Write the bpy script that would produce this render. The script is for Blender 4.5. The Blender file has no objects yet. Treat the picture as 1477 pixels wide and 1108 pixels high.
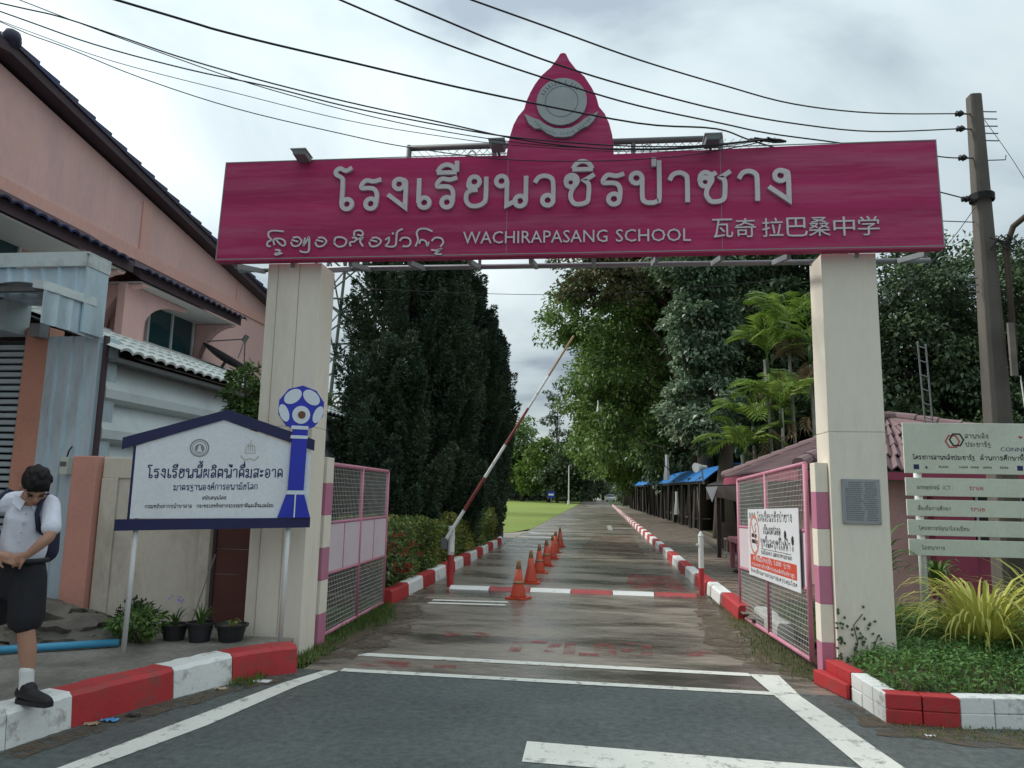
import bpy, bmesh, math, random
import numpy as np
from mathutils import Vector, Matrix, Euler, Quaternion
R = math.radians
random.seed(7)
rng = np.random.default_rng(7)
SC = bpy.context.scene
COL = SC.collection

# ------------------------------------------------------------------ camera
cam_d = bpy.data.cameras.new('camera')
cam_d.sensor_width = 36.0
cam_d.lens = 25.836
cam_d.clip_end = 4000
cam = bpy.data.objects.new('camera', cam_d)
COL.objects.link(cam)
PITCH, YAW, ROLL = R(8.345), R(6.844), R(1.13)
_f = Vector((-math.sin(YAW) * math.cos(PITCH), math.cos(YAW) * math.cos(PITCH), math.sin(PITCH)))
_r0 = Vector((math.cos(YAW), math.sin(YAW), 0))
_u0 = _r0.cross(_f)
_r = _r0 * math.cos(ROLL) + _u0 * math.sin(ROLL)
_u = -_r0 * math.sin(ROLL) + _u0 * math.cos(ROLL)
cam.matrix_world = Matrix(((_r.x, _u.x, -_f.x, 0.0), (_r.y, _u.y, -_f.y, 0.0), (_r.z, _u.z, -_f.z, 1.6), (0, 0, 0, 1)))
SC.camera = cam

# ------------------------------------------------------------------ sky and sun
SUN_AZ, SUN_EL = R(-74), R(40)          # azimuth from +Y (road direction), towards -X
sun_vec = Vector((math.sin(SUN_AZ) * math.cos(SUN_EL), math.cos(SUN_AZ) * math.cos(SUN_EL), math.sin(SUN_EL)))
world = bpy.data.worlds.new('World')
SC.world = world
world.use_nodes = True
nt = world.node_tree
N, L = nt.nodes, nt.links
bg = N['Background']
bg.inputs['Strength'].default_value = 0.10
sky = N.new('ShaderNodeTexSky')
sky.sky_type = 'NISHITA'
sky.sun_disc = False
sky.sun_elevation = SUN_EL
sky.sun_rotation = SUN_AZ
tc = N.new('ShaderNodeTexCoord')
sep = N.new('ShaderNodeSeparateXYZ'); L.new(tc.outputs['Generated'], sep.inputs[0])
def wm(op, a, b=None, clamp=False):
    n = N.new('ShaderNodeMath'); n.operation = op; n.use_clamp = clamp
    for i, v in enumerate((a, b)):
        if v is None: continue
        if isinstance(v, (int, float)): n.inputs[i].default_value = v
        else: L.new(v, n.inputs[i])
    return n.outputs[0]
zz = wm('ADD', wm('MAXIMUM', sep.outputs['Z'], 0.0), 0.22)
cx = wm('DIVIDE', sep.outputs['X'], zz); cy = wm('DIVIDE', sep.outputs['Y'], zz)
comb = N.new('ShaderNodeCombineXYZ'); L.new(wm('ADD', cx, -9.0), comb.inputs[0]); L.new(wm('ADD', cy, -3.0), comb.inputs[1])
n1 = N.new('ShaderNodeTexNoise'); n1.inputs['Scale'].default_value = 0.95; n1.inputs['Detail'].default_value = 7; n1.inputs['Roughness'].default_value = 0.52; n1.inputs['Distortion'].default_value = 0.5
L.new(comb.outputs[0], n1.inputs['Vector'])
n2 = N.new('ShaderNodeTexNoise'); n2.inputs['Scale'].default_value = 0.45; n2.inputs['Detail'].default_value = 3
L.new(comb.outputs[0], n2.inputs['Vector'])
# brighter where the sun stands behind the cloud
dot = N.new('ShaderNodeVectorMath'); dot.operation = 'DOT_PRODUCT'; L.new(tc.outputs['Generated'], dot.inputs[0]); dot.inputs[1].default_value = sun_vec
glow = wm('POWER', wm('MAXIMUM', dot.outputs['Value'], 0.0), 2.5)
dens = wm('ADD', wm('MULTIPLY', n1.outputs['Fac'], 0.62), wm('MULTIPLY', n2.outputs['Fac'], 0.38))
rmp = N.new('ShaderNodeValToRGB'); L.new(dens, rmp.inputs[0])
e = rmp.color_ramp.elements
e[0].position = 0.455; e[0].color = (0.33, 0.39, 0.445, 1)
e[1].position = 0.64; e[1].color = (0.90, 0.985, 0.985, 1)
e2 = e.new(0.5); e2.color = (0.54, 0.63, 0.655, 1)
gl = wm('ADD', wm('MULTIPLY', glow, 0.15), 1.0)
sc_ = N.new('ShaderNodeVectorMath'); sc_.operation = 'SCALE'; L.new(rmp.outputs[0], sc_.inputs[0])
# an overcast sky brightens towards the zenith
over = wm('ADD', wm('MULTIPLY', wm('MAXIMUM', sep.outputs['Z'], 0.0), 0.667), 0.333)
L.new(wm('MULTIPLY', wm('MULTIPLY', gl, over), 8.5), sc_.inputs['Scale'])
mixw = N.new('ShaderNodeMix'); mixw.data_type = 'RGBA'; mixw.inputs['Factor'].default_value = 0.93
L.new(sky.outputs[0], mixw.inputs['A']); L.new(sc_.outputs[0], mixw.inputs['B'])
L.new(mixw.outputs['Result'], bg.inputs['Color'])

sd = bpy.data.lights.new('sun', 'SUN'); sd.energy = 1.3; sd.angle = R(12); sd.color = (1.0, 0.97, 0.90)
sun = bpy.data.objects.new('sun', sd); COL.objects.link(sun)
sun.rotation_euler = (-sun_vec).to_track_quat('-Z', 'Y').to_euler()
sun.location = (-10, 10, 20)
SC.view_settings.view_transform = 'Standard'
SC.view_settings.look = 'None'
SC.view_settings.exposure = 1.22
SC.view_settings.gamma = 1.0
SC.view_settings.use_curve_mapping = False
SC.cycles.max_bounces = 6
SC.cycles.transparent_max_bounces = 8

# ------------------------------------------------------------------ helpers: materials
MATS = {}
def mat(name, col, rough=0.7, metal=0.0, var=0.12, scale=3.0, bump=0.0, bscale=60.0, stain=None, stain_amt=0.0, stain_scale=2.0,
        stretch=(1, 1, 1), spec=0.4, stain_lo=0.5, stain_hi=0.68, rvar=0.0, fine=0.06):
    m = bpy.data.materials.new(name); m.use_nodes = True
    n, l = m.node_tree.nodes, m.node_tree.links
    b = n['Principled BSDF']
    b.inputs['Roughness'].default_value = rough; b.inputs['Metallic'].default_value = metal
    b.inputs['Specular IOR Level'].default_value = spec
    g = n.new('ShaderNodeNewGeometry')
    mp = n.new('ShaderNodeMapping'); mp.inputs['Scale'].default_value = stretch
    l.new(g.outputs['Position'], mp.inputs['Vector'])
    t = n.new('ShaderNodeTexNoise'); t.inputs['Scale'].default_value = scale; t.inputs['Detail'].default_value = 6; t.inputs['Roughness'].default_value = 0.6
    l.new(mp.outputs[0], t.inputs['Vector'])
    f = n.new('ShaderNodeTexNoise'); f.inputs['Scale'].default_value = scale * 22; f.inputs['Detail'].default_value = 3
    l.new(mp.outputs[0], f.inputs['Vector'])
    def mth(op, a, bb):
        q = n.new('ShaderNodeMath'); q.operation = op
        for i, v in enumerate((a, bb)):
            if isinstance(v, (int, float)): q.inputs[i].default_value = v
            else: l.new(v, q.inputs[i])
        return q.outputs[0]
    v = mth('ADD', mth('MULTIPLY', mth('SUBTRACT', t.outputs['Fac'], 0.5), var * 4), 1.0)
    v = mth('ADD', v, mth('MULTIPLY', mth('SUBTRACT', f.outputs['Fac'], 0.5), fine * 4))
    s = n.new('ShaderNodeVectorMath'); s.operation = 'SCALE'
    s.inputs[0].default_value = col[:3]; l.new(v, s.inputs['Scale'])
    out = s.outputs[0]
    if stain:
        st = n.new('ShaderNodeTexNoise'); st.inputs['Scale'].default_value = stain_scale; st.inputs['Detail'].default_value = 8; st.inputs['Roughness'].default_value = 0.68
        l.new(mp.outputs[0], st.inputs['Vector'])
        r = n.new('ShaderNodeMapRange'); r.inputs['From Min'].default_value = stain_lo; r.inputs['From Max'].default_value = stain_hi
        r.inputs['To Max'].default_value = stain_amt
        l.new(st.outputs['Fac'], r.inputs['Value'])
        x = n.new('ShaderNodeMix'); x.data_type = 'RGBA'
        l.new(r.outputs[0], x.inputs['Factor']); l.new(out, x.inputs['A']); x.inputs['B'].default_value = (*stain[:3], 1)
        out = x.outputs['Result']
        if rvar:
            l.new(mth('ADD', mth('MULTIPLY', r.outputs[0], rvar), rough), b.inputs['Roughness'])
    l.new(out, b.inputs['Base Color'])
    if bump:
        bt = n.new('ShaderNodeTexNoise'); bt.inputs['Scale'].default_value = bscale; bt.inputs['Detail'].default_value = 4
        l.new(g.outputs['Position'], bt.inputs['Vector'])
        bp = n.new('ShaderNodeBump'); bp.inputs['Strength'].default_value = bump; bp.inputs['Distance'].default_value = 0.01
        l.new(bt.outputs['Fac'], bp.inputs['Height']); l.new(bp.outputs[0], b.inputs['Normal'])
    MATS[name] = m
    return m

def leafmat(name, cols, rough=0.5, trans=0.25):
    m = bpy.data.materials.new(name); m.use_nodes = True
    n, l = m.node_tree.nodes, m.node_tree.links
    b = n['Principled BSDF']; b.inputs['Roughness'].default_value = rough; b.inputs['Specular IOR Level'].default_value = 0.35
    g = n.new('ShaderNodeNewGeometry')
    r = n.new('ShaderNodeValToRGB')
    els = r.color_ramp.elements
    els[0].color = (*cols[0], 1); els[1].color = (*cols[-1], 1)
    for i, c in enumerate(cols[1:-1], 1):
        q = els.new(i / (len(cols) - 1)); q.color = (*c, 1)
    t = n.new('ShaderNodeTexNoise'); t.inputs['Scale'].default_value = 0.55; t.inputs['Detail'].default_value = 3
    l.new(g.outputs['Position'], t.inputs['Vector'])
    a = n.new('ShaderNodeMath'); a.operation = 'MULTIPLY'; l.new(g.outputs['Random Per Island'], a.inputs[0]); a.inputs[1].default_value = 0.6
    c2 = n.new('ShaderNodeMapRange'); l.new(t.outputs['Fac'], c2.inputs['Value']); c2.inputs['From Min'].default_value = 0.35; c2.inputs['From Max'].default_value = 0.65; c2.inputs['To Max'].default_value = 0.4
    s = n.new('ShaderNodeMath'); s.operation = 'ADD'; l.new(a.outputs[0], s.inputs[0]); l.new(c2.outputs[0], s.inputs[1])
    l.new(s.outputs[0], r.inputs[0]); l.new(r.outputs[0], b.inputs['Base Color'])
    tr = n.new('ShaderNodeBsdfTranslucent'); l.new(r.outputs[0], tr.inputs['Color'])
    mx = n.new('ShaderNodeMixShader'); mx.inputs[0].default_value = trans
    l.new(b.outputs[0], mx.inputs[1]); l.new(tr.outputs[0], mx.inputs[2])
    l.new(mx.outputs[0], n['Material Output'].inputs['Surface'])
    MATS[name] = m
    return m

M = MATS
mat('asphalt', (0.080, 0.095, 0.091), 0.55, var=0.34, scale=0.8, bump=1.0, bscale=60, stain=(0.21, 0.225, 0.215), stain_amt=0.45, stain_scale=60, stain_lo=0.54, stain_hi=0.66, fine=0.38)
mat('wet_concrete', (0.245, 0.21, 0.172), 0.38, var=0.28, scale=0.55, bump=0.25, bscale=60, stain=(0.055, 0.05, 0.045), stain_amt=0.9, stain_scale=0.75, stretch=(0.5, 1.5, 1), stain_lo=0.43, stain_hi=0.62, rvar=-0.24, fine=0.3)
mat('apron_concrete', (0.27, 0.24, 0.20), 0.6, var=0.2, scale=0.8, bump=0.3, stain=(0.13, 0.10, 0.08), stain_amt=0.6, stain_scale=1.4)
mat('pavement', (0.21, 0.195, 0.17), 0.75, var=0.18, scale=1.5, bump=0.4, stain=(0.07, 0.065, 0.055), stain_amt=0.8, stain_scale=1.6, stain_lo=0.43, fine=0.25)
mat('paver', (0.15, 0.125, 0.10), 0.8, var=0.2, scale=2.5, bump=0.4, stain=(0.24, 0.15, 0.10), stain_amt=0.55, stain_scale=1.1)
mat('soil', (0.085, 0.062, 0.042), 0.95, var=0.25, scale=3, bump=0.9, bscale=40, stain=(0.05, 0.06, 0.025), stain_amt=0.8, stain_scale=2.5)
mat('lawn', (0.165, 0.225, 0.034), 0.9, var=0.13, scale=0.15, bump=0.6, bscale=25, stain=(0.24, 0.225, 0.06), stain_amt=0.5, stain_scale=0.3, fine=0.15)
mat('field', (0.07, 0.09, 0.035), 0.95, var=0.2, scale=0.1, bump=0.6, bscale=12)
mat('road_paint', (0.66, 0.66, 0.60), 0.6, var=0.08, scale=4, bump=0.2, bscale=80, stain=(0.15, 0.15, 0.145), stain_amt=0.9, stain_scale=8, stain_lo=0.535, stain_hi=0.68)
mat('paint_white', (0.70, 0.71, 0.69), 0.6, var=0.06, scale=3, bump=0.3, bscale=30, stain=(0.24, 0.225, 0.19), stain_amt=0.85, stain_scale=6, stain_lo=0.55, stain_hi=0.68)
mat('paint_red', (0.42, 0.032, 0.036), 0.55, var=0.12, scale=2.5, bump=0.3, bscale=30, stain=(0.17, 0.07, 0.06), stain_amt=0.85, stain_scale=6, stain_lo=0.52, stain_hi=0.70)
mat('hump_red', (0.36, 0.045, 0.045), 0.5, var=0.15, scale=4, stain=(0.09, 0.06, 0.055), stain_amt=0.9, stain_scale=7, stain_lo=0.5)
mat('hump_white', (0.66, 0.66, 0.63), 0.5, var=0.08, scale=4, stain=(0.1, 0.09, 0.085), stain_amt=0.9, stain_scale=8, stain_lo=0.57)
mat('cream', (0.74, 0.685, 0.58), 0.85, var=0.05, scale=1.6, bump=0.12, bscale=90, stain=(0.50, 0.46, 0.39), stain_amt=0.65, stain_scale=1.6, stretch=(1, 1, 0.22), fine=0.03)
mat('beige_wall', (0.62, 0.57, 0.48), 0.9, var=0.07, scale=1.2, bump=0.2, bscale=50, stain=(0.26, 0.22, 0.17), stain_amt=0.6, stain_scale=1.5, stretch=(1, 1, 0.5))
mat('peach', (0.60, 0.29, 0.235), 0.85, var=0.06, scale=1.3, bump=0.1, stain=(0.42, 0.26, 0.20), stain_amt=0.4, stain_scale=1.2)
mat('salmon', (0.66, 0.42, 0.385), 0.9, var=0.05, scale=0.8, bump=0.12, bscale=40, stain=(0.48, 0.34, 0.34), stain_amt=0.7, stain_scale=0.6, stretch=(1, 1, 0.3), fine=0.05)
mat('salmon_trim', (0.64, 0.37, 0.32), 0.9, var=0.06, scale=1.0, stretch=(1, 1, 0.5))
mat('soffit', (0.55, 0.53, 0.51), 0.9, var=0.05)
mat('orange_wall', (0.54, 0.26, 0.19), 0.85, var=0.1, scale=1.5, stain=(0.32, 0.17, 0.12), stain_amt=0.5)
mat('magenta', (0.375, 0.026, 0.108), 0.6, spec=0.2, var=0.26, scale=1.0, stretch=(0.28, 1, 3.6), stain=(0.45, 0.115, 0.20), stain_amt=0.75, stain_scale=1.7, stain_lo=0.46, stain_hi=0.72, fine=0.07)
mat('letter_grey', (0.56, 0.53, 0.545), 0.45, var=0.05, scale=2, stain=(0.36, 0.32, 0.34), stain_amt=0.4)
mat('emblem_grey', (0.31, 0.335, 0.34), 0.5, var=0.12, scale=6, stain=(0.30, 0.36, 0.36), stain_amt=0.5, stain_scale=5)
mat('emblem_dark', (0.12, 0.17, 0.18), 0.6)
mat('steel', (0.25, 0.27, 0.28), 0.5, metal=0.3, var=0.12, scale=3)
mat('steel_dark', (0.12, 0.125, 0.13), 0.6, var=0.1, stain=(0.05, 0.06, 0.05), stain_amt=0.5)
mat('zinc', (0.50, 0.63, 0.70), 0.42, metal=0.25, var=0.09, scale=1.3, stretch=(1, 1, 0.3), stain=(0.25, 0.27, 0.27), stain_amt=0.6, stain_scale=2.0, fine=0.03)
mat('zinc_pale', (0.54, 0.60, 0.60), 0.5, metal=0.1, var=0.08, scale=1.5, stain=(0.26, 0.27, 0.22), stain_amt=0.7, stain_scale=3)
mat('shutter', (0.40, 0.48, 0.51), 0.5, metal=0.15, var=0.06, scale=2, stretch=(0.3, 1, 1))
mat('cladding', (0.54, 0.61, 0.62), 0.55, metal=0.1, var=0.06, scale=0.8, stain=(0.34, 0.35, 0.34), stain_amt=0.4, stain_scale=1.2, fine=0.03)
mat('white_tile', (0.56, 0.59, 0.57), 0.75, var=0.09, scale=4, stain=(0.28, 0.30, 0.28), stain_amt=0.55, stain_scale=5)
mat('indigo_tile', (0.030, 0.030, 0.062), 0.5, var=0.25, scale=3, stain=(0.022, 0.035, 0.16), stain_amt=0.8, stain_scale=1.1)
mat('purple_board', (0.060, 0.038, 0.048), 0.7, var=0.2, scale=2)
mat('rose_tile', (0.185, 0.115, 0.12), 0.75, var=0.16, scale=3, stain=(0.13, 0.10, 0.105), stain_amt=0.6, stain_scale=3)
mat('arm_red', (0.21, 0.035, 0.035), 0.55, var=0.2, scale=8, stain=(0.10, 0.05, 0.04), stain_amt=0.7, stain_scale=9)
mat('maroon', (0.30, 0.055, 0.10), 0.6, var=0.1, scale=2)
mat('guard_pink', (0.55, 0.34, 0.33), 0.85, var=0.08, scale=1.5, stain=(0.35, 0.24, 0.22), stain_amt=0.5)
mat('navy', (0.014, 0.016, 0.075), 0.45, var=0.12)
mat('sign_white', (0.72, 0.745, 0.78), 0.4, var=0.03, scale=1.5, stain=(0.5, 0.5, 0.5), stain_amt=0.3)
mat('royal_blue', (0.022, 0.035, 0.42), 0.4, var=0.08)
mat('pale_blue', (0.66, 0.71, 0.78), 0.4, var=0.03)
mat('seal_grey', (0.24, 0.25, 0.24), 0.6, var=0.1, scale=40)
mat('seal_tan', (0.47, 0.46, 0.41), 0.6, var=0.1, scale=40)
mat('brown_dot', (0.15, 0.065, 0.03), 0.6)
mat('pole_white', (0.66, 0.67, 0.66), 0.5, var=0.05, scale=5, stain=(0.35, 0.3, 0.25), stain_amt=0.5, stain_scale=9, stain_lo=0.6)
mat('gate_pink', (0.52, 0.21, 0.29), 0.5, var=0.08, scale=4, stain=(0.36, 0.13, 0.16), stain_amt=0.5, stain_scale=6)
mat('post_pink', (0.46, 0.17, 0.26), 0.65, var=0.06, scale=3, stain=(0.40, 0.22, 0.27), stain_amt=0.5, stain_scale=2)
mat('wire', (0.50, 0.50, 0.47), 0.5, metal=0.3, var=0.1)
mat('gate_panel', (0.62, 0.54, 0.58), 0.55, var=0.06, scale=2, stain=(0.50, 0.36, 0.42), stain_amt=0.4)
mat('poster_white', (0.66, 0.68, 0.71), 0.45, var=0.03, scale=1)
mat('poster_red', (0.58, 0.07, 0.04), 0.45, var=0.05)
mat('ink', (0.018, 0.018, 0.022), 0.6)
mat('ink_navy', (0.015, 0.02, 0.10), 0.5)
mat('ink_soft', (0.16, 0.165, 0.14), 0.6)
mat('red_ink', (0.42, 0.06, 0.06), 0.5)
mat('skin_ring', (0.55, 0.20, 0.15), 0.5)
mat('plaque', (0.30, 0.31, 0.315), 0.4, metal=0.35, var=0.07, scale=5)
mat('plaque_ink', (0.13, 0.135, 0.14), 0.5)
mat('rust', (0.40, 0.27, 0.16), 0.85, var=0.2)
mat('board_green', (0.56, 0.60, 0.52), 0.5, var=0.05, scale=2, stain=(0.45, 0.46, 0.36), stain_amt=0.45, stain_scale=2.2)
mat('door_brown', (0.105, 0.038, 0.030), 0.6, var=0.15, scale=3, stretch=(0.3, 1, 2))
mat('timber_dark', (0.035, 0.028, 0.024), 0.85, var=0.3, scale=4)
mat('timber_grey', (0.15, 0.13, 0.115), 0.9, var=0.3, scale=4)
mat('pole_concrete', (0.11, 0.098, 0.083), 0.85, var=0.14, scale=2, stain=(0.06, 0.055, 0.052), stain_amt=0.85, stain_scale=1.6, stretch=(1, 1, 0.4), stain_lo=0.42)
mat('cable', (0.012, 0.012, 0.013), 0.5)
mat('cone_orange', (0.50, 0.065, 0.030), 0.5, var=0.12, scale=5, stain=(0.26, 0.07, 0.045), stain_amt=0.7, stain_scale=6)
mat('cone_tip', (0.34, 0.20, 0.11), 0.6, var=0.15, scale=12)
mat('blue_roof', (0.035, 0.19, 0.50), 0.45, var=0.1, scale=0.8)
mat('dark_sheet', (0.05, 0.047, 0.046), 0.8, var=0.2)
mat('tarp', (0.17, 0.135, 0.115), 0.85, var=0.2, scale=2)
mat('cloth_white', (0.62, 0.64, 0.64), 0.85, var=0.05)
mat('pot', (0.022, 0.023, 0.027), 0.5, var=0.2)
mat('pipe_blue', (0.05, 0.27, 0.45), 0.4, var=0.08, scale=5)
mat('rubble', (0.14, 0.128, 0.11), 0.95, var=0.25, scale=2.5, bump=1.0, bscale=25, stain=(0.06, 0.05, 0.045), stain_amt=0.7)
mat('bark', (0.085, 0.066, 0.052), 0.95, var=0.3, scale=4, bump=0.8, bscale=18, stretch=(1, 1, 0.3))
mat('bark_pale', (0.22, 0.21, 0.18), 0.9, var=0.25, scale=4)
mat('skin', (0.40, 0.215, 0.145), 0.55, var=0.05, scale=8, fine=0.02)
mat('hair', (0.007, 0.006, 0.006), 0.6, spec=0.2, var=0.3, scale=60, bump=0.35, bscale=220)
mat('shirt', (0.66, 0.67, 0.76), 0.8, var=0.03, scale=5, bump=0.15, bscale=50)
mat('shorts', (0.014, 0.014, 0.018), 0.85, var=0.15, scale=8)
mat('shoe', (0.013, 0.013, 0.014), 0.6, var=0.2)
mat('sock', (0.66, 0.66, 0.66), 0.85, var=0.04)
mat('bag', (0.015, 0.018, 0.045), 0.7)
mat('glass_dark', (0.018, 0.055, 0.065), 0.12, var=0.1, scale=1.0, spec=0.6)
mat('window_frame', (0.52, 0.54, 0.55), 0.5)
mat('dish_mesh', (0.05, 0.045, 0.05), 0.6)
mat('car_white', (0.6, 0.61, 0.62), 0.3)
mat('litter_white', (0.6, 0.6, 0.6), 0.7)
mat('litter_blue', (0.08, 0.25, 0.5), 0.6)
mat('litter_tan', (0.36, 0.27, 0.19), 0.8)
mat('bench_pink', (0.42, 0.15, 0.19), 0.6, var=0.1)
mat('lamp_grey', (0.20, 0.21, 0.22), 0.5)
mat('tray_white', (0.55, 0.56, 0.55), 0.5)
leafmat('leaf_mid', [(0.037, 0.073, 0.022), (0.085, 0.158, 0.045), (0.172, 0.274, 0.072), (0.304, 0.426, 0.122)])
leafmat('leaf_dark', [(0.021, 0.046, 0.025), (0.046, 0.085, 0.039), (0.088, 0.137, 0.064), (0.166, 0.220, 0.105)])
leafmat('leaf_vine', [(0.041, 0.082, 0.044), (0.102, 0.168, 0.102), (0.226, 0.305, 0.192), (0.496, 0.586, 0.406)], rough=0.4)
leafmat('leaf_rust', [(0.034, 0.051, 0.021), (0.085, 0.101, 0.043), (0.152, 0.127, 0.068), (0.220, 0.161, 0.085)])
leafmat('leaf_light', [(0.040, 0.081, 0.016), (0.086, 0.155, 0.029), (0.149, 0.241, 0.046), (0.230, 0.322, 0.081)], trans=0.35)
leafmat('leaf_far', [(0.035, 0.055, 0.035), (0.06, 0.09, 0.05), (0.09, 0.125, 0.06), (0.13, 0.17, 0.08)])
leafmat('conifer', [(0.016, 0.036, 0.022), (0.030, 0.060, 0.035), (0.050, 0.085, 0.044), (0.083, 0.120, 0.057)], trans=0.1, rough=0.7)
leafmat('hedge_leaf', [(0.056, 0.116, 0.031), (0.143, 0.221, 0.052), (0.311, 0.311, 0.078), (0.570, 0.440, 0.103)])
leafmat('hedge_green', [(0.031, 0.070, 0.027), (0.069, 0.127, 0.043), (0.127, 0.205, 0.069), (0.195, 0.273, 0.098)])
leafmat('flower_red', [(0.16, 0.035, 0.022), (0.28, 0.07, 0.035), (0.42, 0.13, 0.07)])
leafmat('palm', [(0.051, 0.102, 0.015), (0.102, 0.178, 0.025), (0.170, 0.255, 0.043), (0.255, 0.323, 0.076)], trans=0.35)
leafmat('palm_dry', [(0.17, 0.12, 0.07), (0.26, 0.19, 0.11)])
leafmat('grass_blade', [(0.036, 0.072, 0.014), (0.072, 0.132, 0.024), (0.120, 0.192, 0.042), (0.204, 0.228, 0.072)])
leafmat('bed_leaf', [(0.034, 0.098, 0.025), (0.063, 0.161, 0.040), (0.103, 0.218, 0.057), (0.184, 0.299, 0.103)])
leafmat('spider', [(0.22, 0.25, 0.035), (0.34, 0.36, 0.06), (0.46, 0.46, 0.11), (0.55, 0.53, 0.20)], trans=0.25)
leafmat('strap_green', [(0.03, 0.07, 0.015), (0.06, 0.12, 0.025), (0.11, 0.19, 0.04)])
leafmat('flower_lilac', [(0.45, 0.35, 0.6), (0.6, 0.5, 0.7)])

def patchmat(name, col, lo, hi, scale, rough=0.5):
    m = bpy.data.materials.new(name); m.use_nodes = True
    n, l = m.node_tree.nodes, m.node_tree.links
    b = n['Principled BSDF']; b.inputs['Base Color'].default_value = (*col, 1); b.inputs['Roughness'].default_value = rough
    g = n.new('ShaderNodeNewGeometry'); t = n.new('ShaderNodeTexNoise'); t.inputs['Scale'].default_value = scale; t.inputs['Detail'].default_value = 9; t.inputs['Roughness'].default_value = 0.72
    l.new(g.outputs['Position'], t.inputs['Vector'])
    r = n.new('ShaderNodeMapRange'); r.inputs['From Min'].default_value = lo; r.inputs['From Max'].default_value = hi; r.inputs['To Max'].default_value = 0.85
    l.new(t.outputs['Fac'], r.inputs['Value'])
    tr = n.new('ShaderNodeBsdfTransparent'); mx = n.new('ShaderNodeMixShader')
    l.new(r.outputs[0], mx.inputs[0]); l.new(tr.outputs[0], mx.inputs[1]); l.new(b.outputs[0], mx.inputs[2]); l.new(mx.outputs[0], n['Material Output'].inputs['Surface'])
    MATS[name] = m
patchmat('worn_red', (0.30, 0.05, 0.05), 0.42, 0.66, 3.2)
patchmat('soil_film', (0.105, 0.078, 0.052), 0.40, 0.56, 4.5, 0.95)
patchmat('worn_brown', (0.17, 0.085, 0.055), 0.40, 0.70, 0.9)
patchmat('road_worn', (0.5, 0.5, 0.47), 0.36, 0.52, 3.0)

# ------------------------------------------------------------------ helpers: geometry
def tag(o, label=None, cat=None, group=None, kind=None):
    if label: o['label'] = label
    if cat: o['category'] = cat
    if group: o['group'] = group
    if kind: o['kind'] = kind
    return o
def empty(name, loc, label, cat, group=None):
    o = bpy.data.objects.new(name, None); COL.objects.link(o); o.location = loc
    o.empty_display_size = 0.2
    return tag(o, label, cat, group)
def link(name, me, parent=None, loc=None):
    o = bpy.data.objects.new(name, me); COL.objects.link(o)
    if parent is not None:
        o.parent = parent
        p = parent; off = Vector((0, 0, 0))
        while p is not None: off += p.location; p = p.parent
        o.location = (Vector(loc) if loc is not None else Vector((0, 0, 0))) - off
    elif loc is not None: o.location = loc
    return o
def copy_tree(o, parent=None):
    c = o.copy(); COL.objects.link(c)
    if parent is not None: c.parent = parent
    for ch in list(o.children): copy_tree(ch, c)
    return c
# NB: every mesh is written in world coordinates; parents only carry a translation.

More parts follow.
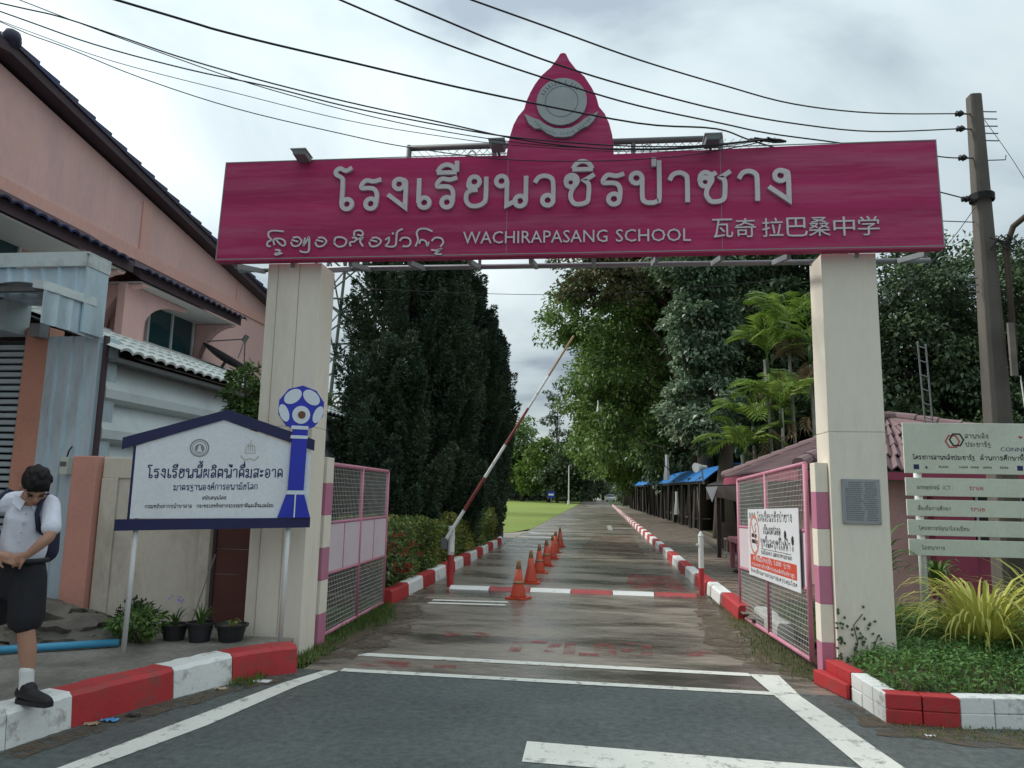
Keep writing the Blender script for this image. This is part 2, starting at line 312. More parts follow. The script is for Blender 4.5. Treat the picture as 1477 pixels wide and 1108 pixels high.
class MB:
    def __init__(s): s.v, s.f, s.m, s.mats, s.cur = [], [], [], [], 0
    def use(s, name):
        if name not in s.mats: s.mats.append(name)
        s.cur = s.mats.index(name); return s
    def add(s, vs, fs):
        b = len(s.v); s.v += [tuple(x) for x in vs]
        for f in fs: s.f.append([b + i for i in f]); s.m.append(s.cur)
        return s
    def box(s, a, b, mtx=None):
        x0, y0, z0 = a; x1, y1, z1 = b
        vs = [Vector(p) for p in ((x0,y0,z0),(x1,y0,z0),(x1,y1,z0),(x0,y1,z0),(x0,y0,z1),(x1,y0,z1),(x1,y1,z1),(x0,y1,z1))]
        if mtx is not None: vs = [mtx @ v for v in vs]
        return s.add(vs, [(0,3,2,1),(4,5,6,7),(0,1,5,4),(1,2,6,5),(2,3,7,6),(3,0,4,7)])
    def hexa(s, vs): # 8 points in box order
        return s.add(vs, [(0,3,2,1),(4,5,6,7),(0,1,5,4),(1,2,6,5),(2,3,7,6),(3,0,4,7)])
    def tube(s, pts, rs, n=8, caps=True):
        pts = [Vector(p) for p in pts]
        if isinstance(rs, (int, float)): rs = [rs] * len(pts)
        rings = []; ref = None
        for i, p in enumerate(pts):
            t = (pts[min(i + 1, len(pts) - 1)] - pts[max(i - 1, 0)]).normalized()
            if ref is None:
                ref = t.orthogonal().normalized()
            ref = (ref - t * ref.dot(t)).normalized()
            bi = t.cross(ref)
            rings.append([p + (ref * math.cos(2 * math.pi * k / n) + bi * math.sin(2 * math.pi * k / n)) * rs[i] for k in range(n)])
        b = len(s.v)
        for r in rings: s.v += [tuple(q) for q in r]
        for i in range(len(rings) - 1):
            for k in range(n):
                s.f.append([b + i*n + k, b + i*n + (k+1) % n, b + (i+1)*n + (k+1) % n, b + (i+1)*n + k]); s.m.append(s.cur)
        if caps:
            s.f.append([b + k for k in range(n)][::-1]); s.m.append(s.cur)
            s.f.append([b + (len(rings)-1)*n + k for k in range(n)]); s.m.append(s.cur)
        return s
    def bar(s, p, q, w, h=None):   # square bar
        h = h or w
        p, q = Vector(p), Vector(q); t = (q - p).normalized()
        up = Vector((0, 0, 1)) if abs(t.z) < 0.95 else Vector((0, 1, 0))
        a = t.cross(up).normalized(); b = a.cross(t).normalized()
        a *= w / 2; b *= h / 2
        vs = [p-a-b, p+a-b, q+a-b, q-a-b, p-a+b, p+a+b, q+a+b, q-a+b]
        return s.hexa(vs)
    def prism(s, poly, vec):       # poly: 3D points (any plane), extruded by vec
        vec = Vector(vec); n = len(poly); P = [Vector(p) for p in poly]
        vs = P + [p + vec for p in P]
        fs = [list(range(n))[::-1], [n + i for i in range(n)]] + [[i, (i+1) % n, n + (i+1) % n, n + i] for i in range(n)]
        return s.add(vs, fs)
    def lathe(s, prof, c, n=20):
        b = len(s.v); c = Vector(c)
        for r, z in prof:
            for k in range(n):
                a = 2 * math.pi * k / n; s.v.append((c.x + r * math.cos(a), c.y + r * math.sin(a), c.z + z))
        for i in range(len(prof) - 1):
            for k in range(n):
                s.f.append([b+i*n+k, b+i*n+(k+1) % n, b+(i+1)*n+(k+1) % n, b+(i+1)*n+k]); s.m.append(s.cur)
        s.f.append([b + k for k in range(n)][::-1]); s.m.append(s.cur)
        s.f.append([b + (len(prof)-1)*n + k for k in range(n)]); s.m.append(s.cur)
        return s
    def mesh(s, name, smooth=False, fix=True):
        me = bpy.data.meshes.new(name)
        me.from_pydata(s.v, [], s.f)
        for m in s.mats: me.materials.append(MATS[m])
        me.polygons.foreach_set('material_index', s.m)
        if fix:
            bm = bmesh.new(); bm.from_mesh(me); bmesh.ops.recalc_face_normals(bm, faces=bm.faces); bm.to_mesh(me); bm.free()
        if smooth:
            me.polygons.foreach_set('use_smooth', [True] * len(me.polygons))
        me.update()
        return me
    def build(s, name, parent=None, smooth=False, bevel=0.0, fix=True):
        o = link(name, s.mesh(name, smooth, fix), parent)
        if bevel:
            md = o.modifiers.new('bevel', 'BEVEL'); md.width = bevel; md.segments = 2; md.limit_method = 'ANGLE'; md.angle_limit = R(40)
        return o

def quads(name, V, F, matname, parent=None, stuff=False):
    V = np.asarray(V, np.float32); F = np.asarray(F, np.int32)
    me = bpy.data.meshes.new(name)
    me.vertices.add(len(V)); me.vertices.foreach_set('co', V.ravel())
    k = F.shape[1]
    me.loops.add(F.size); me.loops.foreach_set('vertex_index', F.ravel())
    me.polygons.add(len(F)); me.polygons.foreach_set('loop_start', np.arange(0, F.size, k, dtype=np.int32))
    me.polygons.foreach_set('loop_total', np.full(len(F), k, np.int32))
    me.materials.append(MATS[matname]); me.update(calc_edges=True)
    o = link(name, me, parent)
    return o
def unit(a): return a / np.maximum(np.linalg.norm(a, axis=1, keepdims=True), 1e-6)
def leaf_geo(P, D, U, ln, wd, fold=0.25):
    """P base points, D leaf direction, U rough normal; a folded 4-point leaf each."""
    D = unit(D); S = unit(np.cross(D, U)); Nn = np.cross(S, D)
    ln = np.broadcast_to(np.asarray(ln), (len(P),))[:, None]; wd = np.broadcast_to(np.asarray(wd), (len(P),))[:, None]
    a = P; t = P + D * ln - Nn * ln * 0.12
    m = P + D * ln * 0.45
    l = m + S * wd * 0.5 + Nn * wd * fold; r = m - S * wd * 0.5 + Nn * wd * fold
    V = np.stack([a, l, t, r], 1).reshape(-1, 3)
    F = np.arange(len(P) * 4).reshape(-1, 4)
    return V, F

def crown_points(ells, nclump, rc, leaves, seed, hollow=0.55):
    g = np.random.default_rng(seed)
    P, O = [], []
    vol = np.array([e[3] * e[4] * e[5] for e in ells]) ** 0.67; vol /= vol.sum()
    for e, w in zip(ells, vol):
        c = np.array(e[:3]); rad = np.array(e[3:6]); n = max(3, int(nclump * w))
        d = unit(g.normal(size=(n, 3)))
        ph = g.uniform(0, 6.28, 3)
        lump = 1 + 0.16 * np.sin(3 * np.arctan2(d[:, 1], d[:, 0]) + ph[0]) + 0.12 * np.sin(5 * d[:, 2] + ph[1])
        r = (hollow + (1 - hollow) * g.random(n) ** 0.6) * lump
        cc = c + d * rad * r[:, None]
        k = int(leaves)
        rr = rc * (0.6 + 0.8 * g.random(n))
        q = unit(g.normal(size=(n, k, 3)).reshape(-1, 3)) * (g.random((n * k, 1)) ** 0.45)
        q[:, 2] *= 0.65
        pts = np.repeat(cc, k, 0) + q * np.repeat(rr, k)[:, None]
        out = unit(q + np.repeat(d, k, 0) * 0.6)
        P.append(pts); O.append(out)
    return np.concatenate(P), np.concatenate(O)

def crown(name, ells, matname, parent, nclump=120, rc=0.8, leaves=120, size=0.16, seed=1, droop=0.35, hollow=0.55, zmin=None):
    g = np.random.default_rng(seed + 99)
    P, O = crown_points(ells, nclump, rc, leaves, seed, hollow)
    if zmin is not None:
        k = P[:, 2] > zmin; P, O = P[k], O[k]
    n = len(P)
    D = unit(O + g.normal(size=(n, 3)) * 0.6 - np.array([0, 0, droop]))
    U = unit(O * 0.4 + np.array([0, 0, 0.9]) + g.normal(size=(n, 3)) * 0.45)
    s = size * (0.6 + 0.8 * g.random(n))
    V, F = leaf_geo(P, D, U, s, s * 0.55)
    return quads(name, V, F, matname, parent)

def trunk_mesh(base, top, r0, r1, limbs, seed=0, matname='bark', n=9):
    rr = random.Random(seed); mb = MB().use(matname)
    base, top = Vector(base), Vector(top)
    pts, rs = [], []
    for i in range(7):
        t = i / 6; p = base.lerp(top, t)
        if 0 < i: p += Vector((rr.uniform(-1, 1), rr.uniform(-1, 1), 0)) * r0 * 0.5
        pts.append(p); rs.append(r0 * (1 + 0.5 * (1 - t) ** 6) * (1 - t) + r1 * t)
    mb.tube(pts, rs, n)
    for q in limbs:
        t = rr.uniform(0.35, 0.95); i = int(t * 6); s = pts[i]; q = Vector(q)
        mid = s.lerp(q, 0.5) + Vector((0, 0, (q - s).length * 0.12))
        r = rs[i] * 0.5
        mb.tube([s, s.lerp(mid, 0.5) + Vector((rr.uniform(-.1, .1), rr.uniform(-.1, .1), 0)), mid, q], [r, r * 0.8, r * 0.55, r * 0.15], 6)
    return mb
def tree(name, base, h, r0, ells, matname, label, group=None, seed=1, trunkmat='bark', lean=(0, 0), **kw):
    root = empty(name, base, label, 'tree', group)
    rr = random.Random(seed)
    limbs = []
    for e in ells:
        for k in range(5):
            limbs.append((e[0] + rr.uniform(-.6, .6) * e[3], e[1] + rr.uniform(-.6, .6) * e[4], e[2] + rr.uniform(-.5, .6) * e[5]))
    trunk_mesh(base, (base[0] + lean[0], base[1] + lean[1], base[2] + h * 0.8), r0, r0 * 0.25, limbs, seed, trunkmat).build('trunk', root, smooth=True)
    crown('crown', ells, matname, root, seed=seed, **kw)
    return root

# ------------------------------------------------------------------ stroke lettering (Thai) and font lettering
def CR(pts, sub=5):
    """Catmull-Rom through points; a third value 1 makes a hard corner."""
    out = []; segs = [[]]
    for p in pts:
        segs[-1].append(p[:2])
        if len(p) > 2: segs.append([p[:2]])
    for sg in segs:
        if len(sg) < 2: continue
        if len(sg) == 2:
            if out and out[-1] == tuple(sg[0]): out.append(tuple(sg[1]))
            else: out += [tuple(sg[0]), tuple(sg[1])]
            continue
        P = [sg[0]] + list(sg) + [sg[-1]]
        for i in range(1, len(P) - 2):
            p0, p1, p2, p3 = P[i-1], P[i], P[i+1], P[i+2]
            for k in range(sub):
                t = k / sub
                q = tuple(0.5 * (2*p1[j] + (p2[j]-p0[j])*t + (2*p0[j]-5*p1[j]+4*p2[j]-p3[j])*t*t + (3*p1[j]-p0[j]-3*p2[j]+p3[j])*t**3) for j in (0, 1))
                if not out or (abs(out[-1][0]-q[0]) + abs(out[-1][1]-q[1])) > 1e-5: out.append(q)
        out.append(tuple(P[-1]))
    return out
LR = 0.165
def O(x, y, r=LR): return ('o', x, y, r)
G = {  # width, strokes on a body of height 1
 'โ': (.55, [O(.38,.15), [(.22,.15),(.22,.95),(.16,1.1),(.02,1.2),(.0,1.32),(.12,1.42),(.3,1.33),(.48,1.44)]]),
 'ไ': (.5, [O(.36,.15), [(.2,.15),(.2,1.15),(.16,1.38),(.02,1.42),(-.03,1.25)]]),
 'เ': (.42, [O(.30,.15), [(.13,.15),(.13,1)]]),
 'แ': (.8, [O(.28,.15), [(.12,.15),(.12,1)], O(.68,.15), [(.52,.15),(.52,1)]]),
 'ร': (.68, [O(.38,.15), [(.54,.15),(.55,.48),(.46,.66),(.28,.70),(.10,.70),(.09,.82),(.22,.97),(.44,.93),(.66,1.0)]]),
 'ง': (.66, [O(.36,.82), [(.36,.97),(.5,.95),(.56,.8),(.56,0,1),(.04,.46)]]),
 'ย': (.78, [O(.32,.84), [(.16,.82),(.16,.68),(.28,.56),(.42,.56)], [(.28,.56),(.12,.45),(.10,.2),(.22,.02),(.42,.0),(.60,.1),(.66,.3),(.66,1)]]),
 'น': (.92, [O(.16,.84), [(.32,.84),(.32,.0,1),(.62,.18)], O(.70,.14), [(.86,1),(.86,.14)]]),
 'ว': (.66, [[(.03,.76),(.14,.94),(.32,.99),(.5,.9),(.55,.68),(.55,.15)], O(.40,.15)]),
 'ช': (.88, [O(.22,.74,.14), [(.08,.76),(.12,.92),(.26,.99),(.38,.92),(.40,.74),(.26,.5),(.22,.24),(.32,.03),(.5,.0),(.68,.08),(.72,.3),(.72,.66),(.60,.80,1),(.88,1.0)]]),
 'ซ': (.92, [O(.22,.66,.14), [(.52,.97),(.37,.86)], [(.07,.68),(.10,.88),(.22,.98),(.36,.90),(.40,.70),(.28,.45),(.25,.22),(.36,.02),(.54,.0),(.70,.08),(.74,.3),(.74,.68),(.64,.80,1),(.90,1.0)]]),
 'ป': (.86, [O(.16,.84), [(.32,.84),(.32,.2),(.4,.03),(.58,0),(.72,.05),(.78,.2),(.78,1.42)]]),
 'า': (.62, [[(.04,.74),(.14,.93),(.32,.99),(.48,.9),(.52,.72),(.52,0)]]),
 'ผ': (.8, [O(.26,.84,.14), [(.1,.84),(.1,0,1),(.4,.5,1),(.7,0,1),(.7,1)]]),
 'ฝ': (.8, [O(.26,.84,.14), [(.1,.84),(.1,0,1),(.4,.5,1),(.7,0,1),(.7,1.4)]]),
 'พ': (.85, [O(.14,.84,.14), [(.28,.84),(.28,0,1),(.51,.6,1),(.75,0,1),(.75,1)]]),
 'ฟ': (.85, [O(.14,.84,.14), [(.28,.84),(.28,0,1),(.51,.6,1),(.75,0,1),(.75,1.42)]]),
 'ล': (.72, [[(.05,.8),(.18,.97),(.42,.99),(.6,.85),(.62,.6),(.62,0)], O(.24,.15,.14), [(.11,.18),(.13,.42),(.32,.54),(.5,.42),(.62,.2)]]),
 'ส': (.75, [[(.05,.8),(.18,.97),(.42,.99),(.6,.85),(.62,.6),(.62,0)], O(.24,.15,.14), [(.11,.18),(.13,.42),(.32,.54),(.5,.42),(.62,.2)], [(.55,.88),(.78,1.06)]]),
 'ต': (.76, [O(.34,.34,.14), [(.24,.28),(.12,0,1),(.08,.5),(.12,.86),(.25,.98),(.38,.86),(.5,.98),(.62,.86),(.66,.5),(.66,0)]]),
 'ด': (.76, [O(.34,.38,.14), [(.24,.3),(.12,0,1),(.08,.5),(.14,.86),(.37,1.0),(.6,.86),(.66,.5),(.66,0)]]),
 'ค': (.76, [O(.38,.55,.14), [(.26,.5),(.1,0,1),(.08,.5),(.14,.86),(.37,1.0),(.6,.86),(.66,.5),(.66,0)]]),
 'ศ': (.80, [O(.38,.55,.14), [(.26,.5),(.1,0,1),(.08,.5),(.14,.86),(.37,1.0),(.6,.86),(.66,.5),(.66,0)], [(.58,.9),(.8,1.08)]]),
 'ม': (.84, [O(.16,.84), [(.32,.84),(.32,.14)], O(.19,.14,.14), [(.33,.14),(.74,.0,1),(.74,1)]]),
 'ะ': (.5, [O(.16,.72,.1), [(.22,.64),(.42,.84)], O(.16,.22,.1), [(.22,.14),(.42,.34)]]),
 'อ': (.74, [[(.10,.66),(.12,.86),(.32,.99),(.55,.9),(.64,.6),(.62,.2),(.42,0),(.2,.04),(.1,.25),(.1,.42)], O(.25,.45,.13)]),
 'ก': (.74, [[(.14,0),(.14,.58),(.04,.72),(.18,.93),(.4,1),(.6,.9),(.66,.68),(.66,0)]]),
 'ถ': (.76, [[(.14,.15),(.14,.58),(.04,.72),(.18,.93),(.4,1),(.6,.9),(.66,.68),(.66,0)], O(.27,.14,.13)]),
 'บ': (.84, [O(.16,.84), [(.32,.84),(.32,.15),(.42,0),(.62,0),(.74,.15),(.74,1)]]),
 'ษ': (.86, [O(.16,.84), [(.32,.84),(.32,.15),(.42,0),(.62,0),(.74,.15),(.74,1)], [(.5,.5),(.9,.55)]]),
 'ห': (.84, [O(.16,.84), [(.32,.84),(.32,0)], [(.32,.4),(.5,.62),(.68,.5),(.72,.3),(.72,0)], O(.64,.82,.13)]),
 'ข': (.76, [O(.22,.84,.13), [(.08,.84),(.1,.64),(.28,.5),(.24,.25),(.32,.02),(.5,0),(.66,.15),(.66,1)]]),
 'ท': (.82, [O(.15,.84,.14), [(.29,.84),(.29,0,1),(.5,.7),(.62,.95),(.74,.8),(.74,0)]]),
 'ธ': (.72, [[(.08,.76),(.2,.96),(.44,.94),(.66,1.0)], [(.08,.72),(.5,.68),(.62,.5),(.62,.15),(.45,0),(.2,0),(.1,.12),(.1,.4)]]),
 'ฐ': (.7, [[(.5,.42),(.5,.6),(.1,.72),(.2,.96),(.62,.98)], O(.36,.42,.1), [(.05,-.28),(.2,-.1),(.4,-.24),(.6,-.1),(.6,.15)]]),
 'จ': (.68, [O(.24,.42,.13), [(.04,.8),(.2,.98),(.45,.96),(.58,.75),(.58,0,1),(.36,.3)]]),
 'ญ': (.9, [[(.14,0),(.14,.58),(.04,.72),(.18,.93),(.4,1),(.6,.9),(.62,.68),(.62,0,1),(.85,0,1),(.85,1)]]),
 'ฏ': (.72, [[(.14,0),(.14,.58),(.04,.72),(.4,1),(.66,.68),(.66,-.2),(.3,-.3)]]),
}
for _a, _b in (('ใ', 'โ'), ('ภ', 'ถ'), ('ณ', 'น'), ('ฑ', 'ท'), ('ฒ', 'ม'), ('ฉ', 'น'), ('ฎ', 'ฏ'), ('ฮ', 'อ'), ('ฆ', 'ม')): G.setdefault(_a, G[_b])
MK = {  # marks, drawn leftwards from the right edge of the letter before
 'ิ': [[(-.60,1.2),(-.5,1.38),(-.33,1.46),(-.16,1.38),(-.06,1.2)], [(-.62,1.18),(-.04,1.18)]],
 'ี': [[(-.60,1.2),(-.5,1.38),(-.33,1.46),(-.16,1.38),(-.06,1.2)], [(-.62,1.18),(-.04,1.18)], [(-.04,1.2),(-.04,1.58)]],
 'ึ': [[(-.60,1.2),(-.5,1.38),(-.33,1.46),(-.16,1.38),(-.06,1.2)], [(-.62,1.18),(-.04,1.18)], O(-.04,1.46,.08)],
 'ื': [[(-.60,1.2),(-.5,1.38),(-.33,1.46),(-.16,1.38),(-.06,1.2)], [(-.62,1.18),(-.04,1.18)], [(-.2,1.38),(-.2,1.58)], [(-.04,1.2),(-.04,1.58)]],
 'ั': [O(-.42,1.32,.08), [(-.34,1.28),(-.2,1.22),(-.06,1.5)]],
 '็': [[(-.5,1.2),(-.5,1.4),(-.3,1.42),(-.26,1.25),(-.12,1.25),(-.06,1.5)]],
 '์': [O(-.22,1.26,.09), [(-.16,1.34),(-.02,1.55)]],
 'ุ': [[(-.2,-.16),(-.1,-.16),(-.1,-.46)]],
 'ู': [[(-.4,-.16),(-.34,-.16),(-.32,-.42),(-.1,-.42),(-.1,-.16)]],
 '่': [[(-.1,1.22),(-.1,1.52)]],
 '้': [[(-.42,1.4),(-.34,1.5),(-.28,1.3),(-.14,1.28),(-.02,1.55)]],
 'ํ': [O(-.2,1.3,.1)],
}
ABOVE = set('ิีึืั')
def ribbon(mb, pts, w, d, place, closed=False):
    n = len(pts)
    if n < 2: return
    P = [Vector((p[0], p[1])) for p in pts]
    Lf, Rt = [], []
    for i in range(n):
        if closed: a, b = P[i-1], P[(i+1) % n]
        else: a, b = P[max(i-1, 0)], P[min(i+1, n-1)]
        d1 = (P[i] - a); d2 = (b - P[i])
        if d1.length < 1e-6: d1 = d2
        if d2.length < 1e-6: d2 = d1
        d1 = d1.normalized(); d2 = d2.normalized(); t = d1 + d2
        t = t.normalized() if t.length > 1e-3 else d2
        nrm = Vector((-t.y, t.x)); c = max(0.45, nrm.dot(Vector((-d1.y, d1.x))))
        off = nrm * (w / 2 / c)
        q = P[i]
        if not closed and i == 0: q = q - d2 * w * 0.0
        Lf.append(q + off); Rt.append(q - off)
    b = len(mb.v)
    for i in range(n):
        for (q, z) in ((Lf[i], d), (Rt[i], d), (Lf[i], 0), (Rt[i], 0)): mb.v.append(tuple(place(q.x, q.y, z)))
    m = n if closed else n - 1
    for i in range(m):
        a = b + 4 * i; c = b + 4 * ((i + 1) % n)
        for f in ((a, c, c+1, a+1), (a, a+2, c+2, c), (a+1, c+1, c+3, a+3)):
            mb.f.append(list(f)); mb.m.append(mb.cur)
    if not closed:
        a = b; c = b + 4 * (n - 1)
        mb.f.append([a, a+1, a+3, a+2]); mb.m.append(mb.cur); mb.f.append([c, c+2, c+3, c+1]); mb.m.append(mb.cur)
def thai_layout(s, gap=.16):
    x = 0; items = []     # list of letters; each = list of strokes in em units
    prev = ''
    for ch in s:
        if ch == ' ': x += .7; prev = ''; continue
        if ch == 'ำ':
            items[-1] += [('o', x - gap - .1, 1.32, .1)] ; ch = 'า'
        if ch in MK:
            up = .36 if (ch in '่้' and prev in ABOVE) else 0.0
            right = x - gap
            dx = -.12 if prev in 'ปฝฟ' else 0
            for st in MK[ch]:
                if isinstance(st, tuple): items[-1].append(('o', right + st[1] + dx, st[2] + up, st[3]))
                else: items[-1].append([(right + p[0] + dx, p[1] + up, *p[2:]) for p in st])
            prev = ch; continue
        w, strokes = G[ch]; L_ = []
        for st in strokes:
            if isinstance(st, tuple): L_.append(('o', x + st[1], st[2], st[3]))
            else: L_.append([(x + p[0], p[1], *p[2:]) for p in st])
        items.append(L_); x += w + gap; prev = ch
    return items, x - gap
def thai(s, p0, p1, up, h, wt, depth, matname, parent, name='lettering', each=False, step=0.0008, sub=5):
    """Letters from p0 to p1 along the base line; h = body height, wt = stroke width in metres."""
    p0, p1, up = Vector(p0), Vector(p1), Vector(up).normalized()
    items, W = thai_layout(s)
    run = (p1 - p0); kx = run.length / W; t = run.normalized(); nrm = t.cross(up).normalized()
    ky = h - wt
    out = []; mb = MB().use(matname)
    for L_ in items:
        if each: mb = MB().use(matname)
        for j, st in enumerate(L_):
            dz = depth + step * j
            def place(x, y, z): return p0 + t * x + up * (y + wt / 2) + nrm * z
            if isinstance(st, tuple):
                n = 14
                rr = st[3] * (kx + ky) / 2
                pts = [(st[1]*kx + math.cos(2*math.pi*k/n)*rr, st[2]*ky + math.sin(2*math.pi*k/n)*rr) for k in range(n)]
                ribbon(mb, pts, wt, dz, place, True)
            else:
                pts = [(p[0]*kx, p[1]*ky, *p[2:]) for p in st]
                ribbon(mb, CR(pts, sub), wt, dz, place)
        if each: out.append(mb.build(name, parent, fix=False))
    if not each: out.append(mb.build(name, parent, fix=False))
    return out
def font_text(s, p0, p1, up, h, depth, matname, parent, name='lettering', each=False, bold=0.0):
    """Latin / CJK with the built-in font, fitted between p0 and p1 with height h."""
    c = bpy.data.curves.new('txt', 'FONT'); c.body = s; c.size = 1; c.extrude = 0.5; c.offset = bold; c.resolution_u = 2
    o = bpy.data.objects.new('txt', c); COL.objects.link(o); bpy.context.view_layer.update()
    me = bpy.data.meshes.new_from_object(o.evaluated_get(bpy.context.evaluated_depsgraph_get()))
    bpy.data.objects.remove(o); bpy.data.curves.remove(c)
    V = np.array([v.co[:] for v in me.vertices])
    mn, mx = V.min(0), V.max(0)
    p0, p1, up = Vector(p0), Vector(p1), Vector(up).normalized(); run = p1 - p0; t = run.normalized(); nrm = t.cross(up).normalized()
    A = (V - mn) / (mx - mn)
    Wd = np.array(p0)[None] + A[:, :1] * np.array(run)[None] + A[:, 1:2] * h * np.array(up)[None] + A[:, 2:3] * depth * np.array(nrm)[None]
    for v, q in zip(me.vertices, Wd): v.co = q
    me.materials.clear(); me.materials.append(MATS[matname])
    if not each: return [link(name, me, parent)]
    # split by loose pieces, join those that overlap along the line
    bm = bmesh.new(); bm.from_mesh(me); bm.verts.ensure_lookup_table()
    seen = [-1] * len(bm.verts); comps = []
    bmesh.ops.remove_doubles(bm, verts=bm.verts, dist=1e-6); bm.verts.ensure_lookup_table(); bm.verts.index_update()
    seen = [-1] * len(bm.verts)
    for v in bm.verts:
        if seen[v.index] >= 0: continue
        st = [v]; seen[v.index] = len(comps); cur = []
        while st:
            q = st.pop(); cur.append(q.index)
            for ed in q.link_edges:
                w = ed.other_vert(q)
                if seen[w.index] < 0: seen[w.index] = len(comps); st.append(w)
        comps.append(cur)
    xs = [((bm.verts[i].co - p0).dot(t)) for i in range(len(bm.verts))]
    rngs = sorted([(min(xs[i] for i in c_), max(xs[i] for i in c_), k) for k, c_ in enumerate(comps)])
    groups = []
    for a, b, k in rngs:
        if groups and a < groups[-1][1] - 0.004: groups[-1][1] = max(groups[-1][1], b); groups[-1][2].append(k)
        else: groups.append([a, b, [k]])
    out = []
    for _, _, ks in groups:
        ids = sorted(i for k in ks for i in comps[k]); mp = {i: j for j, i in enumerate(ids)}
        fs = [[mp[v.index] for v in f.verts] for f in bm.faces if f.verts[0].index in mp]
        m2 = bpy.data.meshes.new(name); m2.from_pydata([bm.verts[i].co[:] for i in ids], [], fs); m2.materials.append(MATS[matname]); m2.update()
        out.append(link(name, m2, parent))
    bm.free(); bpy.data.meshes.remove(me)
    return out
#PART2

# ================================================================== ground, roads
def sheet(name, poly, z, matname, thick=0.0, kind='structure', label=None, parent=None):
    mb = MB().use(matname)
    if thick: mb.prism([(x, y, z - thick) for x, y in poly], (0, 0, thick))
    else: mb.add([(x, y, z) for x, y in poly], [list(range(len(poly)))])
    o = mb.build(name, parent, fix=bool(thick))
    if not thick and o.data.polygons[0].normal.z < 0: o.data.flip_normals()
    if parent is None: o['kind'] = kind
    return o
sheet('ground', [(-1500, -60), (1500, -60), (1500, 2200), (-1500, 2200)], -0.05, 'field')
sheet('street', [(-60, -30), (60, -30), (60, 6.6), (-60, 6.6)], 0.0, 'asphalt')
sheet('driveway', [(-2.62, 6.6), (2.05, 6.6), (1.95, 9.0), (1.74, 12), (1.72, 60), (1.8, 110), (1.5, 170), (-2, 330), (-6, 330), (-3.0, 170), (-2.9, 110), (-2.95, 40), (-2.95, 21), (-2.86, 16), (-2.86, 10), (-2.62, 8)], -0.002, 'wet_concrete')
sheet('concrete_apron', [(-2.95, 22.9), (-3.6, 23.4), (-4.6, 24.5), (-4.4, 27), (-3.4, 29.5), (-2.95, 31)], 0.004, 'apron_concrete')
sheet('lawn', [(-60, 24), (-4.7, 24.2), (-4.5, 27.2), (-3.4, 29.8), (-2.96, 33), (-2.92, 110), (-3.05, 138), (-60, 138)], 0.002, 'lawn')
sheet('far_ground', [(-400, 138), (-3.05, 138), (-6.1, 330), (-400, 330)], -0.02, 'field')
def ragged(P, amp, seed):
    rr_ = random.Random(seed); out = []
    for i, p in enumerate(P):
        q = P[(i + 1) % len(P)]; n_ = max(1, int(math.dist(p, q) / .09))
        for k in range(n_): t_ = k / n_; out.append((p[0] + (q[0] - p[0]) * t_ + rr_.uniform(-amp, amp), p[1] + (q[1] - p[1]) * t_ + rr_.uniform(-amp, amp)))
    return out
sheet('verge_soil', ragged([(-3.3, 6.9), (-2.78, 6.75), (-2.6, 7.3), (-2.52, 8.2), (-2.68, 9.4), (-2.85, 10.6), (-3.3, 10.6)], .05, 1), 0.008, 'soil')
sheet('verge_soil', ragged([(2.2, 7.0), (1.86, 7.1), (1.74, 7.7), (1.66, 8.6), (1.68, 9.6), (1.74, 10.8), (1.76, 12.5), (2.2, 12.5)], .05, 2), 0.008, 'soil')
sheet('soil_film', ragged([(2.2, 6.9), (1.6, 7.3), (1.25, 7.9), (1.15, 8.8), (1.3, 10.2), (1.55, 12.5), (2.2, 12.5)], .08, 3), 0.0052, 'soil_film')
sheet('soil_film', ragged([(-3.3, 6.8), (-2.55, 6.75), (-2.25, 7.4), (-2.15, 8.6), (-2.4, 10.2), (-2.7, 12.2), (-3.3, 12.2)], .08, 4), 0.0052, 'soil_film')
sheet('soil_film', ragged([(2.1, 5.86), (1.95, 6.4), (1.85, 6.4), (1.9, 5.55), (2.6, 5.45), (5, 5.6), (5, 6.0), (2.6, 5.82)], .04, 5), 0.0052, 'soil_film')
sheet('soil_film', ragged([(-3.55, 4.2), (-3.33, 5.1), (-2.98, 5.98), (-2.62, 6.42), (-2.5, 6.4), (-2.78, 5.9), (-3.1, 5.1), (-3.35, 4.2)], .02, 6), 0.0052, 'soil_film')

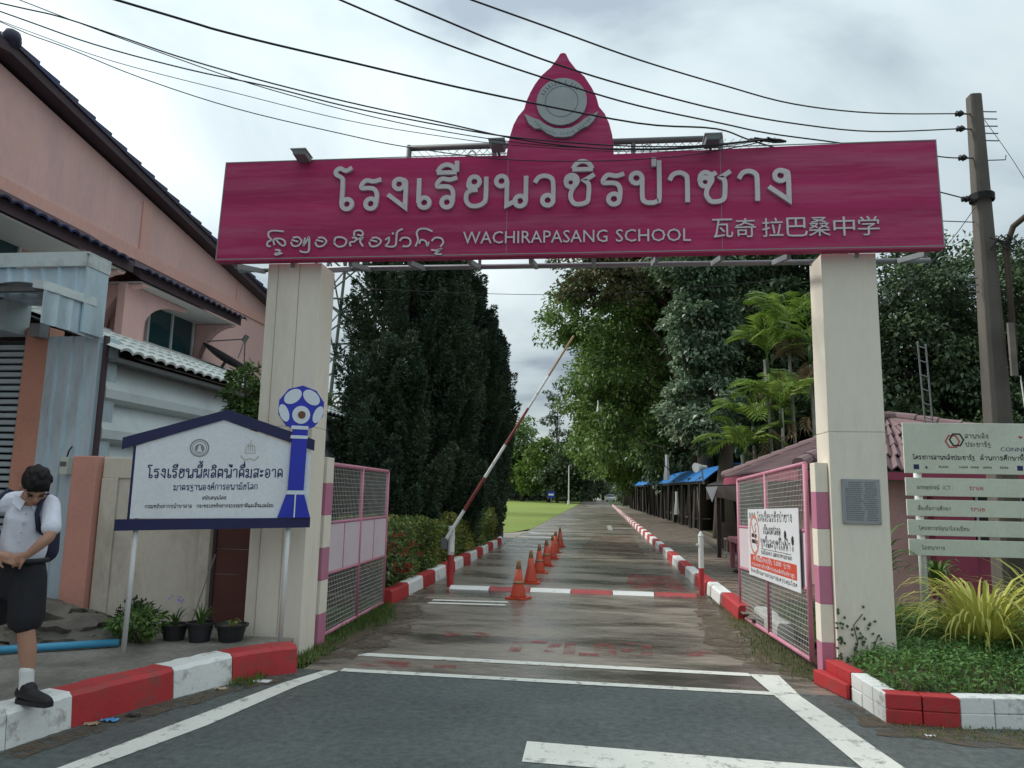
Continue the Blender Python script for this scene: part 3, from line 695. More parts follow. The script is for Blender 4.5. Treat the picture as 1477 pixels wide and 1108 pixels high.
# raised pavement on the left with its painted kerb
KO = [(-4.4, 1.8), (-3.98, 3.0), (-3.57, 4.27), (-3.47, 4.72), (-3.335, 5.12), (-3.19, 5.54), (-2.99, 6.03), (-2.81, 6.29), (-2.62, 6.46)]
def offs(P, d):
    out = []
    for i in range(len(P)):
        a = Vector(P[max(i-1, 0)]); b = Vector(P[min(i+1, len(P)-1)]); t = (b - a).normalized(); out.append((P[i][0] - t.y * d, P[i][1] + t.x * d))
    return out
KI = offs(KO, 0.24)
sheet('pavement', [(-30, 1.8), KI[0]] + KI[1:] + [(-2.86, 6.92), (-3.42, 6.92), (-3.42, 7.5), (-30, 7.5)], 0.195, 'pavement', thick=0.2)
kerb = empty('kerb', (-3.4, 4.8, 0), None, None); kerb['kind'] = 'structure'
def kerb_block(parent, pairs, h0, h1, matname, gap=0.006):
    """pairs of outer/inner ground points; block with a slightly battered face and rounded top."""
    mb = MB().use(matname); k = len(pairs)
    rings = []; jr = random.Random(len(parent.children) + 5)
    for (o, i) in pairs:
        o = Vector(o); i = Vector(i); d = (i - o).normalized()
        h1j = h1 + jr.uniform(-.005, .004); o = o + d * jr.uniform(-.006, .006)
        rings.append([(o.x, o.y, -0.02), (o.x + d.x*.02, o.y + d.y*.02, h1j - .028), (o.x + d.x*.05, o.y + d.y*.05, h1j), (i.x, i.y, h1j), (i.x, i.y, -.02)])
    b = len(mb.v)
    for r in rings: mb.v += r
    for j in range(k - 1):
        for q in range(4):
            mb.f.append([b + j*5 + q, b + j*5 + q+1, b + (j+1)*5 + q+1, b + (j+1)*5 + q]); mb.m.append(0)
    mb.f.append([b + q for q in range(5)]); mb.m.append(0); mb.f.append([b + (k-1)*5 + q for q in range(5)]); mb.m.append(0)
    return mb.build('kerb_block', parent)
def along(P, a, b, n):
    out = []
    for k in range(n + 1):
        s = a + (b - a) * k / n; i = min(int(s), len(P) - 2); f = s - i
        out.append((P[i][0] * (1-f) + P[i+1][0] * f, P[i][1] * (1-f) + P[i+1][1] * f))
    return out
for a, b, m_ in ((0, 1, 'paint_red'), (1, 2.12, 'paint_white'), (2.12, 3.1, 'paint_white'), (3.1, 4.95, 'paint_red'), (4.95, 6.0, 'paint_white'), (6.0, 8.0, 'paint_red')):
    kerb_block(kerb, list(zip(along(KO, a + .006, b - .006, 9), along(KI, a + .006, b - .006, 9))), 0.22, 0.225, m_)

# painted lines, each a flat strip
def marking(name, poly, z=0.004, m_='road_paint'):
    return sheet(name, poly, z, m_)
marking('edge_line', [(-4.2, 1.5), (-3.60, 2.9), (-3.04, 4.11), (-2.90, 4.72), (-2.775, 5.255), (-2.585, 6.116), (-2.41, 6.58), (-2.28, 6.58), (-2.435, 6.035), (-2.62, 4.965), (-2.75, 4.5), (-2.87, 4.10), (-3.42, 2.85), (-4.0, 1.4)])
marking('edge_line', [(1.36, 7.2), (1.62, 7.2), (1.63, 6.5), (1.83, 4.95), (2.1, 3.2), (1.85, 3.2), (1.57, 4.92), (1.42, 6.5)])
marking('stop_line', [(-2.40, 7.2), (1.36, 7.12), (1.36, 7.24), (-2.40, 7.34)], 0.003)
marking('stop_line', [(-2.27, 6.57), (1.42, 6.5), (1.42, 6.6), (-2.27, 6.68)], 0.0045)
marking('lane_line', [(-0.455, 4.66), (1.56, 4.55), (1.56, 4.90), (-0.46, 5.03)])
for y in (10.62, 10.9): marking('parking_line', [(-2.43, y), (-1.32, y + .06), (-1.32, y + .19), (-2.43, y + .13)], 0.003)
for i, y in enumerate((20.9, 22.3, 24.2, 26.6, 29.2)): marking('crossing_bar', [(-2.75, y), (-1.5 - .05*i, y), (-1.5 - .05*i, y + .75), (-2.75, y + .75)], 0.003, 'road_worn')
marking('lane_line', [(0.40, 33.5), (0.62, 33.5), (0.62, 38.4), (0.40, 38.4)], 0.003, 'road_worn')
marking('lane_line', [(0.7, 35.3), (1.5, 35.3), (1.5, 35.8), (0.7, 35.8)], 0.003, 'road_worn')
# worn red lettering left on the concrete
def worn(mb, p, q, w): 
    p, q = Vector((*p, 0)), Vector((*q, 0)); t = (q - p).normalized(); s = Vector((-t.y, t.x, 0)) * w / 2
    z = Vector((0, 0, 0.0035)); mb.add([p - s + z, q - s + z, q + s + z, p + s + z], [(0, 1, 2, 3)])
rt = MB().use('worn_red')
for p, q in (((-1.74, 8.60), (-1.56, 8.42)), ((-1.56, 8.42), (-1.70, 8.36)), ((-1.42, 8.66), (-1.20, 8.46)), ((-1.20, 8.46), (-1.36, 8.40)),
             ((-.85, 7.7), (-.85, 8.2)), ((-.8, 8.22), (-.55, 8.25)), ((-.5, 7.75), (-.45, 8.2)), ((-.3, 7.7), (-.3, 8.3)), ((-.2, 7.72), (-.0, 7.72)), ((0.02, 7.8), (.02, 8.3)), ((.1, 8.34), (.4, 8.36)), ((.2, 7.7), (.45, 7.75)),
             ((.12, 7.75), (.12, 8.25)), ((.48, 7.8), (.5, 8.3)), ((.25, 7.95), (.35, 8.1)), ((.8, 7.9), (1.05, 7.95)), ((.9, 8.1), (1.2, 8.05)), ((-2.2, 6.85), (-1.6, 6.85)), ((-2.1, 7.0), (-1.75, 6.98)), ((-1.5, 6.9), (-1.3, 6.95))):
    worn(rt, p, q, 0.12)
tag(rt.build('faded_lettering', fix=False), kind='structure')
# reddish worn patch beyond the hump
sheet('faded_patch', [(.45, 13.1), (1.5, 13.0), (1.45, 15.2), (.6, 15.5)], 0.0032, 'worn_red')
sheet('faded_patch', [(-.6, 20), (1.2, 20), (1.3, 29), (-.2, 29)], 0.0032, 'worn_brown')

hump = empty('speed_hump', (-0.45, 12.4, 0), 'low speed hump striped red and white across the wet driveway', 'speed hump')
for i in range(6):
    x0 = -2.45 + i * .667; mb = MB().use('hump_white' if i % 2 == 0 else 'hump_red')
    prof = [(-.17, 0.0), (-.12, .022), (-.05, .042), (.05, .042), (.12, .022), (.17, 0)]
    A = [(x0 + .008, 12.4 + a, z) for a, z in prof]; mb.prism(A, (.65, 0, 0)); mb.build('hump_segment', hump)

# right-hand brick walk and its kerb
PAV = empty('brick_walk', (2.9, 12, 0), None, None); PAV['kind'] = 'structure'
sheet('walk_bed', [(1.9, 9.6), (3.7, 9.6), (4.6, 24), (4.4, 36), (3.9, 60), (2.6, 100), (1.9, 100)], 0.105, 'paver', thick=0.12, parent=PAV)
bw, bl = 0.20, 0.30
pm = []
for k in range(4):
    mb = MB().use('paver'); h = .012 + .003 * k
    mb.box((-bl/2 + .006, -bw/2 + .006, 0), (bl/2 - .006, bw/2 - .006, h)); pm.append(mb.mesh('paver'))
cnt = 0; far = MB().use('paver'); y = 9.7; row = 0
while y < 46:
    x = 1.98 + (row % 2) * bl / 2
    xmax = 3.66 if y < 14 else 4.1
    while x < xmax:
        z = .1 + random.uniform(0, .005)
        vis = (y > 11.5) and x < 3.5
        if vis and cnt < 290:
            link('paver', pm[random.randrange(4)], PAV, (x, y, z)); cnt += 1
        else: far.box((x - bl/2 + .006, y - bw/2 + .006, z), (x + bl/2 - .006, y + bw/2 - .006, z + .015 + random.uniform(0, .005)))
        x += bl
    y += bw; row += 1
tag(far.build('pavers', PAV), kind='stuff')
KR = empty('kerb', (1.8, 12, 0), None, None); KR['kind'] = 'structure'
def block_mesh(m_, ln, w=.18, h=.19):
    mb = MB().use(m_)
    mb.prism([(0, .004, -.02), (.012, .004, h - .03), (.035, .004, h), (w, .004, h), (w, .004, -.02)], (0, ln - .008, 0)); return mb.mesh('kerb_block')
bmw, bmr = block_mesh('paint_white', 1.32), block_mesh('paint_red', 1.32)
y = 8.87; i = 1
while y < 100:
    x = 1.80 + (10.1 - y) * .16 if y < 10.1 else (1.80 - (y - 10.1) * .02 if y < 14 else 1.715)
    link('kerb_block', (bmr, bmw)[i % 2], KR, (x, y, 0)); y += 1.32; i += 1
KH = empty('kerb', (-2.95, 16, 0), None, None); KH['kind'] = 'structure'
hw, hr = block_mesh('paint_white', .95, .16, .20), block_mesh('paint_red', .95, .16, .20)
y = 10.35; i = 0
while y < 23:
    o = link('kerb_block', (hr, hw)[i % 2], KH, (-2.87 - (y - 10) * .006, y, 0)); o.rotation_euler = (0, 0, math.pi); o.location.y += .95
    y += .95; i += 1

# two-course painted brick kerb round the planting bed
KB = [(1.96, 6.98), (2.02, 6.50), (2.06, 5.88), (2.56, 5.85), (3.05, 5.92), (3.7, 6.02), (4.5, 6.15), (5.5, 6.3)]
KBE = empty('kerb', (2.3, 6, 0), None, None); KBE['kind'] = 'structure'
def brick_run(p, q, n, m_):
    p, q = Vector((*p, 0)), Vector((*q, 0)); t = (q - p).normalized(); nn = Vector((-t.y, t.x, 0))
    ln = (q - p).length / n
    for c in range(2):
        for k in range(n):
            a = p + t * (k * ln + .004); b = p + t * ((k+1) * ln - .004); j = random.uniform(-.004, .004); z0, z1 = c * .108 - .01 + random.uniform(0, .003), c * .108 + .1 + random.uniform(-.003, .003)
            mb = MB().use(m_); w = .13
            mb.hexa([a + nn*j + Vector((0,0,z0)), b + nn*j + Vector((0,0,z0)), b + nn*w + Vector((0,0,z0)), a + nn*w + Vector((0,0,z0)),
                     a + nn*j + Vector((0,0,z1)), b + nn*j + Vector((0,0,z1)), b + nn*w + Vector((0,0,z1)), a + nn*w + Vector((0,0,z1))])
            mb.build('brick', KBE, bevel=.008)
brick_run(KB[0], KB[1], 2, 'paint_red'); brick_run(KB[1], KB[2], 3, 'paint_white'); brick_run(KB[2], KB[3], 2, 'paint_red')
brick_run(KB[3], KB[4], 2, 'paint_white'); brick_run(KB[4], KB[5], 2, 'paint_white'); brick_run(KB[5], KB[6], 3, 'paint_red'); brick_run(KB[6], KB[7], 3, 'paint_white')
mb = MB().use('paint_red'); mb.prism([(1.86, 6.98, 0), (1.98, 6.48, 0), (2.012, 6.49, 0), (1.95, 6.99, 0)], (0, 0, .12)); mb.build('kerb_ramp', KBE, bevel=.01)
# soil mound of the bed
mb = MB().use('soil'); nx, ny = 22, 16; b0 = 0
def bedz(x, y):
    ed = min(1.0, max(0.0, (y - 5.95) / .5)) * min(1.0, max(0, (x - 2.08) / .3))
    return .17 + .10 * ed + .02 * math.sin(x * 5) * math.sin(y * 4)
for j in range(ny + 1):
    for i in range(nx + 1):
        x = 2.14 + i * (6.5 - 2.14) / nx; y = 5.96 + j * (10.9 - 5.96) / ny
        if x > 2.9: y = max(y, 6.0 + (x - 2.9) * .12)
        mb.v.append((x, y, bedz(x, y)))
for j in range(ny):
    for i in range(nx):
        a = j * (nx + 1) + i; mb.f.append([a, a+1, a+nx+2, a+nx+1]); mb.m.append(0)
tag(mb.build('planting_bed', smooth=True, fix=False), kind='structure')
sheet('hedge_bed', [(-3.02, 10.3), (-3.1, 23), (-8, 23), (-8, 10.3)], .10, 'soil', thick=.12)

# ================================================================== left building: shop front and shed
shop = empty('shop_front', (-6.2, 7.5, .195), 'metal clad shop front with closed grey roller shutter behind the boy', 'shop')
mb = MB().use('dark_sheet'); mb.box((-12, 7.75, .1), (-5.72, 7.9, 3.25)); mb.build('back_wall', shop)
mb = MB().use('shutter')
sl = MB().use('shutter'); sl.prism([(-8.9, 7.65, 0), (-8.9, 7.585, .0), (-8.9, 7.575, .008), (-8.9, 7.575, .046), (-8.9, 7.585, .054), (-8.9, 7.65, .054)], (2.36, 0, 0)); slm = sl.mesh('slat')
for k in range(38): link('slat', slm, shop, (0, 0, .2 + k * .0785))
mb = MB().use('steel'); mb.box((-6.54, 7.56, .195), (-6.49, 7.66, 3.3)); mb.build('shutter_guide', shop)
mb = MB().use('orange_wall'); mb.box((-6.49, 7.5, .195), (-6.2, 7.74, 3.35)); mb.build('pilaster', shop, bevel=.01)
# ribbed metal facing between pilaster and corner
mb = MB().use('zinc')
prof = []; x = -6.2
while x < -5.53:
    prof += [(x, 7.50), (x + .10, 7.50), (x + .115, 7.475), (x + .14, 7.475), (x + .155, 7.50)]; x += .17
prof = [p for p in prof if p[0] <= -5.52] + [(-5.50, 7.50)]
n = len(prof); b = len(mb.v)
mb.v += [(px, py, .195) for px, py in prof] + [(px, py, 3.24) for px, py in prof]
for i in range(n - 1): mb.f.append([b+i, b+i+1, b+n+i+1, b+n+i]); mb.m.append(0)
mb.box((-6.2, 7.505, .195), (-5.5, 7.74, 3.24)); mb.build('metal_facing', shop)
mb = MB().use('purple_board'); mb.box((-5.499, 7.46, .195), (-5.47, 7.53, 3.24)); mb.build('corner_strip', shop)
# upper fascia: ribbed sheets, cap and return
mb = MB().use('zinc')
prof = []; x = -12.0
while x < -5.66: prof += [(x, 7.20), (x + .12, 7.20), (x + .14, 7.17), (x + .165, 7.17), (x + .185, 7.20)]; x += .205
prof += [(-5.575, 7.20)]
n = len(prof)
mb.v += [(px, py, 3.60) for px, py in prof] + [(px, py, 3.95) for px, py in prof]
for i in range(n - 1): mb.f.append([i, i+1, n+i+1, n+i]); mb.m.append(0)
mb.box((-12, 7.21, 3.60), (-5.575, 7.5, 3.94)); mb.build('fascia_sheet', shop)
mb = MB().use('zinc_pale'); mb.box((-12, 7.14, 3.95), (-5.565, 7.165, 4.09)); mb.box((-12, 7.14, 4.09), (-5.54, 7.52, 4.11)); mb.box((-5.563, 7.166, 3.95), (-5.54, 7.52, 4.088)); mb.build('fascia_cap', shop)
mb = MB().use('zinc'); mb.box((-5.573, 7.165, 3.22), (-5.55, 7.51, 3.948)); mb.build('fascia_return', shop)
# open canopy with a metal cheek and flashing on its right side
mb = MB().use('zinc'); CK = []
for k in range(13):
    y_ = 6.62 + k * .068; CK.append((-5.60 + (.012 if k % 3 == 0 else 0), y_))
n = len(CK); mb.v += [(x_, y_, 3.19 + .02 * i / n) for i, (x_, y_) in enumerate(CK)] + [(x_, y_, 3.56) for x_, y_ in CK]
for i in range(n - 1): mb.f.append([i, i+1, n+i+1, n+i]); mb.m.append(0)
o = mb.build('cheek', shop); o.modifiers.new('s', 'SOLIDIFY').thickness = .015
mb = MB().use('zinc_pale'); mb.hexa([(-5.70, 6.60, 3.555), (-5.575, 6.60, 3.535), (-5.54, 7.35, 3.545), (-5.70, 7.35, 3.56), (-5.70, 6.60, 3.64), (-5.585, 6.60, 3.63), (-5.546, 7.35, 3.64), (-5.70, 7.35, 3.65)]); mb.build('flashing', shop)
mb = MB().use('zinc')
n_ = 40; P_ = [(-9.0 + k * .0835, 3.60 + .022 * abs(math.sin(k * .55))) for k in range(n_)]
mb.v += [(x_, 6.60, z_) for x_, z_ in P_] + [(x_, 7.19, z_ + .05) for x_, z_ in P_]
for i in range(n_ - 1): mb.f.append([i, i+1, n_+i+1, n_+i]); mb.m.append(0)
o = mb.build('canopy', shop); o.modifiers.new('s', 'SOLIDIFY').thickness = .008
MB().use('steel_dark').box((-9.0, 6.64, 3.53), (-5.62, 6.70, 3.59)).build('canopy_beam', shop)
mb = MB().use('shutter'); mb.box((-9.0, 7.2, 3.25), (-6.50, 7.55, 3.62)); mb.build('shutter_box', shop)
MB().use('steel').box((-6.32, 7.35, 3.21), (-6.2, 7.49, 3.36)).build('bracket', shop)
mtr = empty('electric_meter', (-5.76, 7.40, 1.68), 'small beige electric meter box on the ribbed metal facing', 'meter')
MB().use('board_green').box((-5.81, 7.385, 1.69), (-5.72, 7.47, 1.88)).build('case', mtr, bevel=.006)
MB().use('steel_dark').box((-5.80, 7.379, 1.78), (-5.73, 7.384, 1.83)).build('dial', mtr)
mb = MB().use('cable'); mb.tube([(-5.76, 7.42, 1.88), (-5.75, 7.43, 1.95), (-5.73, 7.45, 2.0)], .008, 6); mb.build('conduit', mtr)

# beige boundary wall with pink end and brown sheet gate
bwall = empty('boundary_wall', (-4.4, 7.2, .195), 'beige rendered garden wall with pink end behind the blue sign', 'wall')
mb = MB().use('beige_wall'); mb.box((-5.12, 7.22, .1), (-3.96, 7.36, 1.86)); mb.build('panel', bwall, bevel=.006)
mb = MB().use('beige_wall'); mb.box((-5.16, 7.20, 1.66), (-3.93, 7.219, 1.875)); mb.box((-5.16, 7.19, .1), (-4.98, 7.219, 1.66)); mb.box((-4.02, 7.16, .1), (-3.9, 7.3, 1.88)); mb.build('border', bwall, bevel=.008)
mb = MB().use('peach'); mb.box((-5.46, 7.12, .1), (-5.18, 7.36, 1.885)); mb.build('end_pier', bwall, bevel=.012)
bg_ = empty('sliding_gate', (-3.7, 7.24, .195), 'dark brown sheet metal gate in the gap beside the left pillar', 'gate')
pl = MB().use('door_brown'); pl.box((-3.88, 7.24, 0), (-3.42, 7.27, .245)); plm = pl.mesh('plank', fix=True)
for k in range(7): link('plank', plm, bg_, (0, 0, .22 + k * .25))
MB().use('purple_board').box((-3.89, 7.22, .2), (-3.862, 7.239, 1.96)).build('edge_post', bg_)

# grey clad shed with white tile roof
shed = empty('clad_shed', (-6.5, 12, 0), 'long grey clad shed with white tiled roof beside the entrance', 'shed')
MB().use('cladding').box((-8.0, 7.92, 0), (-5.62, 17.2, 2.98)).build('wall', shed)
cl = MB().use('cladding')
cl.prism([(-5.62, 7.54, .0), (-5.50, 7.54, .03), (-5.46, 7.54, .06), (-5.46, 7.54, .16), (-5.60, 7.54, .46), (-5.62, 7.54, .46)], (0, 9.66, 0)); clm = cl.mesh('cladding_sheet')
for k in range(6): link('cladding_sheet', clm, shed, (0, 0, .22 + k * .455))
MB().use('steel_dark').box((-5.50, 7.54, 2.955), (-5.36, 17.2, 3.005)).build('eave_board', shed)
TS = math.atan2(.98, 2.6)
tm_ = MB().use('white_tile'); n = 8; tw = .22; tl = .70
for i in range(n + 1):
    u = i / n; zc = .038 * math.sin(u * math.pi) ** .8
    for (d, zz_) in ((0, 0.028), (tl, 0.0)):
        tm_.v.append((-d, u * tw, zc + zz_)); 
for i in range(n): tm_.f.append([2*i, 2*i+1, 2*i+3, 2*i+2]); tm_.m.append(0)
b = len(tm_.v)
for i in range(n + 1):
    x_, y_, z_ = tm_.v[2*i]; tm_.v.append((x_ , y_, z_ - .03))
for i in range(n): tm_.f.append([2*i, 2*i+2, b+i+1, b+i]); tm_.m.append(0)
tmm = tm_.mesh('roof_tile', smooth=False)
roof = MB().use('white_tile').box((0, 0, 0), (.001, .001, .001))
rf = MB().use('dark_sheet'); rf.hexa([(-5.34, 7.92, 3.03), (-5.34, 17.3, 3.03), (-8.0, 17.3, 4.0), (-8.0, 7.92, 4.0), (-5.34, 7.92, 3.05), (-5.34, 17.3, 3.05), (-8.0, 17.3, 4.02), (-8.0, 7.92, 4.02)])
rfo = rf.build('roof', shed)
for c in range(45):
    for r_ in range(5):
        if c < 3 and r_ > 0: continue
        d = r_ * .62
        o = link('roof_tile', tmm, rfo, (-5.30 - d * math.cos(TS), 7.48 + c * tw, 3.055 + d * math.sin(TS)))
        o.rotation_euler = (0, TS, 0)

# ================================================================== salmon house
house = empty('salmon_house', (-11, 11, 0), 'tall salmon pink house with indigo tiled awnings over its windows', 'house')
XW = -8.0
ridge_y, ridge_z, eave_y, eave_z, fy, fz = 8.2, 7.27, 17.3, 5.80, -3.0, 5.5
mb = MB().use('salmon')
mb.prism([(XW, fy + .4, 0), (XW, eave_y - .4, 0), (XW, eave_y - .4, eave_z + .05), (XW, ridge_y, ridge_z - .1), (XW, fy + .4, fz + .05)], (-9, 0, 0)); mb.build('wall', house)
mb = MB().use('salmon_trim'); mb.box((XW, fy + .4, 5.45), (XW + .03, eave_y - .4, 5.66)); mb.box((XW + .002, 11.5, 5.66), (XW + .028, 11.75, 6.55)); mb.box((XW + .002, 15.0, 5.66), (XW + .028, 15.2, 6.05)); mb.build('string_course', house)
mb = MB().use('salmon_trim')
for y in (10.9, 11.2): mb.box((XW + .002, y, 3.9), (XW + .05, y + .15, 5.449))
mb.build('pilaster', house)
# main roof slab with stepped verge tiles
XV = XW + .22
mb = MB().use('purple_board')
def slope(y): return ridge_z - .02 + (eave_z - ridge_z) * (y - ridge_y) / (eave_y - ridge_y) if y > ridge_y else ridge_z - .02 + (fz - ridge_z) * (ridge_y - y) / (ridge_y - fy)
mb.hexa([(XV, ridge_y, slope(ridge_y)), (XV, eave_y, slope(eave_y)), (XW - 9.2, eave_y, slope(eave_y)), (XW - 9.2, ridge_y, slope(ridge_y)),
         (XV, ridge_y, slope(ridge_y) + .13), (XV, eave_y, slope(eave_y) + .13), (XW - 9.2, eave_y, slope(eave_y) + .13), (XW - 9.2, ridge_y, slope(ridge_y) + .13)])
mb.hexa([(XV, fy, slope(fy)), (XV, ridge_y - .002, slope(ridge_y)), (XW - 9.2, ridge_y - .002, slope(ridge_y)), (XW - 9.2, fy, slope(fy)),
         (XV, fy, slope(fy) + .13), (XV, ridge_y - .002, slope(ridge_y) + .13), (XW - 9.2, ridge_y - .002, slope(ridge_y) + .13), (XW - 9.2, fy, slope(fy) + .13)])
hroof = mb.build('roof', house)
vt = MB().use('indigo_tile'); vt.hexa([(.03, 0, 0), (.03, .44, 0), (-.4, .44, 0), (-.4, 0, 0), (.03, 0, .05), (.03, .44, .10), (-.4, .44, .10), (-.4, 0, .05)]); vtm = vt.mesh('verge_tile')
sa = math.atan2(eave_z - ridge_z, eave_y - ridge_y)
y = ridge_y
while y < eave_y:
    o = link('verge_tile', vtm, hroof, (XV, y, slope(y) + .13)); o.rotation_euler = (sa, 0, 0); y += .40 * math.cos(sa)
mb = MB().use('indigo_tile'); mb.lathe([(.02, -.08), (.10, -.04), (.12, .04), (.10, .11), (.03, .15)], (XV - .02, ridge_y - .02, ridge_z + .16), 12); mb.build('finial', house, smooth=True)
mb = MB().use('indigo_tile'); mb.tube([(XV + .03, ridge_y, ridge_z + .18), (XW - 9.2, ridge_y, ridge_z + .18)], .11, 10); mb.build('ridge_cap', house, smooth=True)
def awning(y0, y1, zt, zo):
    a = MB().use('purple_board'); xo = XW + .82
    a.hexa([(xo, y0, zo), (xo, y1, zo), (XW + .031, y1, zt), (XW + .031, y0, zt), (xo, y0, zo + .16), (xo, y1, zo + .16), (XW + .031, y1, zt + .06), (XW + .031, y0, zt + .06)])
    ao = a.build('awning', house)
    s = MB().use('soffit'); s.box((XW + .035, y0 + .1, zo - .03), (xo - .05, y1 - .1, zo - .004)); s.build('soffit', ao)
    t = MB().use('indigo_tile'); n_ = 6; an = math.atan2(zt - zo, xo - XW)
    for i in range(n_ + 1):
        u = i / n_; zc = .04 * math.sin(u * math.pi)
        t.v += [(.10, u * .2, zc), (-.9, u * .2, zc), (.10, u * .2, zc - .03)]
    for i in range(n_): t.f += [[3*i, 3*i+1, 3*i+4, 3*i+3], [3*i, 3*i+3, 3*i+5, 3*i+2]]; t.m += [0, 0]
    me = t.mesh('awning_tile')
    k = 0
    while y0 - .05 + k * .2 < y1 - .1:
        o = link('awning_tile', me, ao, (xo, y0 - .05 + k * .2, zo + .17)); o.rotation_euler = (0, an * .55, 0); k += 1
    # arched plaster brackets at both ends
    for yy in (y0 + .12, y1 - .30):
        br = MB().use('salmon'); R_ = .68
        P = [(XW + .03, yy, zo - .04), (XW + .78, yy, zo - .04)]
        P += [(XW + .78 - R_ * math.sin(a_), yy, zo - .06 - R_ * 1.25 * (1 - math.cos(a_))) for a_ in np.linspace(0, math.pi / 2, 9)]
        P += [(XW + .03, yy, zo - .06 - R_ * 1.25)]
        br.prism(P, (0, .16, 0)); br.build('bracket', ao)
def arch_plate(y0, y1, y2, z0, z1, xa, xb):
    mb = MB().use('salmon'); r_ = y2 - y1
    P = [(xa, y0, z0), (xa, y1, z0)] + [(xa, y1 + r_ * (1 - math.cos(a_)), z1 - .06 - (z1 - z0) * .62 * (1 - math.sin(a_))) for a_ in np.linspace(0, math.pi / 2, 10)] + [(xa, y2, z1), (xa, y0, z1)]
    mb.prism(P, (xb - xa, 0, 0)); mb.build('arch', house)
arch_plate(10.5, 11.05, 12.25, 3.9, 4.76, XW + .42, XW + .55); arch_plate(5.1, 6.3, 7.3, 3.9, 4.80, XW + .42, XW + .55)
awning(10.45, 13.75, 5.38, 4.80); awning(5.0, 10.25, 5.42, 4.84)
for (ya, yb, z0, z1) in ((11.95, 13.35, 4.06, 4.82), (6.6, 8.9, 4.0, 4.82)):
    w = MB().use('glass_dark'); w.box((XW + .003, ya, z0), (XW + .02, yb, z1)); wo = w.build('window', house)
    f_ = MB().use('window_frame'); yc = (ya + yb) / 2
    for a, b in (((ya - .05, z0 - .05), (ya, z1 + .05)), ((yb, z0 - .05), (yb + .05, z1 + .05)), ((yc - .02, z0), (yc + .02, z1)), ((ya, z0 - .05), (yb, z0)), ((ya, z1), (yb, z1 + .05))):
        f_.box((XW + .004, a[0], a[1]), (XW + .05, b[0], b[1]))
    f_.build('frame', wo)

# ================================================================== guard house (right)
gh = empty('guard_house', (5.2, 14, 0), 'pink guard house with rose tiled hip roof behind right pillar', 'guard house')
mb = MB().use('guard_pink'); mb.box((3.7, 11.75, 0), (8.6, 17.6, 2.05)); mb.build('wall', gh)
mb = MB().use('maroon'); mb.box((4.86, 11.55, 0), (5.42, 11.749, 2.05)); mb.build('column', gh, bevel=.01)
mb = MB().use('maroon'); mb.box((5.42, 11.6, 0), (8.6, 11.748, .86)); mb.build('dado', gh)
w = MB().use('ink'); w.box((5.5, 11.70, .95), (8.3, 11.745, 1.86)); wo = w.build('window', gh)
f_ = MB().use('window_frame')
for k in range(10): f_.box((5.5 + k * .3, 11.66, .95), (5.53 + k * .3, 11.69, 1.86))
for z in (.93, 1.25, 1.55, 1.84): f_.box((5.45, 11.655, z), (8.3, 11.695, z + .035))
f_.build('grille', wo)
f2 = MB().use('guard_pink'); f2.box((5.42, 11.52, .87), (8.4, 11.75, .93)); f2.build('sill', wo)
X0, X1, Y0, Y1, ZE, RX0, RX1, RY, RZ = 2.95, 9.2, 11.4, 18.0, 2.0, 5.35, 5.6, 14.7, 3.08
mb = MB().use('steel_dark')
mb.add([(X0, Y0, ZE), (X1, Y0, ZE), (X1, Y1, ZE), (X0, Y1, ZE), (RX0, RY, RZ), (RX1, RY, RZ)], [(0, 1, 5, 4), (1, 2, 5), (2, 3, 4, 5), (3, 0, 4), (3, 2, 1, 0)])
hip = mb.build('roof', gh)
def tile_plane(A, B, T0, T1, nrow, wave=.14):
    """corrugated tile courses filling the plane A-B (eave) to T0-T1 (top); each course x column a tile"""
    A, B, T0, T1 = map(Vector, (A, B, T0, T1)); out = []
    up = ((T0 + T1) / 2 - (A + B) / 2); nrm = (B - A).cross(up).normalized()
    if nrm.z < 0: nrm = -nrm
    for r_ in range(nrow):
        f0, f1 = r_ / nrow, (r_ + 1.12) / nrow
        a, b_ = A.lerp(T0, f0), B.lerp(T1, f0); a2, b2 = A.lerp(T0, min(f1, 1)), B.lerp(T1, min(f1, 1))
        ln = (b_ - a).length; nc = max(1, int(ln / (wave * 3)))
        t = (B - A).normalized()
        for c in range(nc):
            mb = MB().use('rose_tile'); m = 12
            for i in range(m + 1):
                u = (c + i / m) / nc; lift = .035 * math.sin(i / m * math.pi * 6) + .045
                lo = a.lerp(b_, u); hi = lo + (a2 - a).lerp(b2 - b_, u)
                mb.v += [tuple(lo + nrm * (lift + .022)), tuple(hi + nrm * lift), tuple(lo + nrm * (lift - .005))]
            for i in range(m): mb.f += [[3*i, 3*i+3, 3*i+4, 3*i+1], [3*i, 3*i+2, 3*i+5, 3*i+3]]; mb.m += [0, 0]
            mb.build('roof_tile', hip, fix=False)
tile_plane((X0, Y0, ZE), (X1, Y0, ZE), (RX0, RY, RZ), (RX1, RY, RZ), 5)
tile_plane((X0, Y1, ZE), (X0, Y0, ZE), (RX0, RY + .01, RZ), (RX0, RY, RZ), 5)
def ridge_caps(p, q, r=.10):
    p, q = Vector(p), Vector(q); n_ = max(2, int((q - p).length / .36)); 
    for k in range(n_):
        a, b_ = p.lerp(q, k / n_), p.lerp(q, (k + 1.08) / n_)
        mb = MB().use('rose_tile'); mb.tube([a + Vector((0, 0, .03)), b_ + Vector((0, 0, .03))], [r * 1.12, r * .9], 10); mb.build('ridge_cap', hip, smooth=False)
ridge_caps((X0, Y0, ZE + .05), (RX0, RY, RZ + .05)); ridge_caps((X0, Y1, ZE + .05), (RX0, RY, RZ + .05)); ridge_caps((RX0, RY, RZ + .05), (RX1, RY, RZ + .05)); ridge_caps((X1, Y0, ZE + .05), (RX1, RY, RZ + .05))
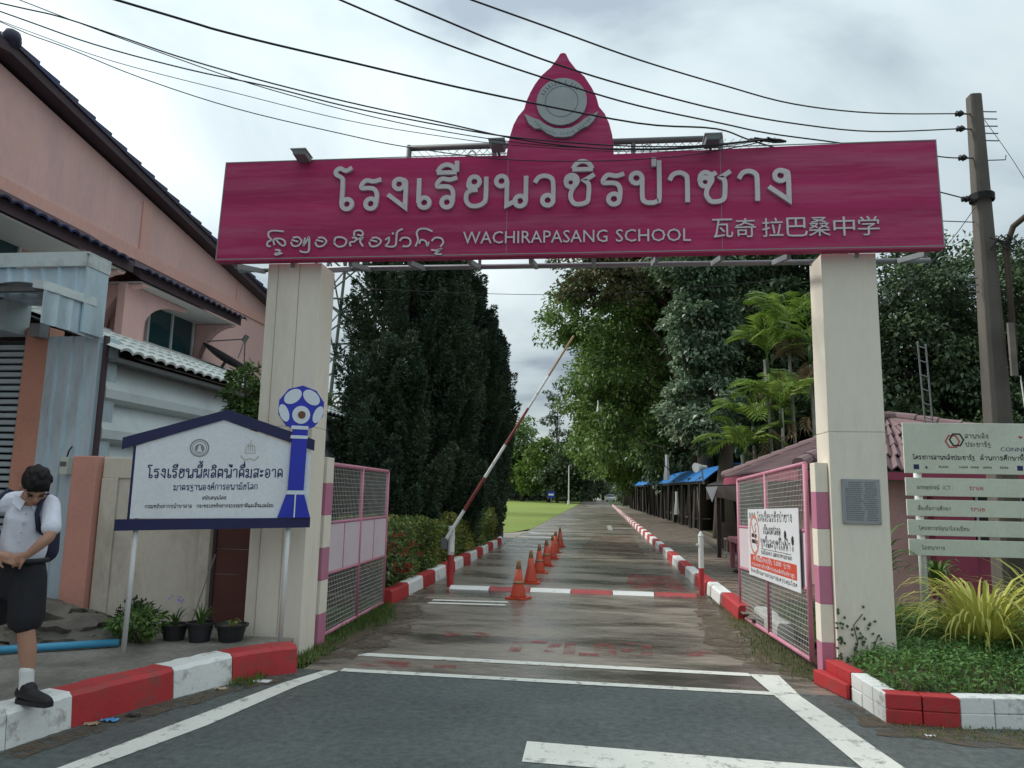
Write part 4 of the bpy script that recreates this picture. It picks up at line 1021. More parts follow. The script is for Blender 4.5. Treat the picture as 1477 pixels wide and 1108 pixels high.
mb = MB().use('maroon'); mb.box((X0 - .03, Y0 - .03, ZE - .14), (X0 + .0, Y1, ZE + .02)); mb.box((X0, Y0 - .03, ZE - .12), (X1, Y0 - .0, ZE - .005)); mb.build('barge_board', gh)
mb = MB().use('steel'); mb.tube([(3.4, 11.6, 1.86), (5.6, 11.6, 1.90)], .018, 8); mb.build('rail', gh)

# ================================================================== long shelter with blue roof
sh = empty('long_shelter', (4.2, 60, 0), 'long dark timber shelter with blue sheet roof beside the walk', 'shelter')
def eave(y): return (4.1 - (y - 36) * .020, y, 2.27 + (y - 36) * .005)
PRF = [(0, -.03), (.4, .30), (.8, .56), (1.2, .68), (1.9, .73), (2.7, .70)]
for k in range(11):
    y0, y1 = 30.8 + k * 5.0, 30.8 + (k + 1) * 5.0 - .02
    a, b_ = Vector(eave(y0)), Vector(eave(y1)); mb = MB().use('blue_roof'); n_ = len(PRF)
    for (p, s_) in ((a, 0), (b_, 1)):
        for i, (u, h_) in enumerate(PRF): mb.v.append((p.x + u, p.y, p.z + h_ + .012 * (k % 2)))
    for i in range(n_ - 1): mb.f.append([i, i+1, n_+i+1, n_+i]); mb.m.append(0)
    o = mb.build('roof_sheet', sh); md = o.modifiers.new('solid', 'SOLIDIFY'); md.thickness = .04
pm_ = MB().use('timber_dark').box((-.06, -.06, 0), (.06, .06, 2.3)).mesh('post')
for k in range(17):
    y = 32.5 + k * 3.0; e_ = eave(y)
    o = link('post', pm_, sh, (e_[0] + .12, y, .1)); o.rotation_euler = (R(random.uniform(-2, 2)), R(random.uniform(-2, 2)), random.uniform(0, 1))
st = [MB().use(m_).box((-w, -.02, 0), (w, .02, h)).mesh('stake') for m_, w, h in (('timber_dark', .09, 1.7), ('timber_grey', .06, 1.6), ('timber_dark', .13, 2.0), ('timber_grey', .045, 1.9))]
for k in range(100):
    y = 34 + k * .5 + random.uniform(-.1, .1); e_ = eave(y)
    o = link('stake', random.choice(st), sh, (e_[0] + random.choice((.35, .9, 1.5)), y, .08)); o.rotation_euler = (R(random.uniform(-4, 4)), R(random.uniform(-3, 3)), R(90 + random.uniform(-25, 25)))
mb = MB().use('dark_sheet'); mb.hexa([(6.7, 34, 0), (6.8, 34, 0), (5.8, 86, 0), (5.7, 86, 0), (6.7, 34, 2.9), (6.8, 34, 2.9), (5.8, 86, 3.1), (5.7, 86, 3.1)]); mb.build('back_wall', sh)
mb = MB().use('timber_dark'); mb.hexa([(4.3, 30.9, 2.10), (4.42, 30.9, 2.10), (3.3, 86, 2.35), (3.18, 86, 2.35), (4.3, 30.9, 2.22), (4.42, 30.9, 2.22), (3.3, 86, 2.47), (3.18, 86, 2.47)]); mb.build('beam', sh)
for k in range(6): MB().use('timber_grey').box((4.5, 36.5 + k * 2.6, .45), (5.3, 38.4 + k * 2.6, .52)).build('bench', sh)
# low tarpaulin lean-to in front of it
lt = empty('lean_to', (3.3, 19.5, .1), 'dark lean to with sagging brown tarpaulin edge near the blue roof', 'shelter')
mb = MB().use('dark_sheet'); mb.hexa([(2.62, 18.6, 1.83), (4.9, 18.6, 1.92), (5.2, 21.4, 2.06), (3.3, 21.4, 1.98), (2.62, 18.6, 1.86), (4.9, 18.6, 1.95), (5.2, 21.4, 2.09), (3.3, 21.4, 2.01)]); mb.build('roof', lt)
mb = MB().use('tarp'); n_ = 10
for i in range(n_ + 1):
    u = i / n_; x = 2.6 + u * 2.2; mb.v += [(x, 18.55 + .03 * math.sin(i * 2.1), 1.83 + .08 * u), (x, 18.5 + .05 * math.sin(i * 1.7), 1.50 + .06 * math.sin(i * 1.3) + .05 * u)]
for i in range(n_): mb.f.append([2*i, 2*i+1, 2*i+3, 2*i+2]); mb.m.append(0)
o = mb.build('tarpaulin', lt); o.modifiers.new('solid', 'SOLIDIFY').thickness = .015
mb = MB().use('cloth_white'); mb.prism([(2.58, 18.48, 1.80), (2.86, 18.48, 1.83), (2.72, 18.45, 1.45)], (0, .02, 0)); mb.build('torn_corner', lt)
pm2 = MB().use('timber_dark').box((-.045, -.045, 0), (.045, .045, 1.9)).mesh('post')
for (x, y) in ((2.9, 18.7), (3.45, 18.9), (4.0, 19.1), (3.4, 21.2), (4.6, 21.0)): link('post', pm2, lt, (x, y, -.06))
mb = MB().use('timber_grey'); mb.box((3.3, 20.6, .1), (5.0, 20.66, .9)); mb.build('low_panel', lt)
mb = MB().use('pole_concrete'); mb.bar((3.0, 16.5, .14), (3.75, 30, .14), .12, .14); tag(mb.build('walk_edging'), kind='structure')

# ================================================================== school gate
gate = empty('school_gate', (-.4, 7.1, 0), 'school entrance arch: magenta name board carried on two cream pillars', 'gate arch')
def pillar(x0, x1, name='pillar'):
    mb = MB().use('cream')
    mb.box((x0, 7.0, .0), (x1, 7.38, 2.196)); mb.box((x0, 7.0, 2.202), (x1, 7.38, 3.885)); mb.box((x0 + .006, 7.006, 2.195), (x1 - .006, 7.374, 2.203))
    return mb.build(name, gate, bevel=.006)
pillar(-3.40, -2.83); pillar(2.08, 2.575)
mb = MB().use('rust')
mb.box((-3.29, 6.995, .2), (-3.287, 6.999, 3.88)); mb.box((-3.06, 6.995, .2), (-3.057, 6.999, 3.88)); mb.build('conduit', gate)
def gate_post(x0, x1, y0, y1, base):
    p = MB().use('post_pink'); z = base
    o = None; i = 0
    hs = [.33, .33, .33, .33, .33, .40]
    root = None
    for i, h in enumerate(hs):
        m_ = ('post_pink', 'cream')[i % 2]
        mb = MB().use(m_); top = min(z + h, 1.92)
        mb.box((x0, y0, z + .0015), (x1, y1, top))
        if root is None: root = mb.build('gate_post', gate, bevel=.004)
        else: mb.build('band', root, bevel=.004)
        z += h
gate_post(-2.95, -2.81, 7.42, 7.62, 0.0)
gate_post(1.965, 2.076, 7.06, 7.22, 0.0)
# name board with lotus-bud top
bd = MB().use('magenta')
CREST = [(-0.92, 4.914), (-0.911, 5.021), (-0.889, 5.128), (-0.859, 5.235), (-0.815, 5.323), (-0.754, 5.399), (-0.733, 5.483), (-0.694, 5.578), (-0.65, 5.661), (-0.583, 5.755), (-0.493, 5.836), (-0.426, 5.931), (-0.399, 5.981), (-0.37, 5.989), (-0.342, 5.978), (-0.307, 5.9), (-0.244, 5.811), (-0.154, 5.721), (-0.081, 5.597), (-0.036, 5.498), (-0.008, 5.389), (0.048, 5.315), (0.092, 5.207), (0.119, 5.099), (0.132, 5.005), (0.136, 4.887)]
YB = 6.85
outline = [(-3.905, 3.885), (3.125, 3.885), (3.112, 4.925)] + [(x, z) for x, z in CREST[::-1]] + [(-3.875, 4.945)]
bd.prism([(x, YB, z) for x, z in outline], (0, .10, 0))
board = bd.build('sign_board', gate)
mb = MB().use('seal_grey')
for p, q in (((-3.9, 3.893), (3.12, 3.893)), ((-3.9, 3.893), (-3.871, 4.94)), ((3.118, 3.893), (3.106, 4.92)), ((-3.871, 4.938), (-.925, 4.93)), ((.14, 4.925), (3.106, 4.918))):
    ribbon(mb, [p, q], .010, .002 + .00005 * len(mb.v), lambda x, y, z: Vector((x, YB - z, y)))
mb.build('edge_strip', board, fix=False)
mb = MB().use('steel')
for x in (-.905, 1.15): mb.box((x - .002, YB - .0015, 3.9), (x + .002, YB - .0004, 4.92))
mb.use('magenta'); mb.bar((-3.905, YB + .05, 3.878), (3.125, YB + .05, 3.878), .11, .012); mb.build('seam', board)
UP = (0, 0, 1)
def X_(px_): return px_
thai('โรงเรียนวชิรป่าซาง', (-2.665, YB - .0005, 4.372), (1.800, YB - .0005, 4.335), UP, .345, .044, .03, 'letter_grey', board, 'letter', each=True)
font_text('WACHIRAPASANG', (-1.335, YB - .0004, 4.00), (0.075, YB - .0004, 3.99), UP, .125, .016, 'letter_grey', board, 'letter', each=True)
font_text('SCHOOL', (0.155, YB - .0004, 3.99), (0.86, YB - .0004, 3.983), UP, .125, .016, 'letter_grey', board, 'letter', each=True)
cj = [(-.0, '瓦'), (.255, '奇'), (.56, '拉'), (.83, '巴'), (1.075, '桑'), (1.345, '中'), (1.61, '学')]
for dx, ch in cj:
    x = 1.06 + dx * .815 + .0; 
    font_text(ch, (x, YB - .0004, 4.01 - dx * .004), (x + .19, YB - .0004, 4.01 - dx * .004), UP, .185, .016, 'letter_grey', board, 'letter', bold=0.0)
LAN = [
 [[(-3.316, 4.015), (-3.35, 4.024), (-3.348, 4.063), (-3.313, 4.084), (-3.346, 4.127), (-3.341, 4.169), (-3.286, 4.181), (-3.187, 4.171)], [(-3.275, 4.028), (-3.287, 4.084), (-3.238, 4.097), (-3.181, 4.081), (-3.161, 4.039), (-3.182, 4.018), (-3.22, 4.041), (-3.259, 4.083)], [(-3.263, 3.978), (-3.215, 3.971), (-3.227, 3.944), (-3.26, 3.939), (-3.248, 3.925), (-3.185, 3.943)]],
 [[(-3.101, 4.057), (-3.079, 4.018), (-3.024, 4.017), (-2.991, 4.063), (-3.029, 4.106), (-3.085, 4.102)], [(-3.097, 4.08), (-3.026, 4.059)], [(-2.954, 4.099), (-2.966, 4.021), (-2.93, 4.076), (-2.915, 4.103), (-2.908, 4.02), (-2.914, 3.951), (-2.978, 3.95), (-3.001, 3.967)]],
 [[(-2.846, 4.052), (-2.821, 4.007), (-2.761, 4.012), (-2.731, 4.058), (-2.766, 4.095), (-2.821, 4.096)], [(-2.839, 4.074), (-2.763, 4.053)]],
 [[(-2.647, 4.042), (-2.636, 4.089), (-2.579, 4.096), (-2.525, 4.067), (-2.536, 4.013), (-2.595, 3.997), (-2.641, 4.028), (-2.647, 4.05)]],
 [[(-2.473, 3.998), (-2.483, 4.039), (-2.434, 4.049), (-2.423, 4.087), (-2.464, 4.088)], [(-2.422, 4.065), (-2.355, 4.085), (-2.38, 4.05), (-2.345, 3.995)], [(-2.443, 4.107), (-2.44, 4.153), (-2.386, 4.163), (-2.357, 4.14), (-2.361, 4.108), (-2.411, 4.12)]],
 [[(-2.284, 4.04), (-2.263, 3.996), (-2.201, 4.0), (-2.163, 4.046), (-2.205, 4.082), (-2.26, 4.083)], [(-2.277, 4.062), (-2.203, 4.041)]],
 [[(-2.12, 4.058), (-2.084, 4.08), (-2.087, 4.03), (-2.112, 3.998), (-2.053, 3.986), (-2.013, 4.002), (-2.008, 4.07), (-2.0, 4.138), (-1.948, 4.169)], [(-2.047, 4.112), (-2.043, 4.133)]],
 [[(-1.974, 4.042), (-1.944, 4.076), (-1.882, 4.07), (-1.861, 4.026), (-1.886, 3.988), (-1.94, 3.989)]],
 [[(-1.811, 3.984), (-1.787, 4.051), (-1.803, 4.12), (-1.778, 4.16), (-1.712, 4.164), (-1.644, 4.135)], [(-1.773, 4.01), (-1.755, 4.051), (-1.707, 4.033), (-1.692, 3.99), (-1.675, 4.027)]],
 [[(-1.648, 4.035), (-1.615, 4.069), (-1.554, 4.062), (-1.531, 4.019), (-1.559, 3.976)], [(-1.65, 3.946), (-1.597, 3.939), (-1.55, 3.954), (-1.607, 3.907), (-1.543, 3.9)]]]
for L_ in LAN:
    mb = MB().use('letter_grey')
    for j, st in enumerate(L_): ribbon(mb, CR(st, 5), .017, .016 + .0008 * j, lambda x, y, z: Vector((x, YB - .0004 - z, y)))
    mb.build('letter', board, fix=False)
# emblem: disc, ring, ribbon with small worn characters
EC = (-.378, 5.449); 
def disc(mb, c, r, y0, y1, n=40, a0=0, a1=2 * math.pi): mb.prism([(c[0] + r * math.cos(a0 + (a1 - a0) * k / n), y0, c[1] + r * math.sin(a0 + (a1 - a0) * k / n)) for k in range(n)], (0, y1 - y0, 0))
emb = MB().use('emblem_grey'); disc(emb, EC, .25, YB - .03, YB - .001); embo = emb.build('emblem', board)
RIB = [(-0.74, 5.326), (-0.672, 5.281), (-0.667, 5.353), (-0.627, 5.28), (-0.553, 5.211), (-0.462, 5.153), (-0.362, 5.137), (-0.262, 5.157), (-0.173, 5.207), (-0.129, 5.258), (-0.102, 5.34), (-0.091, 5.292), (-0.019, 5.325), (-0.063, 5.232), (-0.146, 5.194), (-0.239, 5.132), (-0.361, 5.096), (-0.507, 5.125), (-0.608, 5.183), (-0.653, 5.185), (-0.699, 5.223)]
rb = MB().use('emblem_grey')
top = [(-.745, 5.33), (-.665, 5.285), (-.60, 5.26), (-.53, 5.205), (-.45, 5.165), (-.36, 5.155), (-.28, 5.165), (-.20, 5.21), (-.14, 5.26), (-.085, 5.285), (-.015, 5.325)]
bot = [(-.70, 5.225), (-.64, 5.17), (-.58, 5.165), (-.52, 5.115), (-.44, 5.075), (-.36, 5.068), (-.28, 5.075), (-.22, 5.12), (-.16, 5.16), (-.115, 5.175), (-.06, 5.23)]
for i in range(len(top) - 1):
    y = YB - .036; a, b, c, d = top[i], top[i+1], bot[i+1], bot[i]
    rb.prism([(a[0], y, a[1]), (b[0], y, b[1]), (c[0], y, c[1]), (d[0], y, d[1])], (0, .035, 0))
rb.build('ribbon', board)
rg = MB().use('emblem_dark')
def ring(mb, c, r, w, y, n=44):
    ribbon(mb, [(c[0] + r * math.cos(2*math.pi*k/n), c[1] + r * math.sin(2*math.pi*k/n)) for k in range(n)], w, .0015, lambda x, yy, z: Vector((x, y - z, yy)), True)
ring(rg, EC, .162, .007, YB - .0305)
rr = random.Random(3)
for k in range(13):      # worn characters round the upper and lower rim: too weathered to read
    a = R(155 - k * 9.5); 
    if k in (7, 9): continue
    c = (EC[0] + .205 * math.cos(a), EC[1] + .205 * math.sin(a)); u = (math.cos(a), math.sin(a)); v = (-u[1], u[0])
    for q in range(2):
        s_ = rr.uniform(-.012, .012); ribbon(rg, [(c[0] + v[0]*s_ - u[0]*.02, c[1] + v[1]*s_ - u[1]*.02), (c[0] - v[0]*s_*.5 + u[0]*.02, c[1] - v[1]*s_*.5 + u[1]*.02)], .007, .0012 + q * .0005, lambda x, y, z: Vector((x, YB - .0302 - z, y)))
for k in range(22):
    a = R(215 + k * 5.3); r_ = .325
    c = (EC[0] + .01 + r_ * math.cos(a) , EC[1] + r_ * math.sin(a) - .02); u = (math.cos(a), math.sin(a))
    if c[1] < 5.09 or k in (9, 15): continue
    ribbon(rg, [(c[0] - u[0]*.012 - .006, c[1] - u[1]*.012), (c[0] + u[0]*.012 + rr.uniform(-.006, .006), c[1] + u[1]*.012)], .006, .001, lambda x, y, z: Vector((x, YB - .0372 - z, y)))
rg.build('rim_marks', embo, fix=False)
# carrying frame under and behind the board
mb = MB().use('steel')
mb.tube([(-4.05, 7.62, 4.02), (3.32, 7.62, 4.0)], .028, 10); mb.build('chord', gate, smooth=True)
for k in range(12):
    x = -3.75 + k * .615; mb = MB().use('steel'); mb.bar((x, 6.98, 3.865), (x, 7.62, 4.0), .04, .05)
    if k % 3 == 1: mb.bar((x, 7.60, 4.0), (x, 7.60, 4.5), .03)
    mb.build('strut', gate)
mb = MB().use('steel')
for x in (-2.86, 2.2): mb.bar((x - .12, 7.3, 3.895), (x + .12, 7.62, 4.01), .05)
mb.build('bracket', gate)
mb = MB().use('steel_dark')
mb.tube([(-2.13, 7.6, 5.40), (1.30, 7.6, 5.385)], .035, 8); mb.tube([(-2.13, 7.6, 4.6), (-2.13, 7.6, 5.43)], .03, 8); mb.tube([(1.28, 7.6, 4.6), (1.28, 7.6, 5.42)], .03, 8); mb.tube([(-1.16, 7.6, 4.6), (-1.16, 7.6, 5.40)], .025, 8); mb.tube([(.36, 7.6, 4.6), (.36, 7.6, 5.40)], .025, 8)
mb.build('back_frame', gate, smooth=True)
mb = MB().use('wire')
x = -2.13
while x < 1.28:
    for s_ in (1, -1):
        a = (x, 7.6 + .004 * s_, 4.8 if s_ > 0 else 5.38); b = (x + .58, 7.6 + .004 * s_, 5.38 if s_ > 0 else 4.8)
        mb.bar(a, b, .005)
    x += .085
tag(mb.build('chain_mesh', gate, fix=False), kind='stuff')
mb = MB().use('steel')
for x in (-1.28, .36 + .1 ): mb.tube([(x + .04 * math.cos(t_), 6.9, 4.95 + .05 * math.sin(t_)) for t_ in np.linspace(-.6, 3.7, 9)], .006, 6)
mb.build('lifting_eye', board)
# floodlights
for x, lb, z in ((-3.01, 'small floodlight over the bare left end of the name board', 4.90), (-1.0, 'small floodlight on board edge just left of the lotus crest', 4.93), (1.06, 'small floodlight on board edge right of the lotus crest', 4.90)):
    fl = empty('floodlight', (x, 6.9, z), lb, 'floodlight', 'floodlights along the top of the name board')
    mb = MB().use('steel'); mb.hexa([(x - .06, 6.68, z + .02), (x + .06, 6.68, z + .02), (x + .064, 6.83, z + .0), (x - .064, 6.83, z + .0), (x - .07, 6.66, z + .065), (x + .07, 6.66, z + .065), (x + .075, 6.84, z + .05), (x - .075, 6.84, z + .05)]); mb.build('housing', fl, bevel=.004)
    MB().use('tray_white').hexa([(x - .082, 6.65, z + .067), (x + .082, 6.65, z + .067), (x + .082, 6.85, z + .052), (x - .082, 6.85, z + .052), (x - .082, 6.65, z + .074), (x + .082, 6.65, z + .074), (x + .082, 6.85, z + .059), (x - .082, 6.85, z + .059)]).build('lid', fl)
    MB().use('steel').bar((x, 6.82, z + .03), (x, 6.93, z - .015), .025).build('bracket', fl)
# plaque
pq = empty('plaque', (2.33, 6.99, 1.57), 'grey metal plaque of small writing on the right pillar', 'plaque')
MB().use('plaque').box((2.17, 6.982, 1.375), (2.5, 6.9985, 1.775)).build('plate', pq, bevel=.004)
mb = MB().use('plaque_ink'); rr = random.Random(5)
for k in range(19):
    z = 1.745 - k * .0185; x = 2.2 + (.03 if k < 3 else 0)
    while x < 2.46:
        w = rr.uniform(.008, .03)
        if x + w < 2.475: mb.box((x, 6.9806, z - .0035), (x + w, 6.9815, z + .0035))
        x += w + (.004 if not (2.31 < x < 2.35) else .03)
mb.build('engraving', pq)
mb = MB().use('rust')
for x in (2.185, 2.485):
    for z in (1.39, 1.76): mb.tube([(x, 6.978, z), (x, 6.984, z)], .006, 8)
mb.build('screw', pq)

# gate leaves
def gate_leaf(label, H, E_, zb0, zb1, group):
    """H hinge end (x, y), E_ far end."""
    H = Vector((*H, 0)); E_ = Vector((*E_, 0)); root = empty('mesh_gate', (H.x, H.y, 0), label, 'gate', group)
    def P(u, v): p = H.lerp(E_, u); p.z = (zb0 + (zb1 - zb0) * u) + v * 1.80; return p
    fr = MB().use('gate_pink')
    for u in (0, .5, 1): fr.tube([P(u, 0), P(u, 1)], .024, 8)
    for v in (0, .35, .65, 1): fr.tube([P(0, v), P(1, v)], .024 if v in (0, 1) else .017, 8)
    fr.build('frame', root, smooth=True)
    for k in range(4):
        pn = MB().use('gate_panel'); a, b = k * .25 + .008, k * .25 + .242
        t = (E_ - H).normalized(); nn = Vector((-t.y, t.x, 0)) * .006
        q = [P(a, .36), P(b, .36), P(b, .64), P(a, .64)]
        pn.prism([p - nn for p in q], nn * 2); pn.build('panel', root)
    for u in (.25, .75): mr = MB().use('gate_pink'); mr.tube([P(u, .35), P(u, .65)], .012, 6); mr.build('mullion', root)
    for (v0, v1) in ((0, .35), (.65, 1)):
        for (u0, u1) in ((0, .5), (.5, 1)):
            w = MB().use('wire'); ln = (E_ - H).length * .5; n_ = int(ln / .052)
            for k in range(1, n_): u = u0 + (u1 - u0) * k / n_; w.bar(P(u, v0), P(u, v1), .0042)
            for k in range(1, 13): v = v0 + (v1 - v0) * k / 13; w.bar(P(u0, v), P(u1, v), .0042)
            tag(w.build('wire_mesh', root, fix=False), kind='stuff')
    rn = MB().use('gate_pink'); c = P(1.0, .48); t = (E_ - H).normalized()
    rn.tube([c + t * .035 + Vector((0, .05 * math.cos(a), .06 * math.sin(a))) + t * .0 for a in np.linspace(0, 2 * math.pi, 14)], .009, 6, caps=False); rn.build('handle', root, smooth=True)
    return root, P
gate_leaf('pink framed wire mesh gate leaf swung open before the hedge', (-2.90, 7.72), (-2.965, 10.2), .06, .05, 'open gate leaves')
lr, PR = gate_leaf('pink framed wire mesh gate leaf with the no smoking poster', (1.95, 7.33), (1.90, 10.5), .12, .02, 'open gate leaves')
# poster on the right leaf
po = empty('poster', (1.90, 8.6, .7), 'white no smoking poster with red band tied to gate mesh', 'poster')
A, B_ = Vector((1.878, 9.74, 0)), Vector((1.912, 7.46, 0))
t = (B_ - A).normalized(); ln = (B_ - A).length
def Q(u, v): p = A.lerp(B_, u); p.z = .64 + .06 * u + v * .80; return p
nn = Vector((-1, 0, 0))
MB().use('poster_white').prism([Q(0, 0), Q(1, 0), Q(1, 1), Q(0, 1)], nn * .006).build('sheet', po)
MB().use('poster_red').prism([Q(.05, .13) + nn * .0065, Q(.95, .13) + nn * .0065, Q(.95, .32) + nn * .0065, Q(.05, .32) + nn * .0065], nn * .001).build('red_band', po)
def ptxt(s, u0, u1, v, h, w, m_='ink', off=.0065):
    thai(s, Q(u0, v) + nn * off, Q(u1, v) + nn * off, UP, h * .8, w * .72, .001, m_, po, step=.0001, sub=3)
ptxt('โรงเรียนวชิรป่าซาง', .24, .90, .82, .105, .015)
ptxt('เป็นเขตปลอด', .36, .70, .645, .10, .015)
ptxt('บุหรี่และบุหรี่ไฟฟ้า', .30, .86, .46, .115, .017)
mb = MB().use('ink'); mb.prism([Q(.30, .425) + nn * .0065, Q(.87, .425) + nn * .0065, Q(.87, .432) + nn * .0065, Q(.30, .432) + nn * .0065], nn * .001); mb.build('underline', po)
ptxt('รวมในระยะ', .30, .50, .355, .05, .008); ptxt('เมตรจากทางเข้าออก', .55, .88, .355, .05, .008)
font_text('5', Q(.512, .355) + nn * .0065, Q(.53, .355) + nn * .0065, UP, .04, .001, 'ink', po)
ptxt('ฝ่าฝืนมีโทษปรับ', .12, .52, .235, .06, .010, 'poster_white', .0078); font_text('5,000', Q(.56, .235) + nn * .0078, Q(.70, .235) + nn * .0078, UP, .055, .001, 'poster_white', po); ptxt('บาท', .74, .85, .235, .06, .010, 'poster_white', .0078)
ptxt('ตามพระราชบัญญัติควบคุมผลิตภัณฑ์ยาสูบ', .08, .92, .155, .04, .007, 'poster_white', .0078)
ptxt('ร้องเรียนสายด่วนกรมควบคุมโรค', .05, .95, .05, .045, .008)
# prohibition sign
ps = MB().use('skin_ring')
c0 = Q(.155, .615)
def PC(x, y, z): return c0 + t * x + Vector((0, 0, 1)) * y + nn * (.0065 + z)
n_ = 36; ribbon(ps, [(.24 * math.cos(2*math.pi*k/n_), .22 * math.sin(2*math.pi*k/n_)) for k in range(n_)], .036, .0012, PC, True)
ribbon(ps, [(-.17, .15), (.17, -.15)], .034, .0016, PC); ps.build('prohibition_ring', po, fix=False)
cg = MB().use('ink'); ribbon(cg, [(-.15, -.01), (.12, -.01)], .045, .0008, PC); ribbon(cg, [(-.15, -.08), (.16, -.08)], .045, .0009, PC)
ribbon(cg, CR([(.02, .03), (.10, .06), (.03, .10), (.11, .14)], 4), .014, .0007, PC); cg.build('cigarette', po, fix=False)
for u, v in ((.06, .90), (.115, .90), (.17, .90)):
    c1 = Q(u, v); MB().use('seal_grey').prism([c1 + t * (.05 * math.cos(a)) + Vector((0, 0, .045 * math.sin(a))) + nn * .0065 for a in np.linspace(0, 5.5, 7)], nn * .001).build('logo', po)
for u, v in ((.78, .66), (.90, .60)):
    c1 = Q(u, v); MB().use('ink').prism([c1 + t * (.05 * math.cos(a)) + Vector((0, 0, .05 * math.sin(a))) + nn * .0065 for a in np.linspace(0, 5.5, 7)], nn * .001).build('logo', po)
    MB().use('seal_grey').prism([c1 + t * .03 * math.cos(a) + Vector((0, 0, -.08 + .03 * math.sin(a))) + nn * .0065 for a in np.linspace(0, 5.5, 7)], nn * .001).build('logo', po)

# ================================================================== water sign on the left
S0 = Vector((-3.978, 6.053, 0)); St = Vector((.882, .471, 0)); Sn = Vector((.471, -.882, 0))
def SP(s, z, d=0.0): p = S0 + St * s + Sn * d; return Vector((p.x, p.y, z))
ws = empty('notice_sign', (-3.4, 6.3, .195), 'blue and white house shaped drinking water sign with tap emblem', 'sign')
MB().use('sign_white').prism([SP(-.06, 1.31), SP(1.43, 1.32), SP(1.43, 1.93), SP(.62, 2.205), SP(-.06, 1.93)], Sn * .03).build('board', ws)
MB().use('navy').prism([SP(-.165, 1.90, -.01), SP(.645, 2.20, -.01), SP(1.455, 1.95, -.01), SP(1.455, 2.05, -.01), SP(.67, 2.295, -.01), SP(-.165, 2.0, -.01)], Sn * .055).build('roof_trim', ws)
MB().use('navy').prism([SP(-.165, 1.205, -.01), SP(1.455, 1.235, -.01), SP(1.455, 1.325, -.01), SP(-.165, 1.30, -.01)], Sn * .055).build('base_trim', ws)
MB().use('navy').prism([SP(-.075, 1.30, .001), SP(-.055, 1.30, .001), SP(-.055, 1.935, .001), SP(-.075, 1.93, .001)], Sn * .031).build('side_trim', ws)
for s_ in (0.0, 1.27): MB().use('pole_white').tube([SP(s_ - .012, .19, -.02), SP(s_, 1.45, -.02)], .022, 10).build('pole', ws, smooth=True)
def sthai(s, s0, s1, z0, z1, h, w, m_='ink_navy'): thai(s, SP(s0, z0, .0305), SP(s1, z1, .0305), UP, h, w, .001, m_, ws, step=.0001, sub=4)
sthai('โรงเรียนนี้ผลิตน้ำดื่มสะอาด', .055, 1.185, 1.655, 1.685, .088, .0105)
sthai('มาตรฐานองค์การอนามัยโลก', .27, .97, 1.552, 1.575, .050, .0062)
sthai('สนับสนุนโดย', .51, .71, 1.477, 1.482, .028, .0040, 'ink')
sthai('กรมทรัพยากรน้ำบาดาล', .055, .43, 1.395, 1.403, .030, .0040, 'ink'); sthai('กระทรวงทรัพยากรธรรมชาติและสิ่งแวดล้อม', .47, 1.12, 1.404, 1.417, .030, .0040, 'ink')
# two seals
sl_ = MB().use('seal_grey')
def sring(mb, s, z, r, w, d): ribbon(mb, [(r * math.cos(2*math.pi*k/28), r * math.sin(2*math.pi*k/28)) for k in range(28)], w, .001, lambda x, y, q: SP(s + x, z + y, d + q), True)
sring(sl_, .455, 1.935, .075, .012, .0305); sring(sl_, .455, 1.935, .058, .006, .031)
sl_.prism([SP(.455 + .042 * math.cos(a), 1.93 + .042 * math.sin(a), .0305) for a in np.linspace(0, 6.0, 14)], Sn * .001)
sl_.use('sign_white').prism([SP(.43, 1.90, .0316), SP(.48, 1.90, .0316), SP(.468, 1.925, .0316), SP(.462, 1.955, .0316), SP(.455, 1.962, .0316), (SP(.448, 1.955, .0316)), SP(.442, 1.925, .0316)], Sn * .0006)
sl_.build('seal', ws)
s2 = MB().use('seal_tan'); ribbon(s2, CR([(-.08, -.05), (-.04, -.09), (0, -.075), (.04, -.09), (.08, -.05)], 4), .014, .001, lambda x, y, q: SP(.885 + x, 1.93 + y, .0305 + q))
for (a, b) in (((-.05, -.045), (.05, -.045)), ((-.045, -.04), (-.035, .02)), ((.045, -.04), (.035, .02)), ((-.02, -.03), (-.015, .04)), ((.02, -.03), (.015, .04)), ((0, -.03), (0, .075)), ((-.035, .02), (.035, .02))):
    ribbon(s2, [a, b], .008, .0012, lambda x, y, q: SP(.885 + x, 1.95 + y, .0305 + q))
s2.build('seal', ws, fix=False)
# tap emblem: stem, foot and round panelled head
MB().use('royal_blue').prism([SP(1.16, 1.325, .031), SP(1.452, 1.325, .046), SP(1.385, 1.535, .046), SP(1.225, 1.535, .031)], Sn * .02).build('emblem_foot', ws)
MB().use('pale_blue').prism([SP(1.300, 1.327, .0515), SP(1.312, 1.327, .0515), SP(1.312, 1.54, .0515), SP(1.300, 1.54, .0515)], Sn * .0175).build('foot_stripe', ws)
MB().use('royal_blue').prism([SP(1.235, 1.575, .031), SP(1.378, 1.575, .031), SP(1.385, 2.14, .031), SP(1.245, 2.14, .031)], Sn * .03).build('emblem_stem', ws)
for z0, z1 in ((1.537, 1.573), (2.055, 2.085), (2.142, 2.175)): MB().use('pale_blue').prism([SP(1.228, z0, .032), SP(1.385, z0, .032), SP(1.388, z1, .032), (SP(1.235, z1, .032))], Sn * .031).build('emblem_band', ws)
hc = (1.315, 2.345); hr_ = .215
hd = MB().use('royal_blue'); oct_ = [SP(hc[0] + hr_ * math.cos(a), hc[1] + hr_ * math.sin(a), .0) for a in np.linspace(math.pi / 2, math.pi / 2 + 2 * math.pi, 11)[:-1]]
hd.prism(oct_, Sn * .05); hd.build('emblem_head', ws)
